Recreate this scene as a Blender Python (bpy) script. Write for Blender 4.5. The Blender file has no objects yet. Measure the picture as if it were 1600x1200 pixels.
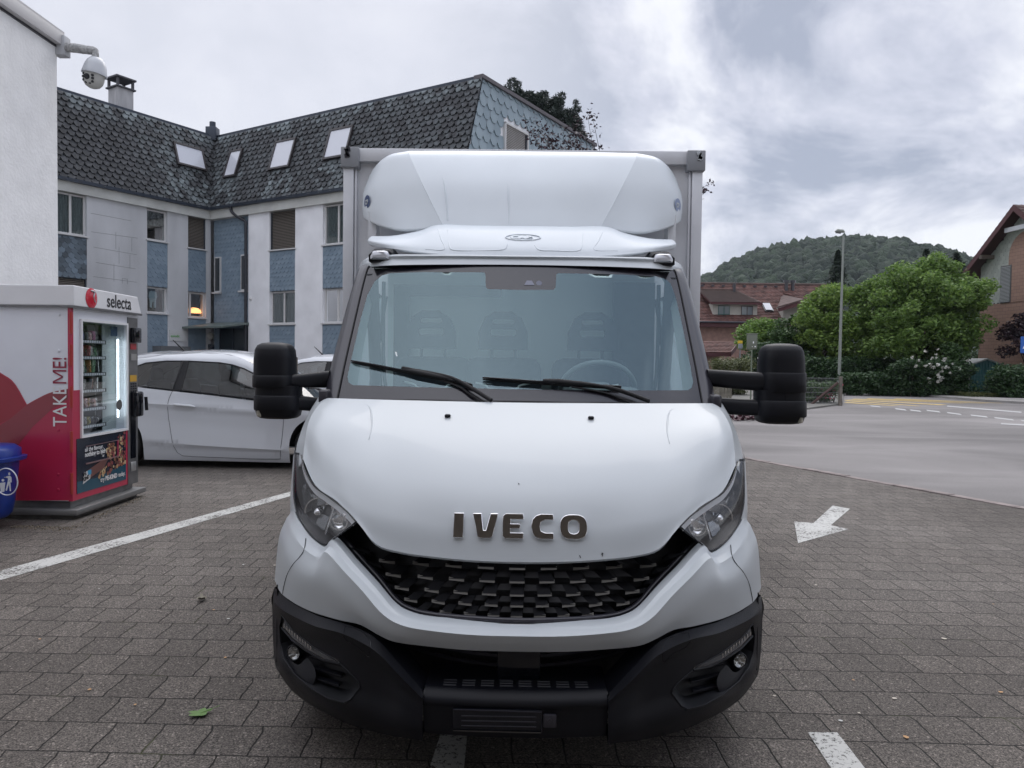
import bpy, bmesh, math, random
import numpy as np
from mathutils import Vector, Matrix
from mathutils.geometry import delaunay_2d_cdt
random.seed(7); rng = np.random.default_rng(7)
R = math.radians
C = bpy.context.scene.collection
# ---------------- camera ----------------
H, F = 1.55, 1150.0
PITCH, ROLL, YAW = R(1.79), R(.75), R(.6)
_f = Vector((-math.sin(YAW)*math.cos(PITCH), math.cos(YAW)*math.cos(PITCH), -math.sin(PITCH)))
_r0 = Vector((math.cos(YAW), math.sin(YAW), 0)); _u0 = _r0.cross(_f)
_r = _r0*math.cos(ROLL)+_u0*math.sin(ROLL); _u = -_r0*math.sin(ROLL)+_u0*math.cos(ROLL)
cd = bpy.data.cameras.new('camera'); cam = bpy.data.objects.new('camera', cd); C.objects.link(cam)
cam.matrix_world = Matrix(((_r.x,_u.x,-_f.x,0),(_r.y,_u.y,-_f.y,0),(_r.z,_u.z,-_f.z,H),(0,0,0,1)))
cd.sensor_width = 36; cd.lens = F/1600*36; cd.clip_end = 5000; cd.clip_start = .05
bpy.context.scene.camera = cam
sc = bpy.context.scene
# ---------------- light ----------------
SUN_EL, SUN_AZ = R(52), R(14)      # azimuth clockwise from +Y
sc.view_settings.view_transform = 'Standard'; sc.view_settings.look = 'None'
sc.view_settings.exposure = 0.88; sc.view_settings.gamma = 1
sd = bpy.data.lights.new('sun', 'SUN'); sd.energy = .75; sd.angle = R(52); sd.color = (1, .955, .89)
so = bpy.data.objects.new('sun', sd); C.objects.link(so)
sv = Vector((math.sin(SUN_AZ)*math.cos(SUN_EL), math.cos(SUN_AZ)*math.cos(SUN_EL), math.sin(SUN_EL)))
so.rotation_euler = sv.to_track_quat('Z', 'Y').to_euler(); so.location = (0, 0, 30)
w = bpy.data.worlds.new('World'); sc.world = w; w.use_nodes = True
nt = w.node_tree; nt.nodes.clear()
def N(nt, t, **k):
    n = nt.nodes.new(t)
    for a, b in k.items(): setattr(n, a, b)
    return n
def build_world():
    L = nt.links.new
    out = N(nt, 'ShaderNodeOutputWorld'); bg = N(nt, 'ShaderNodeBackground'); L(bg.outputs[0], out.inputs[0])
    sky = N(nt, 'ShaderNodeTexSky', sky_type='NISHITA', sun_disc=False, sun_elevation=SUN_EL, sun_rotation=SUN_AZ)
    sk = N(nt, 'ShaderNodeVectorMath', operation='SCALE'); sk.inputs['Scale'].default_value = .10; L(sky.outputs[0], sk.inputs[0])
    tc = N(nt, 'ShaderNodeTexCoord'); sp = N(nt, 'ShaderNodeSeparateXYZ'); L(tc.outputs['Generated'], sp.inputs[0])
    mz = N(nt, 'ShaderNodeMath', operation='MAXIMUM'); L(sp.outputs[2], mz.inputs[0]); mz.inputs[1].default_value = 0
    ad = N(nt, 'ShaderNodeMath', operation='ADD'); L(mz.outputs[0], ad.inputs[0]); ad.inputs[1].default_value = .55
    dx = N(nt, 'ShaderNodeMath', operation='DIVIDE'); dy = N(nt, 'ShaderNodeMath', operation='DIVIDE')
    L(sp.outputs[0], dx.inputs[0]); L(ad.outputs[0], dx.inputs[1]); L(sp.outputs[1], dy.inputs[0]); L(ad.outputs[0], dy.inputs[1])
    cb = N(nt, 'ShaderNodeCombineXYZ'); L(dx.outputs[0], cb.inputs[0]); L(dy.outputs[0], cb.inputs[1])
    cb.inputs[2].default_value = 5.2
    n1 = N(nt, 'ShaderNodeTexNoise'); n1.inputs['Scale'].default_value = 3.1; n1.inputs['Detail'].default_value = 9
    n1.inputs['Roughness'].default_value = .6; n1.inputs['Distortion'].default_value = .35
    L(cb.outputs[0], n1.inputs['Vector'])
    # the heavy bank of cloud stands to the right (+X) of the view: more contrast there
    rx = N(nt, 'ShaderNodeMapRange'); L(dx.outputs[0], rx.inputs[0])
    rx.inputs[1].default_value = -.12; rx.inputs[2].default_value = .22; rx.inputs[3].default_value = .16; rx.inputs[4].default_value = 1
    hz = N(nt, 'ShaderNodeMapRange'); L(sp.outputs[2], hz.inputs[0]); hz.inputs[1].default_value = .10; hz.inputs[2].default_value = .24; hz.inputs[3].default_value = .10; hz.inputs[4].default_value = -.015
    ah = N(nt, 'ShaderNodeMath', operation='ADD'); L(n1.outputs[0], ah.inputs[0]); L(hz.outputs[0], ah.inputs[1])
    r1 = N(nt, 'ShaderNodeValToRGB'); L(ah.outputs[0], r1.inputs[0])
    e = r1.color_ramp.elements; e[0].position = .40; e[0].color = (.215,.235,.29,1); e[1].position = .60; e[1].color = (.525,.53,.555,1)
    x = r1.color_ramp.elements.new(.5); x.color = (.36,.37,.425,1)
    base = N(nt, 'ShaderNodeRGB'); base.outputs[0].default_value = (.445,.45,.488,1)
    mx = N(nt, 'ShaderNodeMix', data_type='RGBA'); L(rx.outputs[0], mx.inputs['Factor']); L(base.outputs[0], mx.inputs['A']); L(r1.outputs[0], mx.inputs['B'])
    # zenith of an overcast sky is brighter
    zr = N(nt, 'ShaderNodeMapRange'); L(sp.outputs[2], zr.inputs[0]); zr.inputs[1].default_value = .42; zr.inputs[2].default_value = 1
    zr.inputs[3].default_value = 1.0; zr.inputs[4].default_value = 2.5
    sc2 = N(nt, 'ShaderNodeVectorMath', operation='SCALE'); L(mx.outputs['Result'], sc2.inputs[0]); L(zr.outputs[0], sc2.inputs['Scale'])
    m2 = N(nt, 'ShaderNodeMix', data_type='RGBA'); m2.inputs['Factor'].default_value = .93
    L(sk.outputs[0], m2.inputs['A']); L(sc2.outputs[0], m2.inputs['B'])
    L(m2.outputs['Result'], bg.inputs[0]); bg.inputs[1].default_value = 1.0
build_world()
# ---------------- projection helpers ----------------
def ray(px, py): return _f+_r*((px-800)/F)-_u*((py-600)/F)
O = Vector((0, 0, H))
def P(px, py, Y): d = ray(px, py); return O+d*(Y/d.y)
def PX(px, py, X): d = ray(px, py); return O+d*(X/d.x)
def G0(px, py, z=0): d = ray(px, py); return O+d*((z-H)/d.z)
def T(u, py, Y):
    v = (py-600)/F
    d = Vector((u/F, math.cos(PITCH)-v*math.sin(PITCH), -math.sin(PITCH)-v*math.cos(PITCH)))
    return O+d*(Y/d.y)
def cam2w(x, y): return Vector((x*math.cos(YAW)-y*math.sin(YAW), x*math.sin(YAW)+y*math.cos(YAW), 0))
# ---------------- object helpers ----------------
def thing(name, label, cat, loc=(0,0,0), group=None):
    o = bpy.data.objects.new(name, None); C.objects.link(o); o.location = loc; o.empty_display_size = .2
    o['label'] = label; o['category'] = cat
    if group: o['group'] = group
    return o
def tag(o, label, cat, group=None):
    o['label'] = label; o['category'] = cat
    if group: o['group'] = group
    return o
def base_loc(o):
    v = Vector((0,0,0))
    while o is not None: v += Vector(o.location); o = o.parent
    return v
class MB:
    def __init__(s): s.v = []; s.f = []; s.mi = []
    def add(s, vs, fs, mi=0):
        b = len(s.v); s.v += [tuple(v) for v in vs]; s.f += [tuple(i+b for i in f) for f in fs]; s.mi += [mi]*len(fs); return s
    def poly(s, pts, mi=0): return s.add(pts, [tuple(range(len(pts)))], mi)
    def box(s, c, d, M=None, mi=0):
        x, y, z = d[0]/2, d[1]/2, d[2]/2
        vs = [Vector((sx*x, sy*y, sz*z)) for sx in (-1,1) for sy in (-1,1) for sz in (-1,1)]
        c = Vector(c)
        vs = [(M @ v if M else v)+c for v in vs]
        return s.add(vs, [(0,1,3,2),(4,6,7,5),(0,4,5,1),(2,3,7,6),(0,2,6,4),(1,5,7,3)], mi)
    def bb(s, a, b, mi=0):
        a, b = Vector(a), Vector(b); return s.box((a+b)/2, [abs(q) for q in (b-a)], None, mi)
    def rbox(s, c, d, r=.01, M=None, seg=2, mi=0):
        bm = bmesh.new(); bmesh.ops.create_cube(bm, size=1)
        for v in bm.verts: v.co = Vector((v.co.x*d[0], v.co.y*d[1], v.co.z*d[2]))
        bmesh.ops.bevel(bm, geom=bm.edges[:], offset=min(r, min(d)*.49), segments=seg, profile=.5, affect='EDGES')
        bm.verts.index_update()
        c = Vector(c)
        s.add([(M @ v.co if M else v.co)+c for v in bm.verts], [[v.index for v in f.verts] for f in bm.faces], mi); bm.free(); return s
    def tube(s, pts, r, n=8, cap=True, mi=0):
        pts = [Vector(p) for p in pts]; rs = r if isinstance(r, (list, tuple)) else [r]*len(pts)
        rings = []; up = None
        for i, p in enumerate(pts):
            t = (pts[min(i+1, len(pts)-1)]-pts[max(i-1, 0)]).normalized()
            if up is None: up = Vector((0,0,1)) if abs(t.z) < .9 else Vector((1,0,0))
            a = t.cross(up).normalized(); b = a.cross(t); up = b
            rings.append([p+(a*math.cos(k*2*math.pi/n)+b*math.sin(k*2*math.pi/n))*rs[i] for k in range(n)])
        vs = [q for ring in rings for q in ring]; fs = []
        for i in range(len(pts)-1):
            for k in range(n):
                k2 = (k+1) % n; fs.append((i*n+k, i*n+k2, (i+1)*n+k2, (i+1)*n+k))
        if cap: fs += [tuple(range(n))[::-1], tuple((len(pts)-1)*n+k for k in range(n))]
        return s.add(vs, fs, mi)
    def cyl(s, a, b, r, n=16, r2=None, mi=0): return s.tube([a, b], [r, r if r2 is None else r2], n, True, mi)
    def grid(s, g, close=False, mi=0):
        nr, nc = len(g), len(g[0]); vs = [q for row in g for q in row]; fs = []
        for i in range(nr-1):
            for j in range(nc if close else nc-1):
                j2 = (j+1) % nc; fs.append((i*nc+j, i*nc+j2, (i+1)*nc+j2, (i+1)*nc+j))
        return s.add(vs, fs, mi)
    def sections(s, secs, cap=True, mi=0):
        s.grid(secs, True, mi)
        if cap:
            n = len(secs[0]); s.add(secs[0], [tuple(range(n))[::-1]], mi); s.add(secs[-1], [tuple(range(n))], mi)
        return s
    def prism(s, pts, d, mi=0):
        n = len(pts); a = [Vector(p) for p in pts]; b = [p+Vector(d) for p in a]
        return s.add(a+b, [tuple(range(n))[::-1], tuple(range(n, 2*n))]+[(i, (i+1) % n, n+(i+1) % n, n+i) for i in range(n)], mi)
    def lathe(s, prof, c, n=24, M=None, mi=0):   # prof (r, h)
        secs = []
        for r, h in prof:
            secs.append([Vector(c)+(M @ Vector((r*math.cos(k*2*math.pi/n), r*math.sin(k*2*math.pi/n), h)) if M else Vector((r*math.cos(k*2*math.pi/n), r*math.sin(k*2*math.pi/n), h))) for k in range(n)])
        return s.sections(secs, True, mi)
    def build(s, name, m, parent=None, smooth=None, bevel=0, weld=True, solid=0):
        L = base_loc(parent) if parent else Vector((0,0,0))
        me = bpy.data.meshes.new(name); me.from_pydata([(v[0]-L.x, v[1]-L.y, v[2]-L.z) for v in s.v], [], s.f)
        ms = m if isinstance(m, (list, tuple)) else [m]
        for q in ms: me.materials.append(q)
        if len(ms) > 1: me.polygons.foreach_set('material_index', s.mi)
        bm = bmesh.new(); bm.from_mesh(me)
        if weld: bmesh.ops.remove_doubles(bm, verts=bm.verts, dist=1e-5)
        bmesh.ops.recalc_face_normals(bm, faces=bm.faces)
        bm.to_mesh(me); bm.free()
        if smooth is not None:
            me.shade_smooth()
            if smooth < 179: me.set_sharp_from_angle(angle=R(smooth))
        o = bpy.data.objects.new(name, me); C.objects.link(o)
        if parent: o.parent = parent
        if solid:
            md = o.modifiers.new('solid', 'SOLIDIFY'); md.thickness = solid; md.offset = -1
        if bevel:
            b = o.modifiers.new('bevel', 'BEVEL'); b.width = bevel; b.segments = 2; b.limit_method = 'ANGLE'; b.angle_limit = R(40)
        return o
def cr(p, t):
    n = len(p)-1; x = min(max(t*n, 0), n-1e-9); i = int(x); a = x-i
    p0 = p[i-1] if i > 0 else p[0]*2-p[1]; p3 = p[i+2] if i+2 <= n else p[n]*2-p[n-1]
    p1, p2 = p[i], p[i+1]
    return .5*((2*p1)+(p2-p0)*a+(2*p0-5*p1+4*p2-p3)*a*a+(3*p1-p0-3*p2+p3)*a**3)
def spline(pts, n): pts = [Vector(p) for p in pts]; return [cr(pts, i/n) for i in range(n+1)]
def patch(rows, nu, nv):
    A = [[cr(r, j/nv) for j in range(nv+1)] for r in rows]
    return [[cr([A[k][j] for k in range(len(rows))], i/nu) for j in range(nv+1)] for i in range(nu+1)]
def sym(row): return [Vector((-p.x, p.y, p.z)) for p in row[::-1] if abs(p.x) > 1e-6]+row
def mirx(g): return [[Vector((-p[0], p[1], p[2])) for p in row] for row in g]
def inpoly(x, y, poly):
    c = False; n = len(poly); j = n-1
    for i in range(n):
        xi, yi = poly[i][0], poly[i][1]; xj, yj = poly[j][0], poly[j][1]
        if (yi > y) != (yj > y) and x < (xj-xi)*(y-yi)/(yj-yi)+xi: c = not c
        j = i
    return c
def densify(poly, h):
    out = []
    for i in range(len(poly)):
        a, b = Vector(poly[i][:2]), Vector(poly[(i+1) % len(poly)][:2]); n = max(1, int((b-a).length/h))
        out += [a+(b-a)*k/n for k in range(n)]
    return out
def region(outer, holes, h, fn, mb=None, mi=0, lines=()):
    mb = mb or MB(); loops = [densify(outer, h)]+[densify(q, h) for q in holes]
    vs = []; es = []
    for lp in loops:
        b = len(vs); vs += lp; es += [(b+i, b+(i+1) % len(lp)) for i in range(len(lp))]
    for ln in lines:
        b = len(vs); vs += [Vector(p) for p in ln]; es += [(b+i, b+i+1) for i in range(len(ln)-1)]
    xs = [p[0] for p in outer]; ys = [p[1] for p in outer]
    x = min(xs)+h*.5
    while x < max(xs):
        y = min(ys)+h*.5
        while y < max(ys):
            if inpoly(x, y, outer) and not any(inpoly(x, y, q) for q in holes): vs.append(Vector((x, y)))
            y += h
        x += h
    ov, oe, of, _, _, _ = delaunay_2d_cdt(vs, es, [], 0, 1e-4)
    fs = []
    for f in of:
        cx = sum(ov[i][0] for i in f)/len(f); cy = sum(ov[i][1] for i in f)/len(f)
        if inpoly(cx, cy, outer) and not any(inpoly(cx, cy, q) for q in holes): fs.append(tuple(f))
    mb.add([fn(v[0], v[1]) for v in ov], fs, mi); return mb
def rrect(x0, y0, x1, y1, r, n=5):
    out = []
    for cx, cy, a in ((x1-r, y1-r, 0), (x0+r, y1-r, 90), (x0+r, y0+r, 180), (x1-r, y0+r, 270)):
        for k in range(n+1): t = R(a+90*k/n); out.append((cx+r*math.cos(t), cy+r*math.sin(t)))
    return out
def text_mb(body, size, M, ext=.001, mb=None, bev=0, squash=1.0, align='LEFT', mi=0, bold=0):
    cu = bpy.data.curves.new('t', 'FONT'); cu.body = body; cu.size = size; cu.extrude = ext; cu.bevel_depth = bev; cu.align_x = align; cu.offset = bold
    ob = bpy.data.objects.new('t', cu); C.objects.link(ob); bpy.context.view_layer.update()
    me = bpy.data.meshes.new_from_object(ob.evaluated_get(bpy.context.evaluated_depsgraph_get()))
    mb = mb or MB(); mb.add([M @ Vector((v.co.x*squash, v.co.y, v.co.z)) for v in me.vertices], [tuple(p.vertices) for p in me.polygons], mi)
    bpy.data.objects.remove(ob); bpy.data.curves.remove(cu); bpy.data.meshes.remove(me); return mb
def frame(o, x, y):   # matrix with local x, y axes and z = x cross y
    x = Vector(x).normalized(); y = Vector(y); y = (y-x*y.dot(x)).normalized(); z = x.cross(y)
    return Matrix(((x.x,y.x,z.x,o[0]),(x.y,y.y,z.y,o[1]),(x.z,y.z,z.z,o[2]),(0,0,0,1)))
def copy_tree(o, parent=None):
    kids = list(o.children); c = o.copy(); C.objects.link(c); c.parent = parent
    for ch in kids: copy_tree(ch, c)
    return c
# ---------------- materials ----------------
def mat(name, col, rough=.5, metal=0, coat=0, var=0, vscale=3, bump=0, bscale=60, spec=.5, detail=6, coords='Object', emit=None, em=0, streak=None):
    m = bpy.data.materials.new(name); m.use_nodes = True; t = m.node_tree; L = t.links.new; b = t.nodes['Principled BSDF']
    b.inputs['Base Color'].default_value = (*col, 1); b.inputs['Roughness'].default_value = rough; b.inputs['Metallic'].default_value = metal
    b.inputs['Coat Weight'].default_value = coat; b.inputs['Coat Roughness'].default_value = .04; b.inputs['Specular IOR Level'].default_value = spec
    tc = N(t, 'ShaderNodeTexCoord'); src = tc.outputs[coords]
    if streak:
        mp = N(t, 'ShaderNodeMapping'); mp.inputs['Scale'].default_value = streak; L(src, mp.inputs[0]); src2 = mp.outputs[0]
    else: src2 = src
    if var:
        n = N(t, 'ShaderNodeTexNoise'); n.inputs['Scale'].default_value = vscale; n.inputs['Detail'].default_value = detail; L(src2, n.inputs['Vector'])
        mr = N(t, 'ShaderNodeMapRange'); L(n.outputs[0], mr.inputs[0]); mr.inputs[1].default_value = .3; mr.inputs[2].default_value = .7
        mr.inputs[3].default_value = 1-var; mr.inputs[4].default_value = 1+var
        v = N(t, 'ShaderNodeVectorMath', operation='SCALE'); v.inputs[0].default_value = col; L(mr.outputs[0], v.inputs['Scale']); L(v.outputs[0], b.inputs['Base Color'])
    if bump:
        n = N(t, 'ShaderNodeTexNoise'); n.inputs['Scale'].default_value = bscale; n.inputs['Detail'].default_value = 4; L(src, n.inputs['Vector'])
        bp = N(t, 'ShaderNodeBump'); bp.inputs['Strength'].default_value = bump; bp.inputs['Distance'].default_value = .01; L(n.outputs[0], bp.inputs['Height']); L(bp.outputs[0], b.inputs['Normal'])
    if emit: b.inputs['Emission Color'].default_value = (*emit, 1); b.inputs['Emission Strength'].default_value = em
    return m
def glass(name, tint, fac=.15, rough=.0, rcol=(1,1,1), edge=.75):
    m = bpy.data.materials.new(name); m.use_nodes = True; t = m.node_tree; L = t.links.new; t.nodes.clear()
    o = N(t, 'ShaderNodeOutputMaterial'); mx = N(t, 'ShaderNodeMixShader'); tr = N(t, 'ShaderNodeBsdfTransparent'); gl = N(t, 'ShaderNodeBsdfGlossy')
    tr.inputs[0].default_value = (*tint, 1); gl.inputs['Roughness'].default_value = rough; gl.inputs['Color'].default_value = (*rcol, 1)
    L(tr.outputs[0], mx.inputs[1]); L(gl.outputs[0], mx.inputs[2]); L(mx.outputs[0], o.inputs[0])
    lw = N(t, 'ShaderNodeLayerWeight'); lw.inputs['Blend'].default_value = .35
    mr = N(t, 'ShaderNodeMapRange'); L(lw.outputs['Fresnel'], mr.inputs[0]); mr.inputs[3].default_value = fac*.6; mr.inputs[4].default_value = min(1, fac*.6+edge); L(mr.outputs[0], mx.inputs[0])
    return m
def leafmat(name, c1, c2, trans=.25, rough=.5):
    m = bpy.data.materials.new(name); m.use_nodes = True; t = m.node_tree; L = t.links.new; b = t.nodes['Principled BSDF']
    g = N(t, 'ShaderNodeNewGeometry'); r = N(t, 'ShaderNodeValToRGB'); L(g.outputs['Random Per Island'], r.inputs[0])
    r.color_ramp.elements[0].color = (*c1, 1); r.color_ramp.elements[1].color = (*c2, 1)
    L(r.outputs[0], b.inputs['Base Color']); b.inputs['Roughness'].default_value = rough
    tl = N(t, 'ShaderNodeBsdfTranslucent'); L(r.outputs[0], tl.inputs[0]); mx = N(t, 'ShaderNodeMixShader'); mx.inputs[0].default_value = trans
    L(b.outputs[0], mx.inputs[1]); L(tl.outputs[0], mx.inputs[2]); L(mx.outputs[0], t.nodes['Material Output'].inputs[0]); return m
def mm(name, *a, **k): return bpy.data.materials.get(name) or mat(name, *a, **k)
M = {}
M['white'] = mat('white_paint', (.52,.555,.58), .42, coat=.25, var=.015, vscale=2)
M['grp'] = mat('white_gelcoat', (.70,.75,.79), .42, coat=.12, var=.05, vscale=1.8)
M['blackplastic'] = mat('black_plastic', (.0055,.006,.0095), .45, spec=.3, var=.25, vscale=4, bump=.12, bscale=900)
M['gloss'] = mat('gloss_black', (.004,.005,.009), .12)
M['matblack'] = mat('flat_black', (.004,.004,.006), .7)
M['pillar'] = mat('pillar_black', (.028,.027,.036), .3, coat=.2)
M['chrome'] = mat('chrome', (.75,.75,.76), .06, 1)
M['darkchrome'] = mat('dark_chrome', (.30,.30,.31), .16, 1)
M['alu'] = mat('aluminium_profile', (.66,.67,.70), .42, .15, var=.06, vscale=6)
M['panel'] = mat('box_panel', (.74,.75,.78), .4, coat=.2, var=.04, vscale=3)
M['rubber'] = mat('rubber', (.012,.012,.013), .75, bump=.3, bscale=200)
M['rim'] = mat('steel_rim', (.35,.36,.37), .3, .9)
M['screen'] = glass('windscreen_glass', (.90,.99,.99), .18, rcol=(.62,.82,.88))
M['frit'] = mat('windscreen_frit', (.011,.010,.015), .22, coat=.25)
M['intlight'] = mat('interior_light_trim', (.62,.70,.69), .8)
M['intdark'] = mat('interior_dark_trim', (.08,.09,.10), .8, var=.15, vscale=8)
M['intdash'] = mat('dashboard_plastic', (.20,.235,.24), .6)
M['seat'] = mat('seat_cloth', (.035,.042,.052), .9, var=.2, vscale=30)
M['lens'] = glass('lamp_lens', (.95,.96,.97), .10, edge=.3)
M['fogglass'] = glass('fog_lens', (.96,.97,.98), .05, edge=.15)
M['reflector'] = mat('lamp_reflector', (.82,.82,.82), .16, .9)
M['lampdark'] = mat('lamp_housing', (.035,.036,.04), .3, .3)
M['lampgrey'] = mat('lamp_bezel', (.16,.165,.18), .3, .6)
# =============== THE TRUCK ===============
def densify_open(p, h):
    out = []
    for a, b in zip(p, p[1:]):
        A, B = Vector(a), Vector(b); n = max(1, int((B-A).length/h)); out += [A+(B-A)*i/n for i in range(n)]
    return out+[Vector(p[-1])]
def build_truck():
    tr = thing('box_truck', 'white box truck with black bumper and grille, facing the camera', 'truck', (0, 4.5, 0))
    def row(*p): return [T(*q) for q in p]
    # ---- bonnet ----
    B = row((0,878,2.62),(70,876.5,2.622),(130,872,2.64),(185,865,2.665),(222,853,2.69),(250,821,2.735),(283,788,2.82),(318,763,2.93),(338,722,3.08))
    M1 = row((0,825,2.66),(70,824,2.665),(135,820,2.685),(195,811,2.715),(240,797,2.76),(270,776,2.82),(297,757,2.90),(321,735,3.0),(336,700,3.14))
    M2 = row((0,762,2.755),(65,761,2.76),(128,757,2.78),(190,750,2.82),(238,738,2.87),(272,723,2.94),(298,706,3.02),(319,686,3.11),(331,668,3.23))
    M3 = row((0,695,2.95),(58,694,2.955),(115,692,2.97),(172,688,3.0),(215,683,3.04),(252,675,3.09),(284,664,3.16),(307,653,3.25),(320,644,3.37))
    TP = row((0,629,3.27),(50,629,3.27),(100,628.5,3.275),(150,628,3.29),(192,627.5,3.315),(230,627,3.35),(264,626.5,3.40),(288,626,3.46),(304,626,3.54))
    BL = [p+Vector((0,.012,-.006)) for p in B]
    for i in range(9): BL[i] = B[i]+Vector((-.004*(i > 4), .022, -.010+.004*(i > 4)))
    g = patch([sym(r) for r in (B, M1, M2, M3, TP)], 40, 64)
    lip = patch([sym(r) for r in (BL, B)], 2, 64)
    roll = [(a*.5+b*.5)+Vector((0, -.003, -.004)) for a, b in zip(lip[0], g[0])]
    mb = MB().grid([lip[0], roll]+g)
    mb.grid([g[-1], [p+Vector((0, .02, -.02)) for p in g[-1]]])
    bon = mb.build('bonnet', M['white'], tr, 50)
    dense = [p for r in patch([sym(r) for r in (B, M1, M2, M3, TP)], 60, 160) for p in r]
    dar = np.array([[p.x, p.y, p.z] for p in dense])
    def onbon(u, py, off=.002):
        d = T(u, py, 3)-O; d.normalize(); da = np.array(d); rel = dar-np.array(O); t = rel @ da; e = np.linalg.norm(rel-np.outer(t, da), axis=1)
        i = int(np.argmin(e)); return O+d*(t[i]-off)
    def bnorm(u, py):
        a = onbon(u-8, py); b = onbon(u+8, py); c = onbon(u, py-8); d = onbon(u, py+8)
        return (b-a).normalized(), (c-d).normalized()
    # washer jets
    for u in (-112, 112):
        p = onbon(u, 651, .004); MB().rbox(p, (.026, .022, .014), .006).build('washer_nozzle', M['blackplastic'], bon, 60)
    # bonnet pressings near the top corners
    for s in (-1, 1):
        mb = MB(); pl = [(268,634),(240,636),(233,643),(231,656),(231,672),(235,690)]
        pts = [onbon(s*u, y, .0005) for u, y in pl]; mb.tube(spline(pts, 16), [.0008+.0026*math.sin(math.pi*i/16) for i in range(17)], 8); mb.build('bonnet_crease', M['white'], bon, 90)
    mb = MB()
    for (a, b) in (((97,866),(99,870)), ((134,862),(131,864)), ((132,861),(133,867))):
        mb.tube([onbon(*a, .001), onbon(*b, .001)], .0012, 6)
    mb.tube([onbon(0, 755, .001), onbon(1, 756, .001)], .0018, 6)
    mb.build('paint_chips', M['matblack'], bon)
    # ---- badge: five chrome letters ----
    def ring(pts_o, pts_i=None): return pts_o, pts_i
    Lw = {'I': ([(0,0),(.30,0),(.30,1),(0,1)], None),
          'V': ([(.22,0),(.62,0),(.70,.06),(.90,1),(.60,1),(.44,.32),(.36,.32),(.27,1),(-.06,1),(.14,.06)], None),
          'E': ([(.10,0),(.78,0),(.78,.24),(.30,.24),(.30,.40),(.66,.40),(.66,.60),(.30,.60),(.30,.77),(.78,.77),(.78,1),(.10,1),(0,.90),(0,.10)], None),
          'C': ([(.30,0),(.80,0),(.80,.25),(.50,.25),(.36,.32),(.31,.5),(.36,.68),(.50,.76),(.80,.76),(.80,1),(.34,1),(.16,.93),(.04,.78),(0,.5),(.04,.24),(.14,.07)], None),
          'O': ([(.5+.5*math.copysign(abs(math.cos(a))**.72, math.cos(a)), .5+.5*math.copysign(abs(math.sin(a))**.72, math.sin(a))) for a in [k*math.pi/14 for k in range(28)]],
                [(.5+.2*math.copysign(abs(math.cos(a))**.8, math.cos(a)), .5+.27*math.copysign(abs(math.sin(a))**.8, math.sin(a))) for a in [k*math.pi/10 for k in range(20)]])}
    Hh = T(0, 803, 2.67).z-T(0, 843, 2.65).z; Hh = .098
    for ch, u0, wd in (('I',-101,16),('V',-71,40),('E',-24,33),('C',21,35),('O',66,43)):
        uc = u0+wd/2; o = onbon(uc, 842, .004); xa, ya = bnorm(uc, 822)
        pxw = T(uc+.5, 822, 2.66).x-T(uc-.5, 822, 2.66).x
        width = wd*pxw; out, hole = Lw[ch]
        xmin = min(p[0] for p in out); xmax = max(p[0] for p in out)
        fx = lambda x: ((x-xmin)/(xmax-xmin)-.5)*width
        ya = (onbon(uc, 803, .013)-o); hh = ya.length; xa = (xa*.35+Vector((.65,0,0))).normalized(); Mx = frame(o, xa, ya)
        bm = bmesh.new(); m2 = MB()
        out2 = [(fx(x), y*hh) for x, y in out]; holes = [[(fx(x), y*hh) for x, y in hole]] if hole else []
        region(out2, holes, .5, lambda x, y: Vector((x, y, 0)), m2)
        vs = [bm.verts.new(v) for v in m2.v]
        for f in m2.f:
            try: bm.faces.new([vs[i] for i in f])
            except ValueError: pass
        bmesh.ops.dissolve_limit(bm, angle_limit=.01, verts=bm.verts, edges=bm.edges)
        bmesh.ops.recalc_face_normals(bm, faces=bm.faces)
        if bm.faces and sum(f.normal.z for f in bm.faces) < 0: bmesh.ops.reverse_faces(bm, faces=bm.faces)
        ex = bmesh.ops.extrude_face_region(bm, geom=bm.faces[:]); nv = [e for e in ex['geom'] if isinstance(e, bmesh.types.BMVert)]
        for v in nv: v.co.z += .009
        for v in bm.verts: v.co = Mx @ v.co
        bmesh.ops.recalc_face_normals(bm, faces=bm.faces); bm.verts.index_update()
        m3 = MB().add([v.co.copy() for v in bm.verts], [[v.index for v in f.verts] for f in bm.faces]); bm.free()
        lo = m3.build('badge_letter', M['chrome'], bon, 35, bevel=.0022); lo.modifiers['bevel'].segments = 3
    # ---- white fascia ----
    I = row((0,980,2.53),(70,978,2.53),(137,974,2.545),(172,966,2.56),(195,952,2.575),(222,921,2.62),(255,886,2.68),(289,849,2.76),(303,859,2.80),(325,842,2.87),(343,819,2.94),(352,800,3.02))
    K = row((0,984,2.513),(71,983,2.513),(138,979,2.528),(174,971,2.543),(199,957,2.560),(227,926,2.605),(261,893,2.665),(292,859,2.745),(306,867,2.785),(330,850,2.855),(349,828,2.93),(357,808,3.04))
    Mi = row((0,994,2.474),(72,993,2.474),(141,987,2.489),(182,979,2.507),(212,961,2.527),(243,926,2.573),(274,894,2.632),(300,867,2.708),(312,876,2.752),(336,861,2.828),(354,836,2.92),(362,814,3.05))
    M2_ = row((0,1007,2.495),(74,1006,2.495),(141,1001,2.511),(187,995,2.527),(217,982,2.552),(248,958,2.588),(280,932,2.634),(308,910,2.690),(326,908,2.738),(347,897,2.808),(365,874,2.90),(374,846,3.04))
    Oc = row((0,1018,2.52),(75,1017,2.52),(140,1012,2.535),(190,1006,2.555),(217,995,2.58),(245,980,2.615),(277,973.5,2.66),(312,964,2.73),(335,955,2.79),(355,944,2.85),(371,931,2.94),(380,912,3.05))
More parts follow.
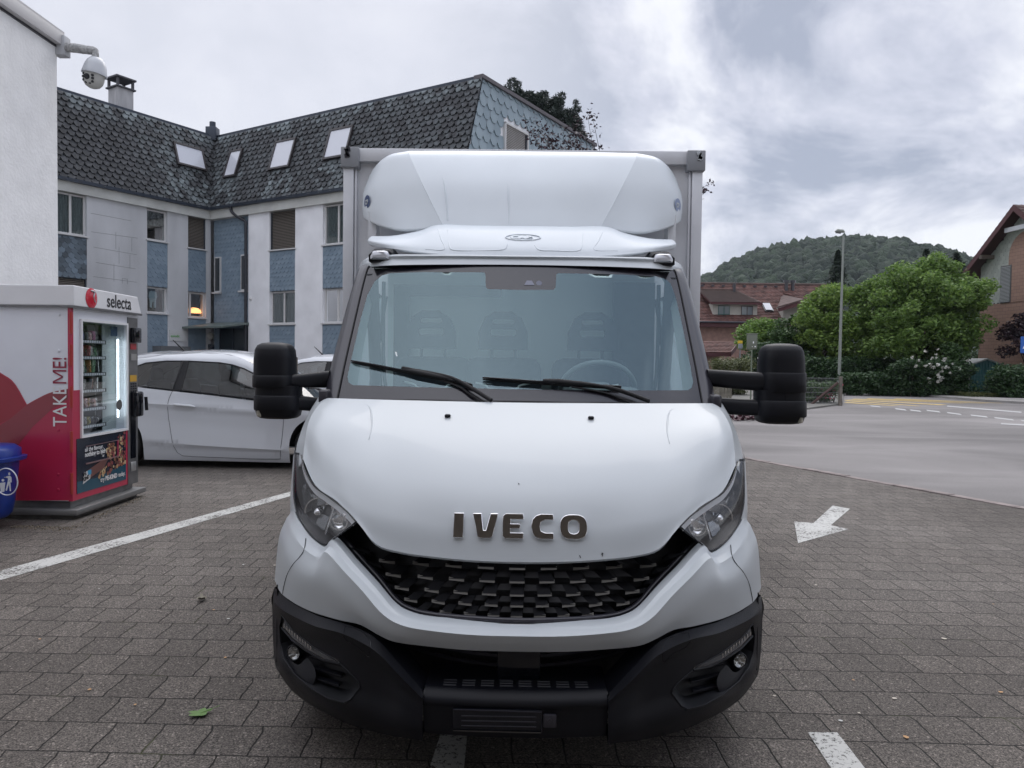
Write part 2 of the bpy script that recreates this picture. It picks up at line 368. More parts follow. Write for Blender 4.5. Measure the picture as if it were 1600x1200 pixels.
    gi = patch([sym(r) for r in (I, K)], 3, 80); g1 = patch([sym(r) for r in (K, Mi)], 4, 80); g1b = patch([sym(r) for r in (Mi, M2_, Oc)], 14, 80)
    fas = MB().grid(gi[:-1]+g1).grid(g1b).grid([g1b[-1], [p+Vector((0, .10, .0)) for p in g1b[-1]]]).grid([gi[0], [p+Vector((0, .06, .0)) for p in gi[0]]]).build('front_fascia', M['white'], tr, 28)
    gd = [p for r in patch([sym(r) for r in (Mi, M2_, Oc)], 40, 200) for p in r]
    gar = np.array([[p.x, p.y, p.z] for p in gd])
    def oncloud(ar, u, py, off=.002, smooth=6):
        d = T(u, py, 3)-O; d.normalize(); da = np.array(d); rel = ar-np.array(O); t = rel @ da; e = np.linalg.norm(rel-np.outer(t, da), axis=1)
        i = np.argsort(e)[:smooth]; wt = 1/(e[i]+1e-4); return O+d*(float((t[i]*wt).sum()/wt.sum())-off)
    for s in (-1, 1):
        seam = spline([oncloud(gar, s*u, y, .0003) for u, y in ((332,846),(334,862),(340,874),(352,888),(361,905),(366,925),(367,934))], 24)
        MB().tube(seam, .0016, 6).build('panel_seam', M['gloss'], fas)
    # fender behind the lamps, side of the bonnet
    for s in (-1, 1):
        c8 = [B[8], M1[8], M2[8], M3[8], TP[8]]
        outer = [T(352,760,3.2), T(350,716,3.35), T(343,690,3.46), T(331,660,3.58), T(316,634,3.68)]
        low = [Vector((.985, 3.2, .70)), Vector((.99, 3.4, .86)), Vector((.99, 3.5, .92)), Vector((.99, 3.62, .95)), Vector((.985, 3.8, .95))]
        base = [T(380,912,3.05)]+[Vector((.985, 3.12, .60))]
        gg = patch([c8, outer, low], 10, 16)
        if s < 0: gg = mirx(gg)
        f = MB().grid(gg)
        side = patch([[T(357,808,3.04), T(374,846,3.04), T(380,912,3.05)], [Vector((.955,3.10,.93)), Vector((.982,3.09,.80)), Vector((.985,3.10,.62))]], 3, 8)
        br_ = patch([[T(346,804,2.985), T(352,770,3.04), T(350,712,3.18)], [T(357,808,3.04), T(357,776,3.12), T(353,716,3.26)], [Vector((.955,3.11,.93)), T(352,740,3.4), T(350,700,3.42)]], 4, 8)
        if s < 0: side = mirx(side); br_ = mirx(br_)
        f.grid(side).grid(br_); f.build('front_wing', M['white'], tr, 60)
    # ---- grille ----
    gp = [(0,872),(60,871),(120,866),(178,858),(216,846),(247,815),(258,812),(292,846),(258,890),(225,926),(196,958),(172,971),(137,978),(60,983),(0,984)]
    poly = [(x, y) for x, y in gp]+[(-x, y) for x, y in gp[::-1] if x > 0]
    def gdep(u, y):
        t = min(max((y-850)/130, -.3), 1); a = abs(u)
        return 2.665-.085*t+.30*(a/300)**2.2+.0*a
    grp = MB(); region(poly, [], 12, lambda u, y: T(u, y, gdep(u, y)+.05), grp)
    gr = grp.build('grille', M['matblack'], tr, 60)
    # frame along the lower edge and up to the lamps
    fr = [(289,846),(255,884),(222,918),(196,949),(173,963.5),(137,971.5),(70,976),(0,977.5)]
    fpts = [(-x, y) for x, y in fr]+[(x, y) for x, y in fr[::-1][1:]]
    yin = {i: p for i, p in enumerate(I)}
    def fdep(u, y): return gdep(u, y)-.022
    spn = spline([T(u, y-1, fdep(u, y)) for u, y in fpts], 80)
    MB().tube(spn, .0048, 8).build('grille_frame', M['darkchrome'], gr, 80)
    sp2 = spline([T(u*.972, y-8-abs(u)*.012, fdep(u, y)+.012) for u, y in fpts], 80)
    MB().tube(sp2, .011, 8).build('grille_surround', M['pillar'], gr, 80)
    # scales: five rows of wedges with chrome lips
    chips = MB(); lips = MB(); back = MB()
    rows = [(887,48.7,.95),(908,46.3,1.0),(928.5,43,1.08),(945.5,39.6,1.1),(962,35.8,1.05)]
    for r, (y0, s, q) in enumerate(rows):
        for k in range(-4, 5):
            u = k*s*(1+.012*abs(k)); y = y0-.30*k*k*(1.15 if r < 3 else .85)-.5*abs(k)
            hw = s*.255; dx = k*s*.10; hgt = (20 if r < 3 else 17)
            Yf = gdep(u, y)-.012; Yb = Yf+.028
            tb = [T(u-hw, y, Yf), T(u+hw, y, Yf), T(u+hw*.86-dx*1.0, y-hgt*.75, Yb), T(u-hw*.86-dx*1.0, y-hgt*.75, Yb)]
            sl = math.copysign(1.2, k)*(abs(k) > 2)
            chips.prism(tb, (0, .02, -.004))
            tl = .0 if k == 0 else (1.3 if k > 0 else -1.3)*min(abs(k), 3)/2.2
            lips.prism([T(u-hw, y+3.4+tl, Yf-.002), T(u+hw, y+3.4-tl, Yf-.002), T(u+hw, y-1.2-tl, Yf+.003), T(u-hw, y-1.2+tl, Yf+.003)], (0, .006, 0))
            # link facet between columns, half a step across and set back
            if k < 4:
                u2 = u+s*.5*(1+.02*abs(k)); y2 = y-hgt*.28
                back.prism([T(u2-hw*.95, y2, Yf+.020), T(u2+hw*.95, y2, Yf+.020), T(u2+hw*.8-dx, y2-hgt*.5, Yf+.034), T(u2-hw*.8-dx, y2-hgt*.5, Yf+.034)], (0, .01, -.003))
    for s_ in (-1, 1):   # pointed fins at the outer ends
        for (u, y, ln) in ((236,868,28),(218,889,26),(205,907,24),(190,923,22),(176,939,17)):
            Yf = gdep(u, y)-.002
            chips.prism([T(s_*(u-8), y+3, Yf), T(s_*(u+2), y+1.5, Yf), T(s_*(u+ln), y-8.5, Yf+.03), T(s_*(u-2), y-5, Yf+.01)][::s_], (0, .02, 0))
    mgr = mat('grille_scale_plastic', (.005,.0052,.007), .6, spec=.12)
    chips.build('grille_scales', mgr, gr, None); lips.build('grille_lips', mat('lip_chrome', (.17,.165,.155), .4, .7), gr, None)
    back.build('grille_links', M['matblack'], gr, None)
    # ---- headlights ----
    for s in (-1, 1):
        U = row((253,819,2.735),(268,803,2.775),(284,790,2.82),(302,777,2.875),(320,764,2.94),(334,742,3.01),(341,716,3.12))
        Lo = row((300,856,2.80),(311,851,2.83),(325,840,2.87),(338,823,2.93),(347,803,2.985),(352,770,3.04),(350,712,3.18))
        gl = patch([U, [(a+b)*.5+Vector((.004,-.022,0)) for a, b in zip(U, Lo)], Lo], 12, 24)
        if s < 0: gl = mirx(gl)
        hl = MB().grid(gl).build('headlight', M['lens'], tr, 60)
        off = Vector((-.02*s, .09, 0))
        nr, nc = len(gl), len(gl[0]); cen = sum((p for r_ in gl for p in r_), Vector())/(nr*nc)
        hb = [[cen+(p-cen)*.985+off*min(1, min(i, nr-1-i)/3*1.0) if 0 < i < nr-1 else p+Vector((0,.003,0)) for p in r_] for i, r_ in enumerate(gl)]
        MB().grid(hb).build('lamp_housing', M['lampdark'], hl, 60)
        lin = cen
        def hp(u, y, Y): q = T(u, y, Y); return Vector((s*q.x, q.y, q.z))
        def bowl(u, y, Y, r, m, nm, dirv=(0,-1,-.05)):
            c = hp(u, y, Y); d = Vector((dirv[0]*s, dirv[1], dirv[2])).normalized(); Mq = d.to_track_quat('Z', 'Y').to_matrix()
            prof = [(r*.12, -.5*r), (r*.45, -.48*r), (r*.75, -.33*r), (r*.93, -.12*r), (r, .0), (r*1.08, 0), (r*1.08, -.03)]
            MB().lathe(prof, c, 28, Mq).build(nm, m, hl, 50)
            return c, Mq
        bowl(312, 806, 2.975, .058, M['reflector'], 'reflector', (.15,-1,-.05)); bowl(281, 818, 2.85, .036, M['reflector'], 'reflector', (.1,-1,-.05))
        c = hp(312, 806, 2.955); MB().lathe([(.0,.02),(.012,.018),(.02,.008),(.022,0)], c, 20, Vector((.15*s,-1,0)).to_track_quat('Z','Y').to_matrix()).build('bulb', M['chrome'], hl, 60)
        # chrome strip at the top, divider and light guide
        up = [cr([Vector((s*p.x, p.y, p.z)) for p in U], i/24) for i in range(25)]
        strip = [[q+Vector((-.002*s, .010, -.004)) for q in up[1:]], [q+Vector((.004*s, .012, -.030)) for q in up[1:]]]
        MB().grid(strip).build('light_guide', mm('light_guide_silver', (.75,.76,.78), .3, .2), hl, 60)
        dv = [hp(288,798,2.86), hp(294,818,2.845), hp(301,838,2.845)]
        MB().tube(spline(dv, 8), [.0035]*9, 6).build('lamp_divider', M['chrome'], hl, 60)
        fins = MB()
        for k in range(5):
            u_, y_ = 270+k*9.5, 812-k*8.2; a = hp(u_, y_, 2.80+k*.035); fins.rbox(a, (.016, .012, .030), .003, Matrix.Rotation(.5*s*(-1)**k, 3, 'Z'))
        fins.build('daylight_prisms', M['reflector'], hl, 60)
        fc = MB()
        for (a, b_, c, d) in (((300,790,2.93),(322,776,3.0),(330,800,3.02),(310,812,2.97)), ((296,812,2.90),(309,806,2.95),(318,826,2.93),(303,834,2.88)), ((322,780,3.0),(336,760,3.06),(341,790,3.05),(331,806,3.02))): fc.add([hp(*q) for q in (a, b_, c, d)], [(0,1,2),(0,2,3)])
        fc.build('reflector_facets', mm('facet_grey', (.30,.31,.32), .12, .9), hl)
        MB().grid([[hp(u_, y_, Y_) for u_, y_, Y_ in ((302,848,2.845),(318,838,2.89),(334,818,2.95),(344,795,3.01))], [hp(u_, y_, Y_) for u_, y_, Y_ in ((300,838,2.87),(315,828,2.92),(330,808,2.99),(338,788,3.05))]]).build('lamp_bezel', M['lampgrey'], hl, 60)
        rim = spline([Vector((s*p.x, p.y, p.z)) for p in [U[0]]+Lo[:1]], 4)+spline([Vector((s*p.x, p.y, p.z)) for p in Lo], 24)[1:]
        MB().tube(rim, .0035, 6).build('lamp_seal', M['gloss'], hl, 80)
        u2 = spline([Vector((s*p.x, p.y, p.z)) for p in U], 24); MB().tube(u2, .003, 6).build('lamp_seal', M['gloss'], hl, 80)
    # ---- bumper ----
    t0 = row((380,924,3.07),(371,934,2.955),(352,948,2.86),(312,967,2.73),(265,980,2.64),(225,997,2.585),(185,1037,2.535),(145,1082,2.50))
    t1 = row((382.5,940,3.06),(373,950,2.94),(354,963,2.845),(314,981,2.70),(268,993,2.605),(219,1018,2.55),(180,1056,2.505),(145,1093,2.478))
    t2 = row((383,958,3.05),(372,972,2.945),(352,985,2.85),(314,1003,2.715),(268,1017,2.62),(214,1045,2.555),(178,1070,2.51),(145,1101,2.484))
    t3 = row((382,995,3.04),(369,1012,2.94),(350,1026,2.85),(316,1046,2.725),(268,1066,2.63),(208,1086,2.56),(176,1100,2.51),(145,1122,2.488))
    t4 = row((379,1035,3.04),(368,1058,2.945),(348,1080,2.855),(312,1101,2.72),(265,1120,2.625),(205,1136,2.555),(174,1141,2.51),(145,1143,2.495))
    t5 = row((376,1050,3.06),(358,1077,2.965),(335,1098,2.88),(300,1118,2.76),(255,1138,2.66),(200,1152,2.59),(172,1156,2.54),(145,1160,2.52))
    t1 = [p+Vector((.002,-.014,0)) for p in t1]; t1[-1].y += .012
    allr = (t0, t1, t2, t3, t4, t5)
    R_u = [[], [], [], [], [], []]
    for i_, r_ in enumerate(allr):
        for q in spline(r_, 160):
            rel = q-O; c_ = rel.y*math.cos(PITCH)-rel.z*math.sin(PITCH); v_ = -(rel.y*math.sin(PITCH)+rel.z*math.cos(PITCH))
            R_u[i_].append((rel.x/c_*F, 600+v_/c_*F, q.y))
    R_a = [np.array(sorted(q)) for q in R_u]
    def cornf(u, py):
        ys = [float(np.interp(u, a[:, 0], a[:, 1])) for a in R_a]; ds = [float(np.interp(u, a[:, 0], a[:, 2])) for a in R_a]
        if u > 376:
            for i_ in range(1, 6): ys[i_] = max(ys[i_], ys[i_-1]+3)
        if py <= ys[1]: t = (py-ys[0])/max(ys[1]-ys[0], 1); return T(u, py, ds[0]+(ds[1]-ds[0])*min(max(t, -.1), 1))
        k_ = 1
        while k_ < 4 and py > ys[k_+1]: k_ += 1
        h_ = [max(ys[i_+1]-ys[i_], 1) for i_ in range(5)]; sl_ = [(ds[i_+1]-ds[i_])/h_[i_] for i_ in range(5)]
        m0 = sl_[1] if k_ == 1 else (sl_[k_-1]+sl_[k_])/2; m1 = sl_[4] if k_ == 4 else (sl_[k_]+sl_[k_+1])/2
        t = min((py-ys[k_])/h_[k_], 1.05); hh_ = h_[k_]
        return T(u, py, (2*t**3-3*t*t+1)*ds[k_]+(t**3-2*t*t+t)*hh_*m0+(-2*t**3+3*t*t)*ds[k_+1]+(t**3-t*t)*hh_*m1)
    cg = patch([list(r) for r in allr[:2]], 16, 300)+patch([list(r) for r in allr[1:]], 70, 220); car = np.array([[p.x, p.y, p.z] for r in cg for p in r])
    # corner outline in (u, y)
    out = [(145,1082),(165,1059),(185,1037),(205,1014),(225,997),(245,987),(265,980),(312,967),(352,948),(371,932),(380,924),(382.5,940),(383,958),(382,995),(379,1035),(376,1050),(358,1077),(335,1098),(300,1118),(255,1138),(200,1152),(172,1156),(145,1160)]
    pocket = [(368,968),(371,985),(369,1012),(363,1035),(348,1058),(322,1080),(294,1096),(268,1103),(258,1098),(243,1078),(246,1070),(262,1054),(282,1036),(318,1016),(350,991)]
    bp = None
    pieces = []
    for s in (-1, 1):
        f = lambda u, y, s=s: (lambda p: Vector((s*p.x, p.y, p.z)))(cornf(u, y))
        mb = MB(); cre = [(u_, float(np.interp(u_, R_a[1][:, 0], R_a[1][:, 1]))) for u_ in np.linspace(145.5, 384, 70)]; region(out, [pocket], 6, f, mb, 0, [cre])
        # upper return to the fascia, lower return
        top = [f(u, y) for u, y in densify(out, 7)[:0]]
        tt = patch([list(t0), [p+Vector((0, .09, -.07)) for p in t0]], 1, 40); bt = patch([list(t5), [p+Vector((0, .10, .02)) for p in t5]], 1, 40)
        rs = patch([[q+Vector((0, .0, 0)) for q in (t0[0], t1[0], t2[0], t3[0], t4[0], t5[0])], [Vector((1.0, 3.25, q.z)) for q in (t0[0], t1[0], t2[0], t3[0], t4[0], t5[0])]], 1, 12)
        for gq in (tt, bt, rs): mb.grid(mirx(gq) if s < 0 else gq)
        o = mb.build('bumper_corner', M['blackplastic'], tr, 30); pieces.append(o)
        # ridge highlight edge: slight bead along t1
        rim = [f(u, y) for u, y in densify(pocket, 9)]; rim.append(rim[0])
        MB().tube(rim, .0035, 6, False).build('pocket_edge', M['blackplastic'], o, 80)
        # pocket wall and floor
        pk = densify(pocket, 9); fr_ = [f(u, y) for u, y in pk]; cu, cy = 308, 1045
        bk = [f(cu+(u-cu)*.88, cy+(y-cy)*.88)+Vector((-s*.004, .07, 0)) for u, y in pk]
        MB().grid([fr_, bk], True).add(bk, [tuple(range(len(bk)))]).build('pocket_shell', mm('pocket_black', (.010,.011,.014), .5), o, 30)
        # slats in the pocket
        sl = MB()
        for (ua, ya, ub, yb) in ((272,1050,328,1036),(276,1066,326,1054),(280,1081,318,1072)):
            a = f(ua, ya)+Vector((0,.03,0)); b = f(ub, yb)+Vector((0,.035,0)); sl.prism([a, b, b+Vector((0,.004,-.012)), a+Vector((0,.004,-.012))], (0, .03, .0))
        sl.build('pocket_slat', M['blackplastic'], o, None, bevel=.002)
        # daytime strip
        st = [(277,1034),(300,1027),(325,1012),(348,994),(366,975)]; sb = [(276,1041),(302,1036),(328,1022),(351,1005),(367,987)]
        mb2 = MB().grid([[f(u, y)+Vector((0,-.002,0)) for u, y in st], [f(u, y)+Vector((0,-.004,0)) for u, y in sb]])
        d_ = mb2.build('marker_strip', M['lens'], o, 60)
        MB().grid([[f(u, y)+Vector((0,.012,0)) for u, y in st], [f(u, y)+Vector((0,.012,0)) for u, y in sb]]).build('strip_reflector', mm('strip_grey', (.30,.31,.34), .25, .6), d_, 60)
        teeth = MB()
        for k in range(11):
            q = k/10; u_ = 322+q*42; y_ = 1018-q*34; a = f(u_, y_)+Vector((0,.004,0)); teeth.rbox(a, (.004, .012, .016), .001)
        teeth.build('strip_prisms', M['reflector'], d_, None)
        MB().tube([f(u, y)+Vector((0,-.003,0)) for u, y in sb], .0045, 6).build('strip_trim', M['blackplastic'], o, 60)
        # fog lamp with its cone
        c = f(350, 1028)+Vector((0, .012, 0)); ax = Vector((.25*s, -1, .02)).normalized(); Mq = ax.to_track_quat('Z', 'Y').to_matrix()
        fl = MB().lathe([(.0,.007),(.013,.006),(.023,.003),(.027,0),(.027,-.02)], c, 24, Mq).build('fog_lamp', M['fogglass'], o, 60)
        MB().lathe([(.0,-.002),(.006,-.003),(.008,-.010),(.014,-.008),(.021,-.002),(.0255,.001),(.0255,-.02)], c, 24, Mq).build('fog_reflector', mm('fog_silver', (.45,.45,.44), .12, .85), fl, 50)
        MB().grid([[c+Mq @ Vector((r_*math.cos(k_*math.pi/12), r_*math.sin(k_*math.pi/12), h_)) for k_ in range(24)] for r_, h_ in ((.027,.001),(.029,.003),(.032,.0),(.033,-.03))], True).build('fog_ring', M['blackplastic'], fl, 50)
        cone = [[(330,1036),(318,1052),(316,1068),(320,1080)], [(343,1045),(338,1058),(335,1070),(330,1078)], [(364,1030),(360,1046),(350,1060),(336,1074)]]
        cg2 = patch([[f(*q)+Vector((0, .02, 0)) for q in cone[0]], [f(*q)+Vector((0, .004, 0)) for q in cone[1]], [f(*q)+Vector((0, .012, 0)) for q in cone[2]]], 8, 10)
        MB().grid(cg2).build('fog_cowl', M['blackplastic'], o, 60)
        # round cover seam
        cv = [(228,1006),(238,993),(255,985),(268,983),(271,998),(264,1007),(246,1016),(232,1030),(229,1030),(228,1006)]
        MB().tube([f(u, y)+Vector((0,-.0006,0)) for u, y in densify_open(cv, 4)], .0011, 5).build('cover_seam', M['gloss'], o)
    sc_ = [oncloud(car, 231, 1109, .001), oncloud(car, 241, 1106, .001)]
    MB().tube(sc_, .0012, 6).build('scratch', mat('scratch_grey', (.4,.4,.42), .6), pieces[1])
    # centre of the bumper: shelf, ridge, face
    zs = .412; prof = [(2.70,zs+.004),(2.62,zs+.003),(2.53,zs+.002),(2.505,zs-.002),(2.482,zs-.022),(2.476,zs-.040),(2.484,zs-.060),(2.492,.30),(2.50,.262),(2.515,.245),(2.60,.25)]
    xs = [-.3155,-.26,-.13,0,.13,.26,.3155]
    g = [[Vector((x, y+.030*(abs(x)/.3155)**2.2*.55, z+.004*(abs(x)/.3155)**2)) for x in xs] for y, z in prof]
    cb = MB().grid(patch(g, 60, 18)).build('bumper_centre', M['blackplastic'], tr, 50)
    for s in (-1, 1): MB().tube(spline([Vector((s*.3165, y+.0165, z+.004)) for y, z in prof[2:10]], 30), .0013, 5).build('bumper_seam', M['gloss'], cb)
    slots = MB(); mslot = mat('slot_wear', (.06,.062,.07), .5)
    for k in range(-4, 5):
        if k == 0: continue
        for j in range(3): slots.rbox((k*.066-.033*math.copysign(1, k)+math.copysign(.0, k), 2.535+j*.020, zs+.0045), (.045, .007, .003), .001)
    slots.build('step_ribs', mslot, cb, 40)
    # intake recess with bars and radar block
    rc = MB(); bars = MB()
    rc.grid([[Vector((x, 2.78+.35*(x/.7)**2, z)) for x in np.linspace(-.72, .72, 13)] for z in (.18, .50, .66)])
    for z in (.43,.465,.50,.535,.57): bars.grid([[Vector((x, 2.66+.33*(x/.6)**2, z+dz)) for x in np.linspace(-.52, .52, 13)] for dz in (0, .010)])
    bars.build('intake_bar', M['pillar'], cb, None, solid=.012)
    rc.build('intake_shell', M['matblack'], cb, None)
    MB().rbox((.01, 2.62, .475), (.155, .06, .13), .008).build('radar_cover', M['gloss'], cb, 40)
    # lower diagonal returns that close the intake at the sides
    for s in (-1, 1):
        a = [oncloud(car, u, y, 0) for u, y in ((145,1084),(185,1038),(225,998),(265,981))]
        gq = [[Vector((s*p.x, p.y, p.z)) for p in a], [Vector((s*p.x*.97, p.y+.13, p.z+.0)) for p in a]]
        MB().grid(gq).build('intake_side', M['blackplastic'], cb, 60)
    # plate holder
    a = T(-98, 1108, 2.478); b = T(42, 1143, 2.478)
    ph = MB(); x0, x1, z0, z1 = a.x, b.x, b.z, a.z; Y0 = 2.476
    ph.rbox(((x0+x1)/2, Y0+.004, (z0+z1)/2), (x1-x0, .012, z1-z0), .004); pho = ph.build('plate_holder', M['gloss'], cb, 40)
    MB().tube([(x0+.003, Y0-.004, z1-.002), (x1-.003, Y0-.004, z1-.006), (x1-.001, Y0-.004, z0+.002)], .0016, 6).build('holder_edge', M['pillar'], pho)
    MB().tube([(x0+.003, Y0-.005, z0+.003), (x1-.003, Y0-.005, z0+.001)], .0022, 6).build('holder_edge', M['darkchrome'], pho)
    rb = MB()
    for j in range(3): rb.rbox(((x0+x1)/2+.005, Y0-.003, z0+.02+.017*j), (x1-x0-.05, .003, .003), .001)
    rb.build('holder_rib', M['pillar'], pho)
    MB().rbox((x1+.026, Y0+.004, (z0+z1)/2), (.046, .012, .048), .006).cyl((x1+.026, Y0-.006, (z0+z1)/2+.004), (x1+.026, Y0+.002, (z0+z1)/2+.004), .007).build('bolt_plate', M['pillar'], cb, 40)
    # ---- windscreen ----
    def wY(u, py):
        t = min(max((628-py)/215, -.1), 1.1); yc = 3.30+.72*t; hw = 283-46*t
        return yc+(.215-.04*t)*(abs(u)/hw)**2.6-.02*math.sin(math.pi*min(max(t, 0), 1))
    edge = [(285,626),(274,570),(261,510),(249,455),(241,424),(236,417.5),(200,415),(120,413),(0,412)]
    outer = [(-x, y) for x, y in edge[::-1]][1:] if False else None
    eo = edge+[(-x, y) for x, y in edge[::-1][1:]]+[(-225,627.5),(-140,628.5),(0,629.5),(140,628.5),(225,627.5)]
    clr = [(262,606),(268,602),(270.5,594),(262,550),(251,500),(241,460),(233,440),(224,432),(210,429),(160,427),(58,426),(55,428),(54,449),(51,452),(0,453),(-52,452),(-55,449),(-56,428),(-59,426),(-160,427),(-205,429),(-218,433),(-229,442),(-240,463),(-250,500),(-261,550),(-270,592),(-268,601),(-261,605),(-140,607),(0,608),(140,608)]
    fW = lambda u, y: T(u, y, wY(u, y))
    ws = MB(); region(eo, [clr], 9, fW, ws); fo = ws.build('windscreen', M['frit'], tr, 60)
    wc = MB(); region(clr, [], 14, fW, wc); wc.build('screen_glass', M['screen'], fo, 60)
    cam_ = MB()
    cam_.prism([T(u, y, wY(u, y)-.003) for u, y in ((5,445),(21,445),(17,438),(9,438))], (0, .002, 0)); cam_.lathe([(0,.001),(.016,.001),(.016,0)], T(28, 442, wY(28,442)-.003), 16, Vector((0,-1,.6)).to_track_quat('Z','Y').to_matrix())
    cam_.build('sensor_window', mat('sensor_grey', (.14,.15,.20), .2), fo)
    MB().add([T(u, y, wY(u, y)-.001) for u, y in ((-196,552),(-194,559),(-192,559),(-193,552))], [(0,1,2,3)]).build('screen_sticker', mat('sticker_pale', (.6,.65,.65), .6), fo)
    # pillars
    for s in (-1, 1):
        a = [(285.5,626),(274.5,570),(261.5,510),(249.5,455),(241.5,424),(237.5,418)]; b = [(305,627),(299,590),(287,540),(271,478),(257,430),(249,417)]
        r1 = [T(u, y, wY(u, y)-.004) for u, y in a]; r2 = [T(u-6, y, wY(a[i][0], y)+.02) for i, (u, y) in enumerate(b)]; r3 = [T(u, y, wY(a[i][0], y)+.10) for i, (u, y) in enumerate(b)]
        r4 = [q+Vector((.004, .25, 0)) for q in r3]
        gq = patch([r1, r2, r3, r4], 12, 14); gq = mirx(gq) if s < 0 else gq
        po = MB().grid(gq).build('pillar', M['pillar'], tr, 70)
        ln = spline([Vector((s*q.x, q.y-.001, q.z)) for q in r1], 20); MB().tube(ln, .0035, 6).build('pillar_seal', M['matblack'], po)
        cp = MB(); c0 = T(303, 622, 3.58); cp.rbox((s*c0.x, c0.y+.07, c0.z-.005), (.05, .26, .075), .015); cp.build('cowl_corner', M['pillar'], tr, 50)
    # cowl strip under the glass
    MB().tube(spline([T(u, 628, wY(u, 628)+.004) for u in (-285,-225,-140,0,140,225,285)], 30), .006, 8).build('cowl_strip', M['matblack'], fo, 80)
    # ---- roof ----
    ra = row((0,413.5,4.005),(120,414.5,4.02),(200,416.5,4.075),(232,419,4.15),(244,420,4.24),(247,421,4.40))
    rb_ = row((0,405,4.035),(120,405.5,4.05),(200,408,4.11),(236,410.5,4.19),(247,415,4.29),(252,422,4.42))
    rcx = row((0,399,4.09),(120,399,4.11),(190,399.5,4.16),(224,401,4.25),(243,409,4.36),(250,419,4.5))
    fl_ = [p+Vector((-.03*(p.x > .5), .14, -.012)) for p in ra]
    MB().grid(patch([sym(list(ra)), sym(fl_)], 1, 40)).build('roof_flange', M['pillar'], tr, 60)
    rd = [Vector((x, 4.74, z)) for x, z in ((0,2.19),(.35,2.19),(.62,2.185),(.80,2.16),(.90,2.09),(.945,1.98))]
    MB().grid(patch([sym(list(r)) for r in (ra, rb_, rcx, rd)], 20, 40)).build('cab_roof', M['white'], tr, 60)
    # roof antenna stub
    q = T(3, 399, 4.10); MB().tube([q, q+Vector((0,.01,.02))], [.012,.006], 10).build('roof_stub', M['gloss'], tr, 60)
    # marker lamps
    for s in (-1, 1):
        c = T(218.5, 401.5, 4.15); c.x *= s
        mk = MB(); secs = []
        for k, (yy, sx, sz, dz) in enumerate(((-.02,.070,.030,-.006),(0,.074,.036,0),(.05,.075,.042,.004),(.10,.070,.040,.006))):
            secs.append([c+Vector((px_*sx-s*.012*k*.4, yy, pz_*sz+dz)) for px_, pz_ in ((-1,-1),(-.9,-1.15),(.9,-1.15),(1,-1),(1,.2),(.62,1),(-.62,1),(-1,.2))])
        mk.sections(secs); mo = mk.build('marker_lamp', M['blackplastic'], tr, 50)
        secs = []
        for yy, k in ((-.048,.55),(-.036,.82),(-.018,.9)):
            secs.append([c+Vector((px_*.064*k+s*.004, yy, pz_*.029*k-.001)) for px_, pz_ in ((-1,-1),(.92,-1),(1,-.3),(.75,.8),(.4,1),(-.4,1),(-.75,.8),(-1,-.3))])
        MB().sections(secs).build('marker_lens', mm('marker_clear', (.55,.56,.60), .15, .3, coat=1), mo, 50)
    # ---- wipers ----
    def wp(px, py, off=.02):
        u = px-812; return T(u, py, wY(u, py)-off)
    for (bl, arm, piv) in ((((548,568),(700,589),(770,626)), [(628,577),(700,590),(736,607),(768,626)], (748,618)), (((754,593),(880,594),(968,604)), [(848,594),(920,599),(965,607),(1015,624)], (1000,622))):
        r_ = piv[0] > 900
        if not r_: b0, b1 = (548,569), (738,604); k0, k1 = (629,580), (706,594)
        else: b0, b1 = (754,593), (970,604); k0, k1 = (851,594), (930,600)
        lerp = lambda a, b, t: (a[0]+(b[0]-a[0])*t, a[1]+(b[1]-a[1])*t)
        bend = (lambda t: 3*math.sin(math.pi*t)) if not r_ else (lambda t: -2*math.sin(math.pi*t))
        pts = [wp(lerp(b0, b1, t/10)[0], lerp(b0, b1, t/10)[1]-bend(t/10)*.3, .012) for t in range(11)]
        bo = MB().tube(pts, [.004]+[.0075]*9+[.006], 8).build('wiper', M['matblack'], tr, 60)
        MB().tube([p+Vector((0, -.010, .008)) for p in pts], [.003]+[.005]*9+[.004], 6).build('wiper_spoiler', M['gloss'], bo, 60)
        kp = [wp(*lerp(k0, k1, t/4), .028) for t in range(5)]
        MB().tube(kp, [.009,.014,.013,.012,.008], 8).build('blade_joint', M['matblack'], bo, 50)
        ap = [wp(x, y, .035) for x, y in arm]
        MB().tube(spline(ap, 14), [.008]*8+[.010]*7, 8).build('wiper_arm', M['matblack'], bo, 60)
        hose = [wp(x, y, .012) for x, y in ([(672,590),(716,605),(735,618),(752,628)] if not r_ else [(893,603),(945,612),(970,621),(988,628)])]
        MB().tube(spline(hose, 12), .0055, 6).build('wiper_link', M['matblack'], bo, 60)
    # ---- interior ----
    it = MB(); it.grid([[Vector((x, 4.66, z)) for x in (-.84, -.3, .3, .84)] for z in (.8, 1.5, 2.12)])
    it.build('cab_rear_wall', M['intlight'], tr)
    for s in (-1, 1):
        ia = [(283,626),(272,570),(259,510),(247,455),(240,428)]; ib = [(258,630),(250,575),(240,515),(230,460),(222,432)]
        pa = [T(u, y, wY(u, y)+.05) for u, y in ia]; pb = [T(u, y, wY(ia[i][0], y)+.16) for i, (u, y) in enumerate(ib)]
        gq = patch([pa, pb], 2, 12); MB().grid(mirx(gq) if s < 0 else gq).build('side_daylight_strip', mm('side_daylight_pale', (.40,.48,.47), .7), tr, 60)  # pale strip painted as the daylight seen through the door windows
    MB().grid([[Vector((x, y, z)) for x in (-.83, 0, .83)] for y, z in ((4.10,2.055),(4.4,2.10),(4.65,2.11))]).build('headliner', M['intlight'], tr)
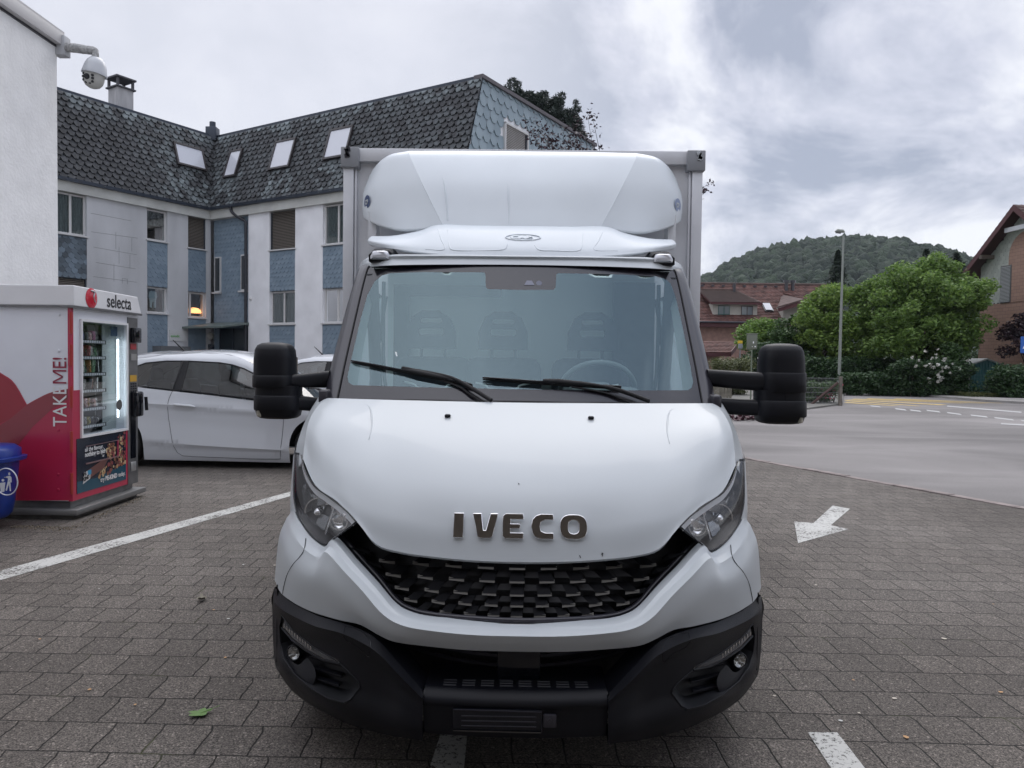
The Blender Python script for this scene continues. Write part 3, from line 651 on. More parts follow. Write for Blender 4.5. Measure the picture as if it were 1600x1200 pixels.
    MB().bb((-.80, 4.640, 1.95), (-.12, 4.655, 2.02)).bb((-.80,4.640,1.28),(-.70,4.655,2.0)).bb((.58,4.63,1.2),(.84,4.655,2.05)).build('rear_trim', M['intdark'], tr)
    for s in (-1, 1):
        MB().grid([[Vector((s*.84, 3.62, 1.2)),Vector((s*.84, 4.1, 1.2)),Vector((s*.84,4.64,1.2))],[Vector((s*.84, 3.66, 1.36)),Vector((s*.84, 4.1, 1.36)),Vector((s*.84,4.64,1.36))]]).build('door_inner', mm('door_trim_pale', (.40,.50,.49), .7), tr)
        MB().tube([(s*.84,4.15,2.03),(s*.83,4.2,1.6),(s*.82,4.25,1.2)], .035, 10).build('door_pillar', M['intdark'], tr, 60)
        MB().tube(spline([(s*.80,4.3,2.0),(s*.79,4.24,1.7),(s*.775,4.2,1.45),(s*.74,4.22,1.2)], 10), .012, 6).build('seat_belt', M['intdark'], tr)
    for x in (-.52, -.10, .42):
        so_ = MB(); so_.rbox((x, 4.42, 1.22), (.46, .16, .70), .07, None, 3); seat = so_.build('seat', M['seat'], tr, 60)
        hr = MB(); ol = [(-.145,1.615),(.145,1.615),(.140,1.72),(.105,1.80),(.05,1.835),(-.05,1.835),(-.105,1.80),(-.14,1.72)]
        holes = [rrect(-.065,1.765,.065,1.795,.014,3), rrect(-.075,1.695,.075,1.735,.012,3)]
        region(ol, holes, .2, lambda a, b: Vector((x+a, 4.34, b)), hr); hr.build('headrest', M['seat'], seat, None, solid=-.08)
        MB().cyl((x-.07,4.40,1.54),(x-.07,4.40,1.64),.010).cyl((x+.07,4.40,1.54),(x+.07,4.40,1.64),.010).build('headrest_post', M['intdark'], seat)
        MB().tube(spline([(x-.16,4.33,1.42),(x-.10,4.325,1.405),(x-.07,4.32,1.385),(x+.07,4.32,1.385),(x+.10,4.325,1.405),(x+.16,4.33,1.42)], 18), .006, 6).build('seat_piping', M['intlight'], seat)
    dash = [[Vector((x, y+.10*(abs(x)/.8)**2, z)) for x in np.linspace(-.82, .82, 15)] for y, z in ((3.40,1.335),(3.55,1.36),(3.70,1.385),(3.80,1.385),(3.84,1.35),(3.86,1.1))]
    da = MB().grid(dash).build('dashboard', M['intdash'], tr, 60)
    MB().rbox((-.10,3.70,1.39),(.55,.22,.03),.012).rbox((.42,3.72,1.40),(.34,.2,.05),.02).build('dash_top', M['intdash'], da, 50)
    swc = Vector((.42, 3.98, 1.40)); Mq = Vector((0,-.62,-.55)).to_track_quat('Z','Y').to_matrix()
    circ = [swc+Mq @ Vector((.20*math.cos(a), .20*math.sin(a), 0)) for a in [k*math.pi/18 for k in range(37)]]
    sw = MB().tube(circ, .014, 8, False).build('steering_wheel', M['intdash'], tr, 70)
    MB().rbox(swc, (.13,.10,.04), .02, Mq).tube([swc+Mq @ Vector((-.19,0,0)), swc+Mq @ Vector((.19,0,0))], .013, 6).build('wheel_hub', M['intdash'], sw, 50)
    # hull, doors, floor, wheels
    MB().bb((-.84,2.95,.34),(.84,4.62,.62)).bb((-.80,2.95,.62),(.80,3.30,.95)).bb((-.80,3.3,.62),(.80,3.5,1.2)).build('engine_bay', M['matblack'], tr)
    for s in (-1, 1):
        dr = MB(); prof = [(.955,1.33),(.985,1.22),(.99,1.0),(.985,.70),(.965,.50)]
        dr.grid([[Vector((s*x, y, z)) for y in (3.78, 4.2, 4.72)] for x, z in prof]); d_ = dr.build('cab_door', M['white'], tr, 60)
        MB().grid([[Vector((s*.945,3.78,1.34)), Vector((s*.95,4.66,1.34))], [Vector((s*.85,4.40,1.92)), Vector((s*.86,4.66,1.94))]]).build('door_window', M['screen'], d_)
        MB().tube([(s*.95,3.78,1.34),(s*.855,4.40,1.93),(s*.865,4.70,1.95),(s*.955,4.70,1.34)], .018, 6).build('window_frame', M['pillar'], d_, 60)
        MB().rbox((s*1.0,4.55,1.12),(.03,.16,.035),.01).build('door_handle', M['blackplastic'], d_, 50)
        arch = []
        for k in range(13):
            a = math.pi*k/12; arch.append(Vector((s*.985, 3.46-.42*math.cos(a), .42+.42*math.sin(a)+.02)))
        MB().grid([arch, [p+Vector((-s*.25,0,-.02)) for p in arch]]).build('wheel_arch', M['blackplastic'], tr, 60)
        MB().bb((s*.93,2.98,.30),(s*.985,3.06,.62)).bb((s*.90,3.9,.38),(s*.985,4.7,.52)).build('side_sill', M['blackplastic'], tr)
    for (y, xs_) in ((3.46, (.86,)), (7.2, (.95, .70))):
        for s in (-1, 1):
            for x in xs_:
                c = Vector((s*x, y, .37)); ax = Vector((s, 0, 0)).to_track_quat('Z', 'Y').to_matrix()
                wl = MB().lathe([(.23,-.10),(.33,-.105),(.365,-.08),(.37,0),(.365,.08),(.33,.105),(.23,.10)], c, 36, ax).build('wheel', M['rubber'], tr, 40)
                MB().lathe([(.0,.02),(.06,.03),(.12,.05),(.20,.04),(.225,.09),(.225,-.08)], c, 28, ax).build('rim', M['rim'], wl, 40)
    # ---- cargo box ----
    zb, zt, Yf, Yr, hx = .86, 0, 4.80, 8.7, 1.155
    zt = T(0, 236, 4.80).z
    bx = MB().bb((-hx+.03, Yf+.012, zb), (hx-.03, Yr, zt-.03)).build('cargo_box', M['panel'], tr)
    e = MB(); wd = .062
    fr = MB()
    for s in (-1, 1):
        fr.rbox((s*(hx-.034), Yf, (zb+zt)/2), (.066, .07, zt-zb), .003); fr.rbox((s*(hx-.078), Yf-.004, (zb+zt)/2), (.014, .03, zt-zb), .002)
        fr.rbox((s*(hx-.018), (Yf+Yr)/2, zt-.045), (.05, Yr-Yf, .09), .008); fr.rbox((s*(hx-.018), (Yf+Yr)/2, zb+.05), (.05, Yr-Yf, .10), .008); fr.rbox((s*(hx-.03), Yr, (zb+zt)/2), (.08, .08, zt-zb), .01)
    fr.rbox((0, Yf, zt-.042), (2*hx-.02, .07, .084), .003); fr.rbox((0, Yr, zt-.042), (2*hx-.02, .07, .084), .008)
    fr.build('box_frame', M['alu'], bx, 40)
    for s in (-1, 1):
        cc = MB().rbox((s*(hx-.046), Yf-.012, zt-.062), (.115, .085, .13), .006).build('corner_cap', mm('cap_grey', (.27,.28,.30), .5), bx, 40)
        mb = MB()
        for k in range(7):
            a = Vector((s*(hx-.02-.02*rng.random()), Yf-.058, zt-.01-.045*rng.random())); mb.box(a, (.03*rng.random()+.01, .006, .02*rng.random()+.008), Matrix.Rotation(rng.random()*3, 3, 'Y'))
        mb.build('torn_edge', M['white'] if s > 0 else M['pillar'], cc)
    # chassis
    MB().bb((-.45,4.6,.5),(-.37,8.7,.68)).bb((.37,4.6,.5),(.45,8.7,.68)).bb((-.9,5.3,.3),(-.5,6.3,.6)).build('chassis_rail', M['matblack'], tr)
    # ---- roof spoiler ----
    sp0 = row((0,356,4.33),(75,356,4.335),(122,357,4.345),(180,363,4.43),(214,358,4.52),(236,350,4.61),(248,343,4.70))
    sp1 = row((0,330,4.37),(80,331,4.375),(134,332,4.385),(188,332,4.475),(224,330,4.56),(242,328,4.64),(250,326,4.72))
    sp2 = row((0,285,4.45),(90,285,4.455),(157,287,4.47),(200,289,4.55),(226,293,4.61),(241,298,4.67),(249,304,4.74))
    sp3 = row((0,246,4.585),(95,246,4.587),(176,247,4.595),(203,251,4.645),(221,260,4.685),(233,271,4.72),(242,284,4.76))
    sp4 = row((0,236.5,4.66),(95,236.5,4.662),(178,237.5,4.67),(206,243,4.705),(222,253,4.735),(232,264,4.76),(241,279,4.79))
    sps = (sp0, sp1, sp2, sp3, sp4); rows_ = [sym(list(r)) for r in sps]
    smb = MB().grid(patch([sym(r[:3]) for r in sps], 28, 40)); sd_ = patch([r[2:] for r in sps], 28, 24); smb.grid(sd_).grid(mirx(sd_))
    spo = smb.build('roof_spoiler', M['grp'], tr, 14, solid=.012)
    sar = np.array([[p.x, p.y, p.z] for r in patch(rows_, 60, 200) for p in r])
    b0 = row((0,403,4.06),(85,402,4.07),(145,398,4.10),(195,392,4.17),(226,388,4.27),(240,384,4.42))
    b1 = row((0,385,4.10),(85,385,4.11),(145,384,4.14),(195,382,4.20),(228,379,4.28),(241,378,4.42))
    b2 = row((0,361,4.22),(80,361,4.23),(135,361,4.25),(168,368,4.29),(205,372,4.34),(237,373,4.43))
    b3 = row((0,353,4.32),(75,353,4.33),(130,352.5,4.35),(160,362,4.39),(200,370,4.44),(234,371.5,4.47))
    rb2 = [sym(list(r)) for r in (b0, b1, b2, b3)]
    lw = MB().grid(patch(rb2, 20, 70)).build('spoiler_base', M['grp'], spo, 60, solid=.012)
    lar = np.array([[p.x, p.y, p.z] for r in patch(rb2, 60, 200) for p in r])
    cr_ = MB()
    for pl in ([(-178,241),(-157,287),(-124,352)], [(-135,240),(-122,290),(-116,345)], [(-24,238),(-22,290),(-20,350)], [(178,241),(157,287),(124,352)]):
        cr_.tube(spline([oncloud(sar, u, y, -.0012, 4) for u, y in pl], 14), .0030, 6)
    cr_.build('spoiler_crease', M['grp'], spo, 80)
    cr2 = MB()
    for pl in ([(-131,360),(-126,375),(-121,391),(-150,391)], [(-116,360),(-113,385),(-104,392),(-60,392),(-28,390),(-22,382)], [(126,362),(120,375),(114,389),(150,390)], [(96,364),(94,384),(86,391),(50,391),(28,390),(20,383)]):
        cr2.tube(spline([oncloud(lar, u, y, -.0008, 4) for u, y in pl], 20), .0034, 6)
    # raised oval emblem
    oc = Vector(oncloud(lar, 2, 371, .0, 4)); ux = Vector((1,0,0)); uy = (oncloud(lar, 2, 366, 0, 4)-oncloud(lar, 2, 376, 0, 4)).normalized()
    nrm = ux.cross(uy); Mx = frame(oc+nrm*.0008, ux, uy)
    cr2.tube([Mx @ Vector((.098*math.cos(a), .030*math.sin(a), 0)) for a in [k*math.pi/20 for k in range(41)]], .0042, 6, False)
    cr2.build('raised_bead', M['grp'], lw, 80)
    text_mb('CAB', .042, Mx @ Matrix.Translation((-.070, -.0165, -.002)), .006, None, .0008, 1.5, bold=.0018).build('emblem', M['grp'], lw, 60)
    for s in (-1, 1):
        u_, y_ = s*243, 318; c_ = oncloud(sar, u_, y_, .006, 4); nn = Vector((s*.85, -.6, .15)).normalized(); ux = Vector((.6, s*.85, 0)).normalized(); ux = (Vector((0,0,1)).cross(nn)).normalized()
        Mx = frame(c_, ux, Vector((0,0,1)))
        mb = MB().add([Mx @ Vector((.043*math.cos(a), .043*math.sin(a), 0)) for a in [k*math.pi/14 for k in range(28)]], [tuple(range(28))])
        stq = mb.build('round_sticker', mat('sticker_blue', (.02,.05,.16), .4) if s < 0 else mat('sticker_faded', (.28,.34,.5), .5), spo)
        text_mb('CB', .040, Mx @ Matrix.Translation((-.027, -.014, .0015)), .0005, None, 0, .95, bold=.0015).build('sticker_letters', M['white'], stq)
    for s in (-1, 1):
        a = T(232, 350, 4.66); MB().box((s*a.x, 4.68, a.z-.04), (.05, .12, .20)).build('spoiler_bracket', M['panel'], spo)
    # ---- mirrors ----
    def mirror(cx_t, cx_b, wt, wb, ytop, band1, band2, ybot, s, army, arml, Ym, pxl):
        X = lambda px, py: P(px, py, Ym).x
        Z = lambda px, py: P(px, py, Ym).z
        k = Ym/F*1.0
        def sec(cx, py, hw, dep, e=3.2, n=28):
            c = P(cx, py, Ym); out = []
            for i in range(n):
                a = 2*math.pi*i/n; ca, sa = math.cos(a), math.sin(a)
                out.append(Vector((c.x+hw*k*math.copysign(abs(ca)**(2/e), ca), c.y+dep*math.copysign(abs(sa)**(2/e), sa), c.z)))
            return out
        hd = MB()
        ts = [(ytop, .30), (ytop+1.5, .62), (ytop+5, .82), (ytop+12, .93), (ytop+26, .985), (band1[0]+3, 1.0)]
        hd.sections([sec(cx_t+(1-f_)*0, y, wt*f_, .095*min(1, f_*1.05)) for y, f_ in ts])
        mo = hd.build('mirror', M['blackplastic'], tr, 50)
        lo = MB(); ls = [(band1[1]-3, 1.0, .09), (band2[1]-4, 1.0, .09), (ybot-12, .985, .088), (ybot-5, .94, .08), (ybot-1.5, .80, .065), (ybot, .55, .04)]
        lo.sections([sec(cx_b, y, wb*f_, d) for y, f_, d in ls]); lo.build('lower_housing', M['blackplastic'], mo, 50)
        for (bd, ah) in ((band1, army[0]), (band2, army[1])):
            b_ = MB(); cxx = cx_t if bd is band1 else cx_b; ww = (wt if bd is band1 else wb)*1.035
            b_.sections([sec(cxx, bd[0], ww*.985, .099), sec(cxx, bd[0]+2, ww, .103), sec(cxx, bd[1]-2, ww, .103), sec(cxx, bd[1], ww*.985, .099)])
            b_.build('mirror_band', M['blackplastic'], mo, 50)
            am = MB(); secs = []
            x0, x1 = cxx-s*wt*.6, pxl
            for t in np.linspace(0, 1, 9):
                px = x0+(x1-x0)*t; yc = (bd[0]+bd[1])/2+((ah[0]+ah[1])/2-(bd[0]+bd[1])/2)*t**1.2; hh = ((bd[1]-bd[0])*(1-t)+(ah[1]-ah[0])*t)/2
                Yt = Ym-.02+.10*t; c = P(px, yc, Yt); hz = hh*Yt/F; dep = .05*(1-t)+.035*t
                secs.append([c+Vector((0, math.cos(a)*dep*1.1 if False else dep*math.copysign(abs(math.cos(a))**.6, math.cos(a)), hz*math.copysign(abs(math.sin(a))**.6, math.sin(a)))) for a in [2*math.pi*i/20 for i in range(20)]])
            am.sections(secs); am.build('mirror_arm', M['blackplastic'], mo, 50)
        g_ = MB(); c1, c2 = P(cx_t, ytop+22, Ym), P(cx_t, band1[1]+4, Ym)
        g_.rbox(((c1.x+c2.x)/2, Ym+.094, (c1.z+c2.z)/2), (wt*1.7*k, .006, c1.z-c2.z), .01); g_.build('mirror_glass', M['chrome'], mo)
        # indicator in the lower outer corner
        c = P(cx_b+s*wb*.90, band2[1]+1.0, Ym-.064); Mr = Matrix.Rotation(s*.75, 3, 'Z')
        MB().rbox(c, (.034, .024, .066), .010, Mr).build('indicator', mm('indicator_lens', (.42,.40,.33), .2, coat=.6), mo, 50)
        # vertical seam
        MB().tube([P(cx_b+s*wb*.3, band1[1], Ym-.0925), P(cx_b+s*wb*.3, band2[0], Ym-.0925)], .0012, 5).build('housing_seam', M['matblack'], mo)
    mirror(1220.5, 1217, 33, 37, 537, (582,612), (625,650), 662, 1, ((577,603),(620,646)), 0, 3.62, 1104)
    mirror(430.5, 436, 30.5, 34, 535, (586,605), (617,640), 654, -1, ((579,606),(624,645)), 0, 3.62, 516)
    return tr
build_truck()
# =============== GROUND ===============
def struct(o): o['kind'] = 'structure'; return o
def nd(t, op, a, b=None, c=None):
    n = N(t, 'ShaderNodeMath', operation=op)
    for i, q in enumerate((a, b, c)):
        if q is None: continue
        if isinstance(q, (int, float)): n.inputs[i].default_value = q
        else: t.links.new(q, n.inputs[i])
    return n.outputs[0]
def paver_mat():
    m = bpy.data.materials.new('concrete_pavers'); m.use_nodes = True; t = m.node_tree; L = t.links.new; b = t.nodes['Principled BSDF']
    g = N(t, 'ShaderNodeNewGeometry'); sp = N(t, 'ShaderNodeSeparateXYZ'); L(g.outputs['Position'], sp.inputs[0])
    wob = N(t, 'ShaderNodeTexNoise'); wob.inputs['Scale'].default_value = 1.6; wob.inputs['Detail'].default_value = 3; L(g.outputs['Position'], wob.inputs['Vector'])
    wo = nd(t, 'MULTIPLY', nd(t, 'SUBTRACT', wob.outputs[0], .5), .035)
    wb2 = N(t, 'ShaderNodeTexNoise'); wb2.inputs['Scale'].default_value = 22; L(g.outputs['Position'], wb2.inputs['Vector'])
    wo = nd(t, 'ADD', wo, nd(t, 'MULTIPLY', nd(t, 'SUBTRACT', wb2.outputs[0], .5), .010))
    X0 = nd(t, 'ADD', sp.outputs[0], nd(t, 'MULTIPLY', sp.outputs[1], .004)); X = nd(t, 'ADD', X0, wo)
    Y = nd(t, 'ADD', nd(t, 'ADD', sp.outputs[1], nd(t, 'MULTIPLY', sp.outputs[0], .012)), wo)
    RH, BW = .232, .207
    yr = nd(t, 'DIVIDE', Y, RH); row = nd(t, 'FLOOR', yr); fy = nd(t, 'FRACT', yr)
    off = nd(t, 'MULTIPLY', nd(t, 'MODULO', nd(t, 'ABSOLUTE', row), 2), .5)
    # jog of every joint near its two ends
    k1 = nd(t, 'MULTIPLY', nd(t, 'MAXIMUM', nd(t, 'SUBTRACT', fy, .80), 0), .3)
    k2 = nd(t, 'MULTIPLY', nd(t, 'MAXIMUM', nd(t, 'SUBTRACT', .2, fy), 0), -.12)
    xr = nd(t, 'ADD', nd(t, 'ADD', nd(t, 'DIVIDE', X, BW), off), nd(t, 'ADD', k1, k2)); col = nd(t, 'FLOOR', xr); fx = nd(t, 'FRACT', xr)
    dx = nd(t, 'MULTIPLY', nd(t, 'MINIMUM', fx, nd(t, 'SUBTRACT', 1, fx)), BW); dy = nd(t, 'MULTIPLY', nd(t, 'MINIMUM', fy, nd(t, 'SUBTRACT', 1, fy)), RH)
    d = nd(t, 'MINIMUM', dx, dy)
    jt = N(t, 'ShaderNodeMapRange'); L(d, jt.inputs[0]); jt.inputs[1].default_value = .0014; jt.inputs[2].default_value = .0052; jt.interpolation_type = 'SMOOTHSTEP'
    cb = N(t, 'ShaderNodeCombineXYZ'); L(col, cb.inputs[0]); L(row, cb.inputs[1])
    wn = N(t, 'ShaderNodeTexWhiteNoise'); L(cb.outputs[0], wn.inputs['Vector'])
    tint = N(t, 'ShaderNodeMapRange'); L(wn.outputs[0], tint.inputs[0]); tint.inputs[3].default_value = .86; tint.inputs[4].default_value = 1.13
    big = N(t, 'ShaderNodeTexNoise'); big.inputs['Scale'].default_value = .45; big.inputs['Detail'].default_value = 5; L(g.outputs['Position'], big.inputs['Vector'])
    bm = N(t, 'ShaderNodeMapRange'); L(big.outputs[0], bm.inputs[0]); bm.inputs[1].default_value = .3; bm.inputs[2].default_value = .7; bm.inputs[3].default_value = .72; bm.inputs[4].default_value = 1.25
    # fine aggregate: light and dark grains
    gr = N(t, 'ShaderNodeTexNoise'); gr.inputs['Scale'].default_value = 150; gr.inputs['Detail'].default_value = 3; gr.inputs['Roughness'].default_value = .7; L(g.outputs['Position'], gr.inputs['Vector'])
    gm = N(t, 'ShaderNodeMapRange'); L(gr.outputs[0], gm.inputs[0]); gm.inputs[1].default_value = .36; gm.inputs[2].default_value = .66; gm.inputs[3].default_value = .15; gm.inputs[4].default_value = 2.0
    vo = N(t, 'ShaderNodeTexVoronoi'); vo.inputs['Scale'].default_value = 120; L(g.outputs['Position'], vo.inputs['Vector'])
    vs = N(t, 'ShaderNodeSeparateColor'); L(vo.outputs['Color'], vs.inputs[0])
    vm = N(t, 'ShaderNodeMapRange'); L(vs.outputs[0], vm.inputs[0]); vm.inputs[1].default_value = .90; vm.inputs[2].default_value = 1; vm.inputs[3].default_value = 1; vm.inputs[4].default_value = 2.1
    f = nd(t, 'MULTIPLY', nd(t, 'MULTIPLY', tint.outputs[0], bm.outputs[0]), nd(t, 'MULTIPLY', gm.outputs[0], vm.outputs[0]))
    cc = N(t, 'ShaderNodeMix', data_type='RGBA'); L(big.outputs[0], cc.inputs['Factor']); cc.inputs['A'].default_value = (.110,.092,.079,1); cc.inputs['B'].default_value = (.103,.095,.087,1)
    sc1 = N(t, 'ShaderNodeVectorMath', operation='SCALE'); L(cc.outputs['Result'], sc1.inputs[0]); L(f, sc1.inputs['Scale'])
    # joints: dark sand with a little moss
    ms = N(t, 'ShaderNodeTexNoise'); ms.inputs['Scale'].default_value = 3; ms.inputs['Detail'].default_value = 6; L(g.outputs['Position'], ms.inputs['Vector'])
    mr = N(t, 'ShaderNodeMapRange'); L(ms.outputs[0], mr.inputs[0]); mr.inputs[1].default_value = .58; mr.inputs[2].default_value = .7
    jc = N(t, 'ShaderNodeMix', data_type='RGBA'); L(mr.outputs[0], jc.inputs['Factor']); jc.inputs['A'].default_value = (.010,.009,.008,1); jc.inputs['B'].default_value = (.05,.055,.022,1)
    mx = N(t, 'ShaderNodeMix', data_type='RGBA'); L(jt.outputs[0], mx.inputs['Factor']); L(jc.outputs['Result'], mx.inputs['A']); L(sc1.outputs[0], mx.inputs['B'])
    L(mx.outputs['Result'], b.inputs['Base Color']); b.inputs['Roughness'].default_value = .78; b.inputs['Specular IOR Level'].default_value = .35
    hs = nd(t, 'ADD', nd(t, 'MULTIPLY', jt.outputs[0], .006), nd(t, 'MULTIPLY', gr.outputs[0], .004))
    hs = nd(t, 'ADD', hs, nd(t, 'MULTIPLY', wn.outputs[0], .001))
    bp = N(t, 'ShaderNodeBump'); bp.inputs['Strength'].default_value = .8; bp.inputs['Distance'].default_value = 1; L(hs, bp.inputs['Height']); L(bp.outputs[0], b.inputs['Normal'])
    return m, jt, t
def asphalt_mat(name, col):
    m = mat(name, col, .85, var=.24, vscale=.22, detail=9, coords='Object'); t = m.node_tree; L = t.links.new; b = t.nodes['Principled BSDF']
    base = b.inputs['Base Color'].links[0].from_socket; g = N(t, 'ShaderNodeNewGeometry')
    mp = N(t, 'ShaderNodeMapping'); mp.inputs['Scale'].default_value = (.22, .55, 1); mp.inputs['Rotation'].default_value = (0, 0, .5); L(g.outputs['Position'], mp.inputs[0]); n3 = N(t, 'ShaderNodeTexNoise'); n3.inputs['Scale'].default_value = 1; n3.inputs['Detail'].default_value = 8; n3.inputs['Distortion'].default_value = .8; L(mp.outputs[0], n3.inputs['Vector'])
    m3 = N(t, 'ShaderNodeMapRange'); L(n3.outputs[0], m3.inputs[0]); m3.inputs[1].default_value = .35; m3.inputs[2].default_value = .65; m3.inputs[3].default_value = .78; m3.inputs[4].default_value = 1.16; v3 = N(t, 'ShaderNodeVectorMath', operation='SCALE'); L(base, v3.inputs[0]); L(m3.outputs[0], v3.inputs['Scale']); base = v3.outputs[0]
    n = N(t, 'ShaderNodeTexNoise'); n.inputs['Scale'].default_value = 90; n.inputs['Detail'].default_value = 4; L(g.outputs['Position'], n.inputs['Vector'])
    mr = N(t, 'ShaderNodeMapRange'); L(n.outputs[0], mr.inputs[0]); mr.inputs[1].default_value = .35; mr.inputs[2].default_value = .65; mr.inputs[3].default_value = .72; mr.inputs[4].default_value = 1.3
    v = N(t, 'ShaderNodeVectorMath', operation='SCALE'); L(base, v.inputs[0]); L(mr.outputs[0], v.inputs['Scale']); L(v.outputs[0], b.inputs['Base Color'])
    bp = N(t, 'ShaderNodeBump'); bp.inputs['Strength'].default_value = .5; bp.inputs['Distance'].default_value = .006; L(n.outputs[0], bp.inputs['Height']); L(bp.outputs[0], b.inputs['Normal']); return m
MASPH = asphalt_mat('asphalt', (.182,.171,.168)); MPAVE, _, _ = paver_mat()
def paint_mat(name, col, cover=.5, pav=False, scale=38):
    # worn road paint: grains of the surface below show through
    m = mat(name, col, .7); t = m.node_tree; L = t.links.new; b = t.nodes['Principled BSDF']; g = N(t, 'ShaderNodeNewGeometry')
    n = N(t, 'ShaderNodeTexNoise'); n.inputs['Scale'].default_value = scale; n.inputs['Detail'].default_value = 6; n.inputs['Roughness'].default_value = .72; L(g.outputs['Position'], n.inputs['Vector'])
    n2 = N(t, 'ShaderNodeTexNoise'); n2.inputs['Scale'].default_value = 3; L(g.outputs['Position'], n2.inputs['Vector'])
    s = nd(t, 'ADD', n.outputs[0], nd(t, 'MULTIPLY', nd(t, 'SUBTRACT', n2.outputs[0], .5), .35))
    mr = N(t, 'ShaderNodeMapRange'); L(s, mr.inputs[0]); mr.inputs[1].default_value = cover-.05; mr.inputs[2].default_value = cover+.06
    tr = N(t, 'ShaderNodeBsdfTransparent'); mx = N(t, 'ShaderNodeMixShader'); L(mr.outputs[0], mx.inputs[0]); L(b.outputs[0], mx.inputs[1]); L(tr.outputs[0], mx.inputs[2])
    L(mx.outputs[0], t.nodes['Material Output'].inputs[0]); return m
MPAINT = paint_mat('worn_white_line', (.50,.50,.48), .56, scale=60); MPAINT2 = paint_mat('road_white_line', (.42,.42,.42), .66, scale=12); MYEL = paint_mat('crosswalk_yellow', (.50,.36,.13), .62, scale=14)
# kerb line between pavers (near, left) and asphalt (far, right)
k0, k1 = G0(1155, 716), G0(1600, 797); kd = (k1-k0).normalized()
ka = k0-kd*26; kb = k1+kd*9
asph = MB().add([(-400,-30,0),(400,-30,0),(400,700,0),(-400,700,0)], [(0,1,2,3)]).build('ground', MASPH); struct(asph)
kn = Vector((kd.y, -kd.x, 0));  kn = -kn if kn.x > 0 else kn
pv = MB().poly([ka+kn*.0+Vector((0,0,.004)), kb+Vector((0,0,.004)), Vector((kb.x-1, -8, .004)), Vector((-22,-8,.004)), Vector((-34, 30, .004)), Vector((ka.x, ka.y, .004))][:5] + [Vector((-30, ka.y, .004))]).build('paved_yard', MPAVE); struct(pv)
mk = mat('kerb_stone_red', (.22,.185,.175), .8, var=.35, vscale=5, bump=.4, bscale=60)
kb_ = MB(); n_ = 52; L_ = (kb-ka).length/n_
for i in range(n_):
    a = ka+kd*(L_*i+.005); b_ = ka+kd*(L_*(i+1)-.005); c = (a+b_)/2-kn*.07
    kb_.rbox((c.x, c.y, .0+.004*math.sin(i*3.7)), (L_-.01, .13, .034), .006, Matrix.Rotation(math.atan2(kd.y, kd.x), 3, 'Z'))
struct(kb_.build('kerb', mk, None, 40))
def quad(pts, z=.008): return [Vector((p.x, p.y, z)) for p in (G0(*q) for q in pts)]
def marking(name, pts, m, label=None, z=.008, grp=None):
    o = MB().poly(quad(pts, z)).build(name, m); struct(o); return o
marking('parking_line', [(-160,955),(-160,937),(458,768),(458,775)], MPAINT, z=.008)
marking('parking_line', [(668,1213),(724,1213),(730,1150),(688,1150)], MPAINT)
marking('parking_line', [(1262,1147),(1308,1147),(1372,1230),(1316,1230)], MPAINT)
marking('arrow_marking', [(1247,850),(1241,816),(1271,818.5),(1301,791),(1328,796),(1298,822),(1326,828)], MPAINT)
# road: dashes, solid line, crossing, pavement
for (x0, y0, x1, y1) in ((1398,639,1414,641),(1421,641,1437,643),(1447,641.5,1467,644),(1479,645,1500,648),(1516,649,1541,652),(1553,653,1582,656.5),(1595,657.5,1640,664)):
    marking('lane_dash', [(x0,y0-1.1),(x1,y1-1.3),(x1+3,y1+.9),(x0+2,y0+.8)], MPAINT2, z=.006)
marking('lane_dash', [(1359,633.6),(1374,635.2),(1377,636.8),(1362,635.4)], MPAINT2, z=.006)
marking('edge_line', [(1480,634),(1596,643.6),(1596,645.2),(1480,635.4)], MPAINT2, z=.006)
marking('edge_line', [(1564,661.6),(1640,665),(1640,667.5),(1564,663.2)], MPAINT2, z=.006)
marking('crosswalk', [(1317,624.6),(1330,624.6),(1480,632.5),(1470,633.3)], MYEL, z=.0061)
for i, (x0, y0, x1, y1) in enumerate(((1318,626.6,1430,634.6),(1318,629.4,1395,634.4),(1330,624.2,1500,630.5),(1352,623.6,1535,630.6),(1395,624,1560,630.2))):
    marking('crosswalk_stripe', [(x0,y0),(x1,y1),(x1+12,y1+.2),(x0+6,y0-.9)], MYEL, z=.0075+.0008*i)
mpv = asphalt_mat('pavement_asphalt', (.27,.26,.25))
def gz(px, py, z=0): return G0(px, py, z)
def slab(name, near, far, h, m):
    a = [G0(*q) for q in near]; b = [G0(*q) for q in far]
    top = [Vector((p.x, p.y, h)) for p in a+b[::-1]]; mb = MB().poly(top)
    for i in range(len(a)-1): mb.poly([Vector((a[i].x,a[i].y,-.02)), Vector((a[i+1].x,a[i+1].y,-.02)), Vector((a[i+1].x,a[i+1].y,h)), Vector((a[i].x,a[i].y,h))])
    return struct(mb.build(name, m))
slab('pavement', [(1318,611.5),(1400,616),(1460,621),(1540,628),(1620,632.5),(1800,642)], [(1318,608),(1400,609),(1460,611),(1540,616),(1620,622),(1800,628)], .10, mpv)
slab('verge_kerb', [(1130,640),(1200,643),(1262,640),(1316,632.5)], [(1130,612),(1200,612),(1262,612),(1319,612)], .06, asphalt_mat('path_gravel', (.15,.145,.135)))
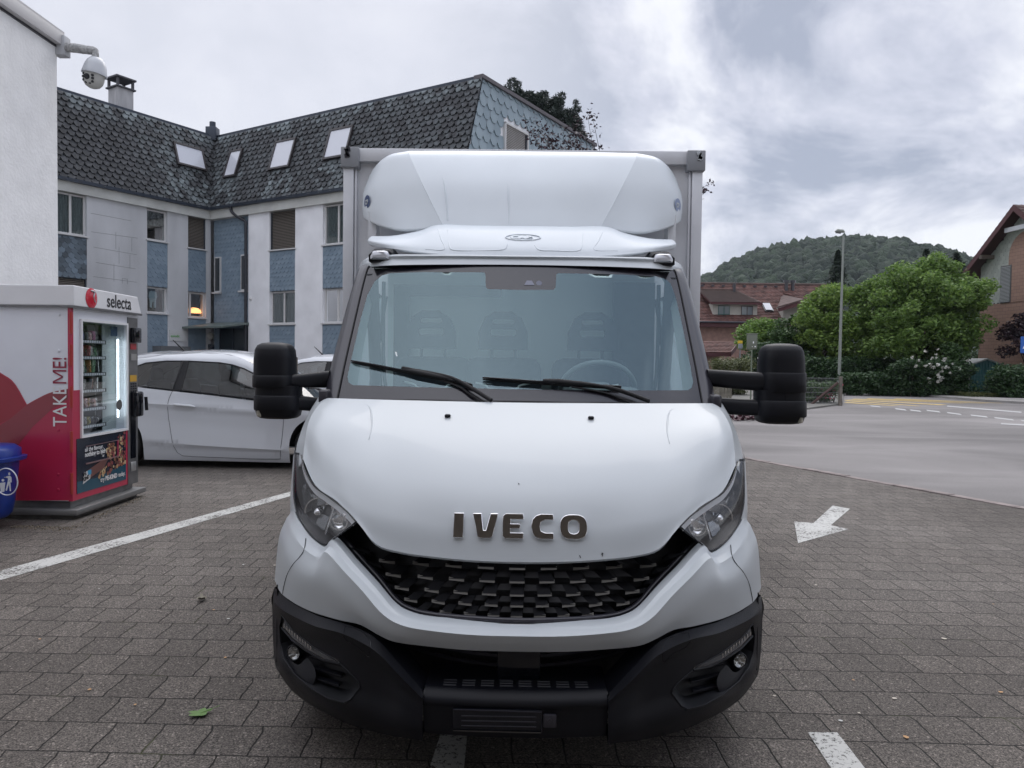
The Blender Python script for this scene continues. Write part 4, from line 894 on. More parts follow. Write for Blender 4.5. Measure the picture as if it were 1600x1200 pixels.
# =============== LEFT SIDE ===============
class Wing:
    """vertical wall plane: origin o, horizontal unit direction d, outward normal n"""
    def __init__(s, o, d, n): s.o = o; s.d = d.normalized(); s.n = n.normalized()
    def tz(s, px, py, off=0):
        r = ray(px, py); k = ((s.o+s.n*off)-O).dot(s.n)/r.dot(s.n); p = O+r*k; return (p-s.o).dot(s.d), p.z
    def p(s, t, z, off=0): q = s.o+s.d*t+s.n*off; return Vector((q.x, q.y, z))
    def block(s, mb, t0, t1, z0, z1, o0, o1, mi=0):
        v = [s.p(t, z, o) for o in (o0, o1) for z in (z0, z1) for t in (t0, t1)]
        return mb.add(v, [(0,1,3,2),(4,6,7,5),(0,4,5,1),(2,3,7,6),(0,2,6,4),(1,5,7,3)], mi)
cc = cam2w(-11.9, 29.05)
WL = Wing(cc, cam2w(-.52, -.854), cam2w(.854, -.52)); WR = Wing(cc, cam2w(.854, -.52), cam2w(-.52, -.854))
EAVE, RIDGE = 7.3, 10.45
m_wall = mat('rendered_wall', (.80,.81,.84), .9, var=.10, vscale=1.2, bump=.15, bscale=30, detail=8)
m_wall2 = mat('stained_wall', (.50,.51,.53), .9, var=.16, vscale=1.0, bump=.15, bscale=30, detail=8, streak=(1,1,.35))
m_trim = mat('window_trim_white', (.58,.58,.58), .5)
m_band = mat('eave_band', (.50,.51,.49), .85, var=.12, vscale=1.5, detail=8)
m_blue = leafmat('blue_shingle', (.165,.225,.285), (.215,.28,.345), 0, .6)
m_bluestain = leafmat('stained_shingle', (.06,.075,.09), (.165,.215,.265), 0, .7)
m_palegable = leafmat('gable_shingle', (.22,.285,.33), (.27,.34,.385), 0, .55)
m_gutter = mat('dark_gutter', (.045,.055,.075), .4, .4)
m_glassdark = mat('window_pane', (.03,.035,.04), .05, spec=.8); m_curtain = mat('curtain', (.24,.28,.29), .9)
m_winglass = glass('window_glass', (.8,.85,.85), .25)
m_blind = mat('brown_blind', (.17,.15,.13), .6); m_room = mat('dark_room', (.015,.017,.02), .9)
def slate_mat():
    m = bpy.data.materials.new('roof_slate'); m.use_nodes = True; t = m.node_tree; L = t.links.new; b = t.nodes['Principled BSDF']
    g = N(t, 'ShaderNodeNewGeometry'); r = N(t, 'ShaderNodeValToRGB'); L(g.outputs['Random Per Island'], r.inputs[0])
    r.color_ramp.elements[0].color = (.028,.030,.034,1); r.color_ramp.elements[1].color = (.047,.050,.056,1)
    n = N(t, 'ShaderNodeTexNoise'); n.inputs['Scale'].default_value = 6; n.inputs['Detail'].default_value = 7; L(g.outputs['Position'], n.inputs['Vector'])
    mr = N(t, 'ShaderNodeMapRange'); L(n.outputs[0], mr.inputs[0]); mr.inputs[1].default_value = .3; mr.inputs[2].default_value = .7; mr.inputs[3].default_value = .6; mr.inputs[4].default_value = 1.5
    v = N(t, 'ShaderNodeVectorMath', operation='SCALE'); L(r.outputs[0], v.inputs[0]); L(mr.outputs[0], v.inputs['Scale'])
    at = N(t, 'ShaderNodeAttribute'); at.attribute_name = 'patina'
    n2 = N(t, 'ShaderNodeTexNoise'); n2.inputs['Scale'].default_value = 3.0; n2.inputs['Detail'].default_value = 6; L(g.outputs['Position'], n2.inputs['Vector'])
    f = nd(t, 'MULTIPLY', at.outputs['Fac'], N_mr(t, n2.outputs[0], .42, .60)); f.node.use_clamp = True
    mx = N(t, 'ShaderNodeMix', data_type='RGBA'); L(f, mx.inputs['Factor']); L(v.outputs[0], mx.inputs['A']); mx.inputs['B'].default_value = (.215,.255,.27,1)
    L(mx.outputs['Result'], b.inputs['Base Color']); b.inputs['Roughness'].default_value = .75
    bp = N(t, 'ShaderNodeBump'); bp.inputs['Strength'].default_value = .4; bp.inputs['Distance'].default_value = .02; L(n.outputs[0], bp.inputs['Height']); L(bp.outputs[0], b.inputs['Normal']); return m
def N_mr(t, s, a, b_, c=0, d=1):
    m = N(t, 'ShaderNodeMapRange'); t.links.new(s, m.inputs[0])
    for i, q in enumerate((a, b_, c, d)): m.inputs[i+1].default_value = q
    return m.outputs[0]
m_slate = slate_mat()
def scales(fn, u0, u1, v0, v1, w, h, inside=None, lift=.02, cut=.30, jig=.004, patf=None, th=True, diag=False):
    """fn(u, v, off) -> point.  rows of overlapping clipped scales, bottom up"""
    mb = MB(); pat = []; r = 0; v = v0
    while v < v1:
        u = u0-(w/2 if r % 2 else 0)
        while u < u1+w/2:
            uc, vc = u+w/2, v
            if inside is None or inside(uc, vc+h*.5):
                j = random.uniform(-jig, jig); a = w*.488; e = lift+random.uniform(0, lift*.5)
                pts = [(uc-a, v+h*1.25, .002), (uc+a, v+h*1.25, .002), (uc+a, v+h*cut, e*.8), (uc+a*.45, v+j, e), (uc-a*.45, v+j, e), (uc-a, v+h*cut, e*.8)]
                if not diag: pass
                P3 = [fn(min(max(x, u0), u1), min(y, v1), o) for x, y, o in pts]
                b = len(mb.v)
                low = [fn(min(max(x, u0), u1), min(y, v1), 0) for x, y, o in pts[2:]]
                mb.add(P3+low, [(0,1,2,3,4,5), (2,6,7,3), (3,7,8,4), (4,8,9,5)])
                if patf:
                    pv_ = patf(uc, vc); pat += [pv_]*10
            u += w
        v += h; r += 1
    return mb, pat
def set_attr(o, name, vals):
    at = o.data.attributes.new(name, 'FLOAT', 'POINT'); at.data.foreach_set('value', vals)
def window(parent, W, x0, y0, x1, y1, kind='curtain', rec=.16, mullion=.5, sill=True):
    """window given by two opposite pixel corners on wing W"""
    ta, za = W.tz(x0, y0); tb, zb = W.tz(x1, y1); t0, t1 = min(ta, tb), max(ta, tb)
    if x0 != x1: zt = W.tz((x0+x1)/2, y0)[1]; zb2 = W.tz((x0+x1)/2, y1)[1]
    return window_tz(parent, W, t0, t1, zb2, zt, kind, rec, mullion, sill)
def window_tz(parent, W, t0, t1, z0, z1, kind='curtain', rec=.16, mullion=.5, sill=True):
    mb = MB(); fw = .055; o0, o1 = -rec, -rec+.05
    if kind != 'blind':
        for (a, b, c, d) in ((t0,t1,z0,z0+fw),(t0,t1,z1-fw,z1),(t0,t0+fw,z0+fw,z1-fw),(t1-fw,t1,z0+fw,z1-fw)): W.block(mb, a, b, c, d, o0, o1)
        if mullion: tm = t0+(t1-t0)*mullion; W.block(mb, tm-.035, tm+.035, z0+fw, z1-fw, o0, o1+.004)
    else:
        for (a, b, c, d) in ((t0,t0+.03,z0,z1),(t1-.03,t1,z0,z1)): W.block(mb, a, b, c, d, o0, o1+.05)
    w_ = mb.build('window', m_trim if kind != 'blind' else m_gutter, parent)
    if kind == 'blind':
        b = MB(); n = int((z1-z0)/.055)
        for i in range(n):
            z = z0+(i+.5)*(z1-z0)/n; v = [W.p(t, z+dz, o) for (dz, o) in ((-.024,-rec+.065),(.018,-rec+.03)) for t in (t0+.03, t1-.03)]
            b.add(v, [(0,1,3,2)]); b.add([q-Vector((0,0,.006)) for q in v], [(0,1,3,2)])
        b.build('blind', m_blind, w_); W.block(MB(), t0, t1, z0, z1, 0, 0)
        q = MB(); q.add([W.p(t0,z0,-rec+.01),W.p(t1,z0,-rec+.01),W.p(t1,z1,-rec+.01),W.p(t0,z1,-rec+.01)], [(0,1,2,3)]); q.build('pane', m_glassdark, w_)
    else:
        g_ = MB().add([W.p(t0,z0,-rec+.025),W.p(t1,z0,-rec+.025),W.p(t1,z1,-rec+.025),W.p(t0,z1,-rec+.025)], [(0,1,2,3)]); g_.build('pane', m_winglass, w_)
        q = MB(); n = 36; dk = kind in ('dark', 'lamp', 'lace')
        if not dk:
            pts = [t0+(t1-t0)*i/n for i in range(n+1)]
            q.grid([[W.p(t, z, -rec-.04+.02*math.sin(i*1.9)+.01*math.sin(i*.7)) for i, t in enumerate(pts)] for z in (z0, z1)]); q.build('curtain', m_curtain, w_, 60)
        else:
            q.add([W.p(t0,z0,-rec-.3),W.p(t1,z0,-rec-.3),W.p(t1,z1,-rec-.3),W.p(t0,z1,-rec-.3)], [(0,1,2,3)]); q.build('room_back', m_room, w_)
        if kind == 'lace':
            q = MB(); n = 30; pts = [t0+(t1-t0)*i/n for i in range(n+1)]
            q.grid([[W.p(t, zz, -rec-.04+.015*math.sin(i*1.3)) for i, t in enumerate(pts)] for zz in (z1-.05, z1-(z1-z0)*.5)]); q.build('lace_curtain', mm('lace', (.11,.115,.12), .9, var=.7, vscale=14), w_, 60)
        if kind == 'lamp':
            tm = t0+(t1-t0)*.45; q = MB(); q.lathe([(.28,-.10),(.26,.02),(.16,.09),(.0,.12)], W.p(tm, z0+.28, -rec-.12), 16)
            q.build('room_lamp', mm('lit_lamp_shade', (.6,.3,.12), .6, emit=(1,.42,.16), em=1.1), w_, 60)
    if sill:
        q = MB(); W.block(q, t0-.05, t1+.05, z0-.05, z0-.003, -rec+.0, .045); q.build('sill', m_trim, w_)
    return w_
def build_apartments():
    b = thing('apartment_building', 'two winged apartment block with dark slate roof and blue shingle panels', 'apartment building', (cc.x, cc.y, 0))
    Lt, Rt = 14.0, 12.1
    # ---- walls as piers around full-height window bays: (t0, t1, [(z0, z1, kind)]) ----
    def zp(W, px, py): return W.tz(px, py)[1]
    def tp(W, px, py=420): return W.tz(px, py)[0]
    # right wing bays
    baysR = [(tp(WR,421), tp(WR,461)), (tp(WR,504), tp(WR,547))]
    gap = baysR[1][0]-baysR[0][0]; baysR.append((baysR[1][0]+gap, baysR[1][1]+gap)); baysR.append((baysR[1][0]+2*gap, baysR[1][1]+2*gap))
    zu0, zu1 = zp(WR,440,389), zp(WR,440,333); zl0, zl1 = zp(WR,440,506), zp(WR,440,455)
    baysL = [(tp(WL,322), tp(WL,294)), (tp(WL,262), tp(WL,230)), (tp(WL,136), tp(WL,80)), (10.2, 11.6)]
    def wall(W, bays, tmax, name, mW, t_start=0):
        mb = MB(); t = t_start
        for a, c in sorted(bays)+[(tmax, tmax)]:
            if a > t: W.block(mb, t, a, 0, EAVE-.38, -.35, 0)
            t = c
        mb.build(name, mW, b)
    tb0, tb1 = tp(WR, 334), tp(WR, 388)
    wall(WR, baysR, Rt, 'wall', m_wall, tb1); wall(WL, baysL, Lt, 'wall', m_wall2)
    # band under the eaves
    mb = MB(); WR.block(mb, .0, Rt, EAVE-.38, EAVE-.04, -.35, .10); WL.block(mb, .1, Lt, EAVE-.38, EAVE-.04, -.35, .10); mb.build('eave_band', m_band, b)
    mb = MB(); WR.block(mb, .22, Rt+.05, EAVE-.05, EAVE+.06, .10, .22); WL.block(mb, .22, Lt, EAVE-.05, EAVE+.06, .10, .22); mb.build('gutter', m_gutter, b)
    # shingle panels + windows
    def panel(W, t0, t1, z0, z1, m=m_blue, w=.20, h=.16, off=-.02):
        fn = lambda u, v, o: W.p(u, v, off+o)
        mb, _ = scales(fn, t0, t1, z0, z1, w, h, None, .012, .42); mb.add([W.p(t0,z0,off-.004),W.p(t1,z0,off-.004),W.p(t1,z1,off-.004),W.p(t0,z1,off-.004)], [(0,1,2,3)])
        return mb.build('shingle_panel', m, b)
    kindsR = [('blind','curtain')]+[('curtain','curtain')]*3
    for (t0, t1), kk in zip(baysR, kindsR):
        sb = MB(); WR.block(sb, t0, t1, 0, EAVE-.38, -.35, -.26); sb.build('bay_back', m_wall, b)
        window_tz(b, WR, t0, t1, zu0, EAVE-.40, kk[0]); window_tz(b, WR, t0, t1, zl0, zl1, kk[1])
        panel(WR, t0, t1, zl1+.02, zu0-.06); panel(WR, t0, t1, 0.3, zl0-.06)
    for i, (t0, t1) in enumerate(baysL):
        x = (322,262,136,60)[i]
        hu0 = [zp(WL,308,388), zp(WL,246,376), zp(WL,112,366), zp(WL,112,366)][i]; hl0 = [zp(WL,308,496), zp(WL,246,489), zp(WL,246,489), zp(WL,246,489)][i]; hl1 = [zp(WL,308,457), zp(WL,246,449), zp(WL,112,435), zp(WL,112,435)][i]
        sb = MB(); WL.block(sb, t0, t1, 0, EAVE-.38, -.60, -.55); sb.build('bay_back', m_wall, b)
        window_tz(b, WL, t0, t1, hu0, EAVE-.40, ['blind','lace','curtain','curtain'][i], mullion=[0,0,.42,.5][i])
        window_tz(b, WL, t0, t1, hl0, hl1, ['lamp','dark','blind','curtain'][i], mullion=[.8,0,.5,.5][i])
        panel(WL, t0, t1, hl1+.02, hu0-.06, m_bluestain if i == 2 else m_blue); panel(WL, t0, t1, .3, hl0-.06)
    # tooth-shaped ornament in the lower dark window
    t0, t1 = baysL[1]; tc_ = (t0+t1)/2+.05; z0 = zp(WL,246,486); tooth = [(-.14,.75),(-.17,.55),(-.13,.38),(-.12,.05),(-.05,.02),(-.02,.30),(.02,.30),(.05,.02),(.12,.05),(.13,.38),(.17,.55),(.14,.75),(.05,.80),(0,.76),(-.05,.80)]
    MB().prism([WL.p(tc_+a, z0+c*.8+.1, -.21) for a, c in tooth], -WL.n*.03).build('window_ornament', mat('pale_ornament', (.30,.38,.42), .5), b)
    # corner bay clad in blue shingles with two narrow windows
    sb = MB(); WR.block(sb, .05, tb1, 0, EAVE-.38, -.42, -.12); sb.build('corner_wall', m_wall, b)
    fn = lambda u, v, o: WR.p(u, v, -.115+o)
    w1 = (tp(WR,333), tp(WR,342)); w2 = (tp(WR,374), tp(WR,384)); zs0, zs1 = zp(WR,360,455), zp(WR,360,399)
    ins = lambda u, v: not ((w1[0]-.1 < u < w1[1]+.1 or w2[0]-.1 < u < w2[1]+.1) and zs0-.15 < v < zs1+.1)
    mb, _ = scales(fn, .06, tb1, .2, EAVE-.39, .20, .16, ins, .012, .42); mb.add([WR.p(.06,.2,-.119),WR.p(tb1,.2,-.119),WR.p(tb1,EAVE-.39,-.119),WR.p(.06,EAVE-.39,-.119)], [(0,1,2,3)]); mb.build('shingle_panel', m_blue, b)
    for a, c in (w1, w2):
        q = MB(); WR.block(q, a, c, zs0, zs1, -.13, -.06); o = q.build('window', m_trim, b); q = MB(); WR.block(q, a+.04, c-.04, zs0+.05, zs1-.05, -.07, -.055); q.build('pane', m_glassdark, o)
        q = MB(); WR.block(q, a-.05, c+.08, zs0-.06, zs0-.003, -.06, .04); q.build('sill', m_trim, o)
    # door under a canopy
    q = MB(); WR.block(q, tp(WR,342), tp(WR,384), 0, zp(WR,360,513), -.115, -.07); d_ = q.build('door', mat('door_dark', (.03,.04,.05), .15), b)
    q = MB()
    for x in (342, 362, 383): WR.block(q, tp(WR,x)-.03, tp(WR,x)+.03, 0, zp(WR,360,513), -.07, -.04)
    q.build('door_frame', m_gutter, d_)
    q = MB(); z = zp(WR,360,506); v = [WR.p(.1,z,-.1),WR.p(tb1+.05,z-.02,-.1),WR.p(tb1+.1,z-.22,1.25),WR.p(-.35,z-.22,1.25)]; q.prism(v, (0,0,.07)); q.build('canopy', mat('canopy_green_grey', (.13,.16,.15), .4), b)
    # entrance details on the left wing
    q = MB(); WL.block(q, tp(WL,291), tp(WL,264), zp(WL,278,533), zp(WL,278,516), 0, .03); s_ = q.build('sign_plate', mat('sign_white', (.55,.56,.56), .4), b)
    t_, z_ = WL.tz(266, 527); Mt = frame(WL.p(t_, zp(WL,278,527), .034), -WL.d, (0,0,1)); text_mb('solodit', .13, Mt, .001, None, 0, 1.0, bold=.003).build('sign_text', mat('sign_green', (.12,.38,.10), .5), s_)
    q = MB().lathe([(0,.06),(.10,.05),(.15,0)], WL.p(tp(WL,329), zp(WL,329,525), .0), 20, WL.n.to_track_quat('Z','Y').to_matrix()); q.build('wall_lamp', mat('opal_globe', (.5,.5,.47), .4), b, 60)
    q = MB(); WL.block(q, tp(WL,333), tp(WL,325), zp(WL,329,548), zp(WL,329,538), 0, .08); q.build('bell_panel', m_gutter, b)
    q = MB(); WL.block(q, tp(WL,285), tp(WL,238), .9, zp(WL,262,541), .0, .5); q.build('letter_boxes', mat('letterbox_grey', (.17,.18,.19), .5, .5), b, None)
    q = MB().lathe([(0,.05),(.05,.04),(.07,0)], WR.p(tp(WR,392), zp(WR,392,467), 0), 12, WR.n.to_track_quat('Z','Y').to_matrix()); q.build('wall_sensor', m_trim, b, 60)
    # joints scratched in the render of the wide pier
    q = MB()
    for (x0, y0, x1, y1) in ((142,333,205,345),(142,362,215,372),(146,386,214,398),(150,410,212,420),(146,432,214,441),(181,362,181,389),(206,372,206,393),(186,386,186,412),(178,412,178,440),(203,398,203,420),(191,435,199,436),(199,436,199,444),(191,435,191,443)):
        a, c = WL.tz(x0, y0), WL.tz(x1, y1); q.tube([WL.p(*a, .0), WL.p(*c, .0)], .006, 4)
    q.build('wall_joint', mat('joint_dirt', (.24,.25,.26), .9), b)
    # ---- mansard roof ----
    S = 1.0
    def roofpt(W, sgn):
        def f(u, v, o):   # v measured in z
            k = (v-EAVE)/(RIDGE-EAVE); nn = (W.n*(RIDGE-EAVE)+Vector((0,0,1))*S).normalized()
            return W.p(u, v, .16-k*S-.16*0)+nn*o
        return f
    def lim(k): return -k*S       # the valley in the corner: both roofs lean back
    for W, tm, nm in ((WR, Rt, 'R'), (WL, Lt, 'L')):
        f = roofpt(W, 1)
        mb = MB().add([f(.16,EAVE,-.03), f(tm+.1,EAVE,-.03), f(tm+.1,RIDGE,-.03), f(-S,RIDGE,-.03)], [(0,1,2,3)]); mb.build('roof_slope', m_gutter, b)
        tt = tm
        def ins(u, v, nm=nm, tm=tm):
            k = (v-EAVE)/(RIDGE-EAVE); return u > .12-k*S-.05 and True
        sky = {'R': [(353,235,386,278),(424,217,474,266),(509,198,563,250)], 'L': [(262,224,318,264)]}[nm]
        sk = []
        for (x0, y0, x1, y1) in sky:
            # unproject to the sloping plane
            def onr(px, py):
                nn = (W.n*(RIDGE-EAVE)+Vector((0,0,1))*S).normalized(); r = ray(px, py); p0 = W.p(0, EAVE, .16); k = (p0-O).dot(nn)/r.dot(nn); p = O+r*k
                return (p-W.o).dot(W.d), p.z
            sk.append((onr, x0, y0, x1, y1))
        def patf(u, v, nm=nm, sk=sk):
            k = (v-EAVE)/(RIDGE-EAVE); a = max(0, (k-.72)/.28)*1.5
            if nm == 'L': a = max(a, .95*max(0, 1-abs(u-1.3)/1.9))
            else: a = max(a, .35, .9*max(0, 1-abs(u-.0)/1.2))
            for (onr, x0, y0, x1, y1) in sk:
                ub, vb = onr((x0+x1)/2-(8 if nm == 'R' else 0), y1)
                if abs(u-ub) < .75 and v < vb: a = max(a, 1.15)
            return min(a, 1.2)*random.uniform(.2, .8)
        mb, pat = scales(f, -S, tm+.1, EAVE-.02, RIDGE, .26, .20, ins, .045, .62, .012, patf)
        o = mb.build('roof_slates', m_slate, b, None, weld=False); set_attr(o, 'patina', pat)
        q = MB(); q.prism([f(-S,RIDGE,.0), f(tm,RIDGE,.0), f(tm,RIDGE,-.5)+Vector((0,0,.1)), f(-S,RIDGE,-.5)+Vector((0,0,.1))], (0,0,.09)); q.build('ridge_flashing', m_gutter, b)
        # skylights
        for (onr, x0, y0, x1, y1) in sk:
            if nm == 'R':
                wdx = (x1-x0); corners = [(x0+ (0), y1), (x1-wdx*.33, y1-wdx*.12), (x1, y0), (x0+wdx*.33, y0+wdx*.12)]
                cs = [onr(*c) for c in ((x0,y1),(x1,y0))]
            else: cs = [onr(x0+14, y1), onr(x1, y0+16)]
            if nm == 'R':
                tlo, zlo = onr(x0, y1); thi, zhi = onr(x1, y0); wid = {353:.62,424:.98,509:1.0}[x0]
                ta, tb_ = tlo, tlo+wid; zl, zh = zlo, zhi
            else:
                ta, tb_ = onr(318, 262)[0], onr(276, 250)[0]; zl, zh = onr(300, 262)[1], onr(268, 224)[1]
            def fq(t, z, o): return f(t, z, o)
            q = MB(); fw = .07
            for (a, c, d, e_) in ((ta-.06,tb_+.06,zl-.05,zl+.02),(ta-.06,tb_+.06,zh-.02,zh+.05),(ta-.06,ta+.01,zl,zh),(tb_-.01,tb_+.06,zl,zh)):
                v = [fq(t, z, o) for o in (0, .13) for z in (d, e_) for t in (a, c)]; q.add(v, [(0,1,3,2),(4,6,7,5),(0,4,5,1),(2,3,7,6),(0,2,6,4),(1,5,7,3)])
            so_ = q.build('skylight', mm('skylight_frame', (.035,.03,.032), .4), b)
            MB().add([fq(ta,zl,.10), fq(tb_,zl,.10), fq(tb_,zh,.10), fq(ta,zh,.10)], [(0,1,2,3)]).build('skylight_pane', mm('skylight_blind', (.60,.62,.68), .12, coat=.6), so_)
    # vent hood by the left skylight, stub chimney in the corner
    p = WL.p(-.75, 0, -.9); q = MB().rbox((p.x, p.y, RIDGE+.12), (.42,.42,.55), .02).cyl((p.x, p.y, RIDGE+.3), (p.x, p.y, RIDGE+.62), .12); q.build('corner_flue', m_gutter, b, 40)
    # gable end, pale shingles
    e0 = WR.p(Rt+.03, 0, 0); We = Wing(Vector((e0.x, e0.y, 0)), -WR.n, WR.d)
    def gin(u, v): return u > -.12+(v-EAVE)/(RIDGE-EAVE)*(S-.1) and not (gw[0]-.05 < u < gw[1]+.05 and v < gw[3]+.03 and v > gw[2]-.05)
    g0, g1 = We.tz(788, 196), We.tz(822, 210); gw = (g0[0]-.0, g1[0], g1[1]-1.5, (g0[1]+g1[1])/2)
    mb = MB(); mb.add([We.p(0,0,-.02), We.p(9.2,0,-.02), We.p(9.2,RIDGE,-.02), We.p(S*.9,RIDGE,-.02), We.p(-.16,EAVE,-.02), We.p(0,EAVE-.1,-.02)], [(0,1,2,3,4,5)])
    mb.build('gable_wall', m_wall, b)
    mb, _ = scales(lambda u, v, o: We.p(max(u, -.16+(v-EAVE)/(RIDGE-EAVE)*(S+.06)), v, o), -.1, 9.0, 6.0, RIDGE-.02, .42, .36, gin, .03, .42); mb.build('shingle_panel', m_palegable, b)
    q = MB(); q.prism([We.p(S*.8,RIDGE-.02,.10), We.p(9.3,RIDGE-.02,.10), We.p(9.3,RIDGE+.10,.10), We.p(S*.8,RIDGE+.10,.10)], -We.n*.35); q.build('roof_edge', mat('edge_brown', (.10,.09,.10), .6), b)
    window_tz(b, We, gw[0], gw[1], gw[2], gw[3], 'blind', rec=.06, sill=False)
    q = MB()
    for (a, c, d, e_) in ((gw[0]-.06,gw[0],gw[2],gw[3]+.06),(gw[1],gw[1]+.06,gw[2],gw[3]+.06),(gw[0]-.06,gw[1]+.06,gw[3],gw[3]+.06)): We.block(q, a, c, d, e_, -.02, .09)
    q.build('window_surround', m_trim, b)
    # flat roof and far walls close the block
    q = MB(); z = RIDGE+.02
    a = [WR.p(-S,z,-S), WR.p(Rt-.05,z,-S), WR.p(Rt-.05,z,-9.5), WR.p(-9,z,-9.5)]; q.prism(a, (0,0,-.12))
    a = [WL.p(-S,z-.03,-S), WL.p(Lt,z-.03,-S), WL.p(Lt,z-.03,-9.0), WL.p(-9,z-.03,-9.0)]; q.prism(a, (0,0,-.12)); q.build('flat_roof', m_gutter, b)
    q = MB(); WL.block(q, Lt-.2, Lt, 0, RIDGE-.2, -9, -.36); WL.block(q, -9, Lt, 0, RIDGE-.2, -9.2, -9); WR.block(q, -9, Rt, 0, RIDGE-.2, -9.7, -9.5); q.build('rear_wall', m_wall, b)
    # drainpipe
    x = 386; a = WR.p(tp(WR,366,330), EAVE-.05, .16); t2 = tp(WR,386,400)
    pts = [a, WR.p(tp(WR,367,338), EAVE-.22, .14), WR.p(tp(WR,374), EAVE-.42, .08), WR.p(t2-.03, EAVE-.62, .06), WR.p(t2, EAVE-.85, .06), WR.p(t2, 4, .06), WR.p(t2, 0, .06)]
    MB().tube(spline(pts[:5], 14)+pts[5:], .055, 10).build('drainpipe', mat('pipe_dark', (.03,.032,.04), .35, .3), b, 60)
    # chimney on the left wing
    def onflat(px, py, back): 
        r = ray(px, py); p0 = WL.p(0,0,-back); k = (p0-O).dot(WL.n)/r.dot(WL.n); return O+r*k
    q0 = onflat(189, 170, 2.2); zt = onflat(189, 140, 2.2).z; Mr = Matrix.Rotation(math.atan2(WL.n.y, WL.n.x), 3, 'Z')
    c_ = MB().rbox((q0.x, q0.y, (RIDGE+zt)/2-.2), (.62,.62,zt-RIDGE+.4), .01, Mr).build('chimney', mat('chimney_render', (.36,.36,.37), .9, var=.18, vscale=2, streak=(3,3,.5)), b, 40)
    q = MB().rbox((q0.x,q0.y,zt+.0), (.76,.76,.06), .01, Mr)
    for sx in (-1,1):
        for sy in (-1,1): q.box(Vector((q0.x,q0.y,zt+.18))+Mr @ Vector((sx*.29,sy*.29,0)), (.08,.08,.32), Mr)
    q.rbox((q0.x,q0.y,zt+.36), (.78,.78,.07), .01, Mr); q.build('chimney_cap', mat('cap_slate', (.07,.07,.08), .7), c_)
build_apartments()
# ---- near white building at the left edge ----
def build_near():
    Xw = -5.98; pe = PX(90, 300, Xw); Yw = pe.y
    b = thing('white_building', 'white roughcast wall with pale metal roof edge at far left', 'building', (Xw-3, Yw-2, 0))
    zt = PX(90, 72, Xw).z; zf = PX(88, 52, Xw+.05).z
    m = mat('white_roughcast', (.80,.80,.80), .95, var=.05, vscale=4, bump=.6, bscale=22)
    m.node_tree.nodes['Bump'].inputs['Distance'].default_value = .012
    MB().bb((Xw-6, 2.5, 0), (Xw, Yw, zt)).build('wall', m, b)
    MB().rbox((Xw-3+.03, (2.5+Yw)/2, (zt+zf)/2+.02), (6.1, Yw-2.5+.06, zf-zt+.04), .01).bb((Xw-6,2.45,zf+.04),(Xw+.07,Yw+.05,zf+.07)).build('fascia', mat('fascia_metal', (.50,.49,.49), .5), b, 40)
    MB().bb((Xw-5.9,2.6,zt-.03),(Xw+.015,Yw-.02,zt-.002)).build('fascia_shadow_strip', M['pillar'], b)  # black strip painted in for the shade under the fascia
    # camera
    c = thing('security_camera', 'white dome security camera hanging from bracket on wall corner', 'camera', (Xw, Yw, zt))
    Yc = Yw+.02
    def q(px, py, dY=0): return P(px, py, Yc+dY)
    kx = Yc/F
    a = q(95, 72); MB().rbox((a.x+.0, Yc+.02, a.z), (18*kx, .14, 30*kx), .01).build('mount_box', mat('cam_grey', (.42,.43,.45), .5, var=.1), c, 40)
    MB().tube(spline([q(104,74), q(120,75.5), q(136,78), q(146,79.5), q(149,84), q(148.5,91)], 22), [7*kx]*8+[6.5*kx]*8+[5*kx]*7, 12).build('bracket_arm', mat('mottled_bracket', (.33,.33,.33), .7, var=.45, vscale=40), c, 60)
    p = q(148, 112); r = 17.6*kx; k = kx
    prof = [(4*k,22*k),(8*k,21*k),(12.5*k,16*k),(15.5*k,9*k),(17.3*k,0),(18.2*k,-3*k),(18.2*k,-5*k),(15.5*k,-5*k)]
    tilt = Matrix.Rotation(R(9), 3, 'Y')
    MB().lathe(prof, p, 28, tilt).build('dome_cover', mat('cam_white', (.48,.50,.53), .35, coat=.3), c, 60)
    prof = [(15*k,-4*k),(15*k,-12*k),(13.6*k,-18*k),(10*k,-23*k),(5*k,-25.5*k),(0,-26*k)]
    MB().lathe(prof, p, 28, tilt).build('camera_ball', mat('cam_face', (.42,.42,.40), .4), c, 60)
    def face(dx, dy, rr, nm, m, d=.0):
        ctr = p+tilt @ Vector((dx*k, -14.2*k-d, (dy)*k)); yy = math.sqrt(max(0, (15.3)**2-(dx)**2))*k
        ctr = p+tilt @ Vector((dx*k, -math.sqrt(max(4, 15.0**2-dx*dx-max(0,(-dy-12))**2*1.4))*k-.004, dy*k))
        return MB().lathe([(0,.006),(rr*k,.004),(rr*k*1.1,-.01)], ctr, 16, (tilt @ Vector((dx*.02,-1,-.15))).to_track_quat('Z','Y').to_matrix()).build(nm, m, c, 40)
    face(-2, -13, 4.2, 'lens', M['gloss'])
    for dx, dy in ((-9,-8.5),(-9.2,-13),(-8.5,-17.5),(-4,-20.5),(2,-21),(6,-18.5),(6.5,-14),(6,-9.5)): face(dx, dy, 1.9, 'infrared_lamp', M['lampdark'])
build_near()
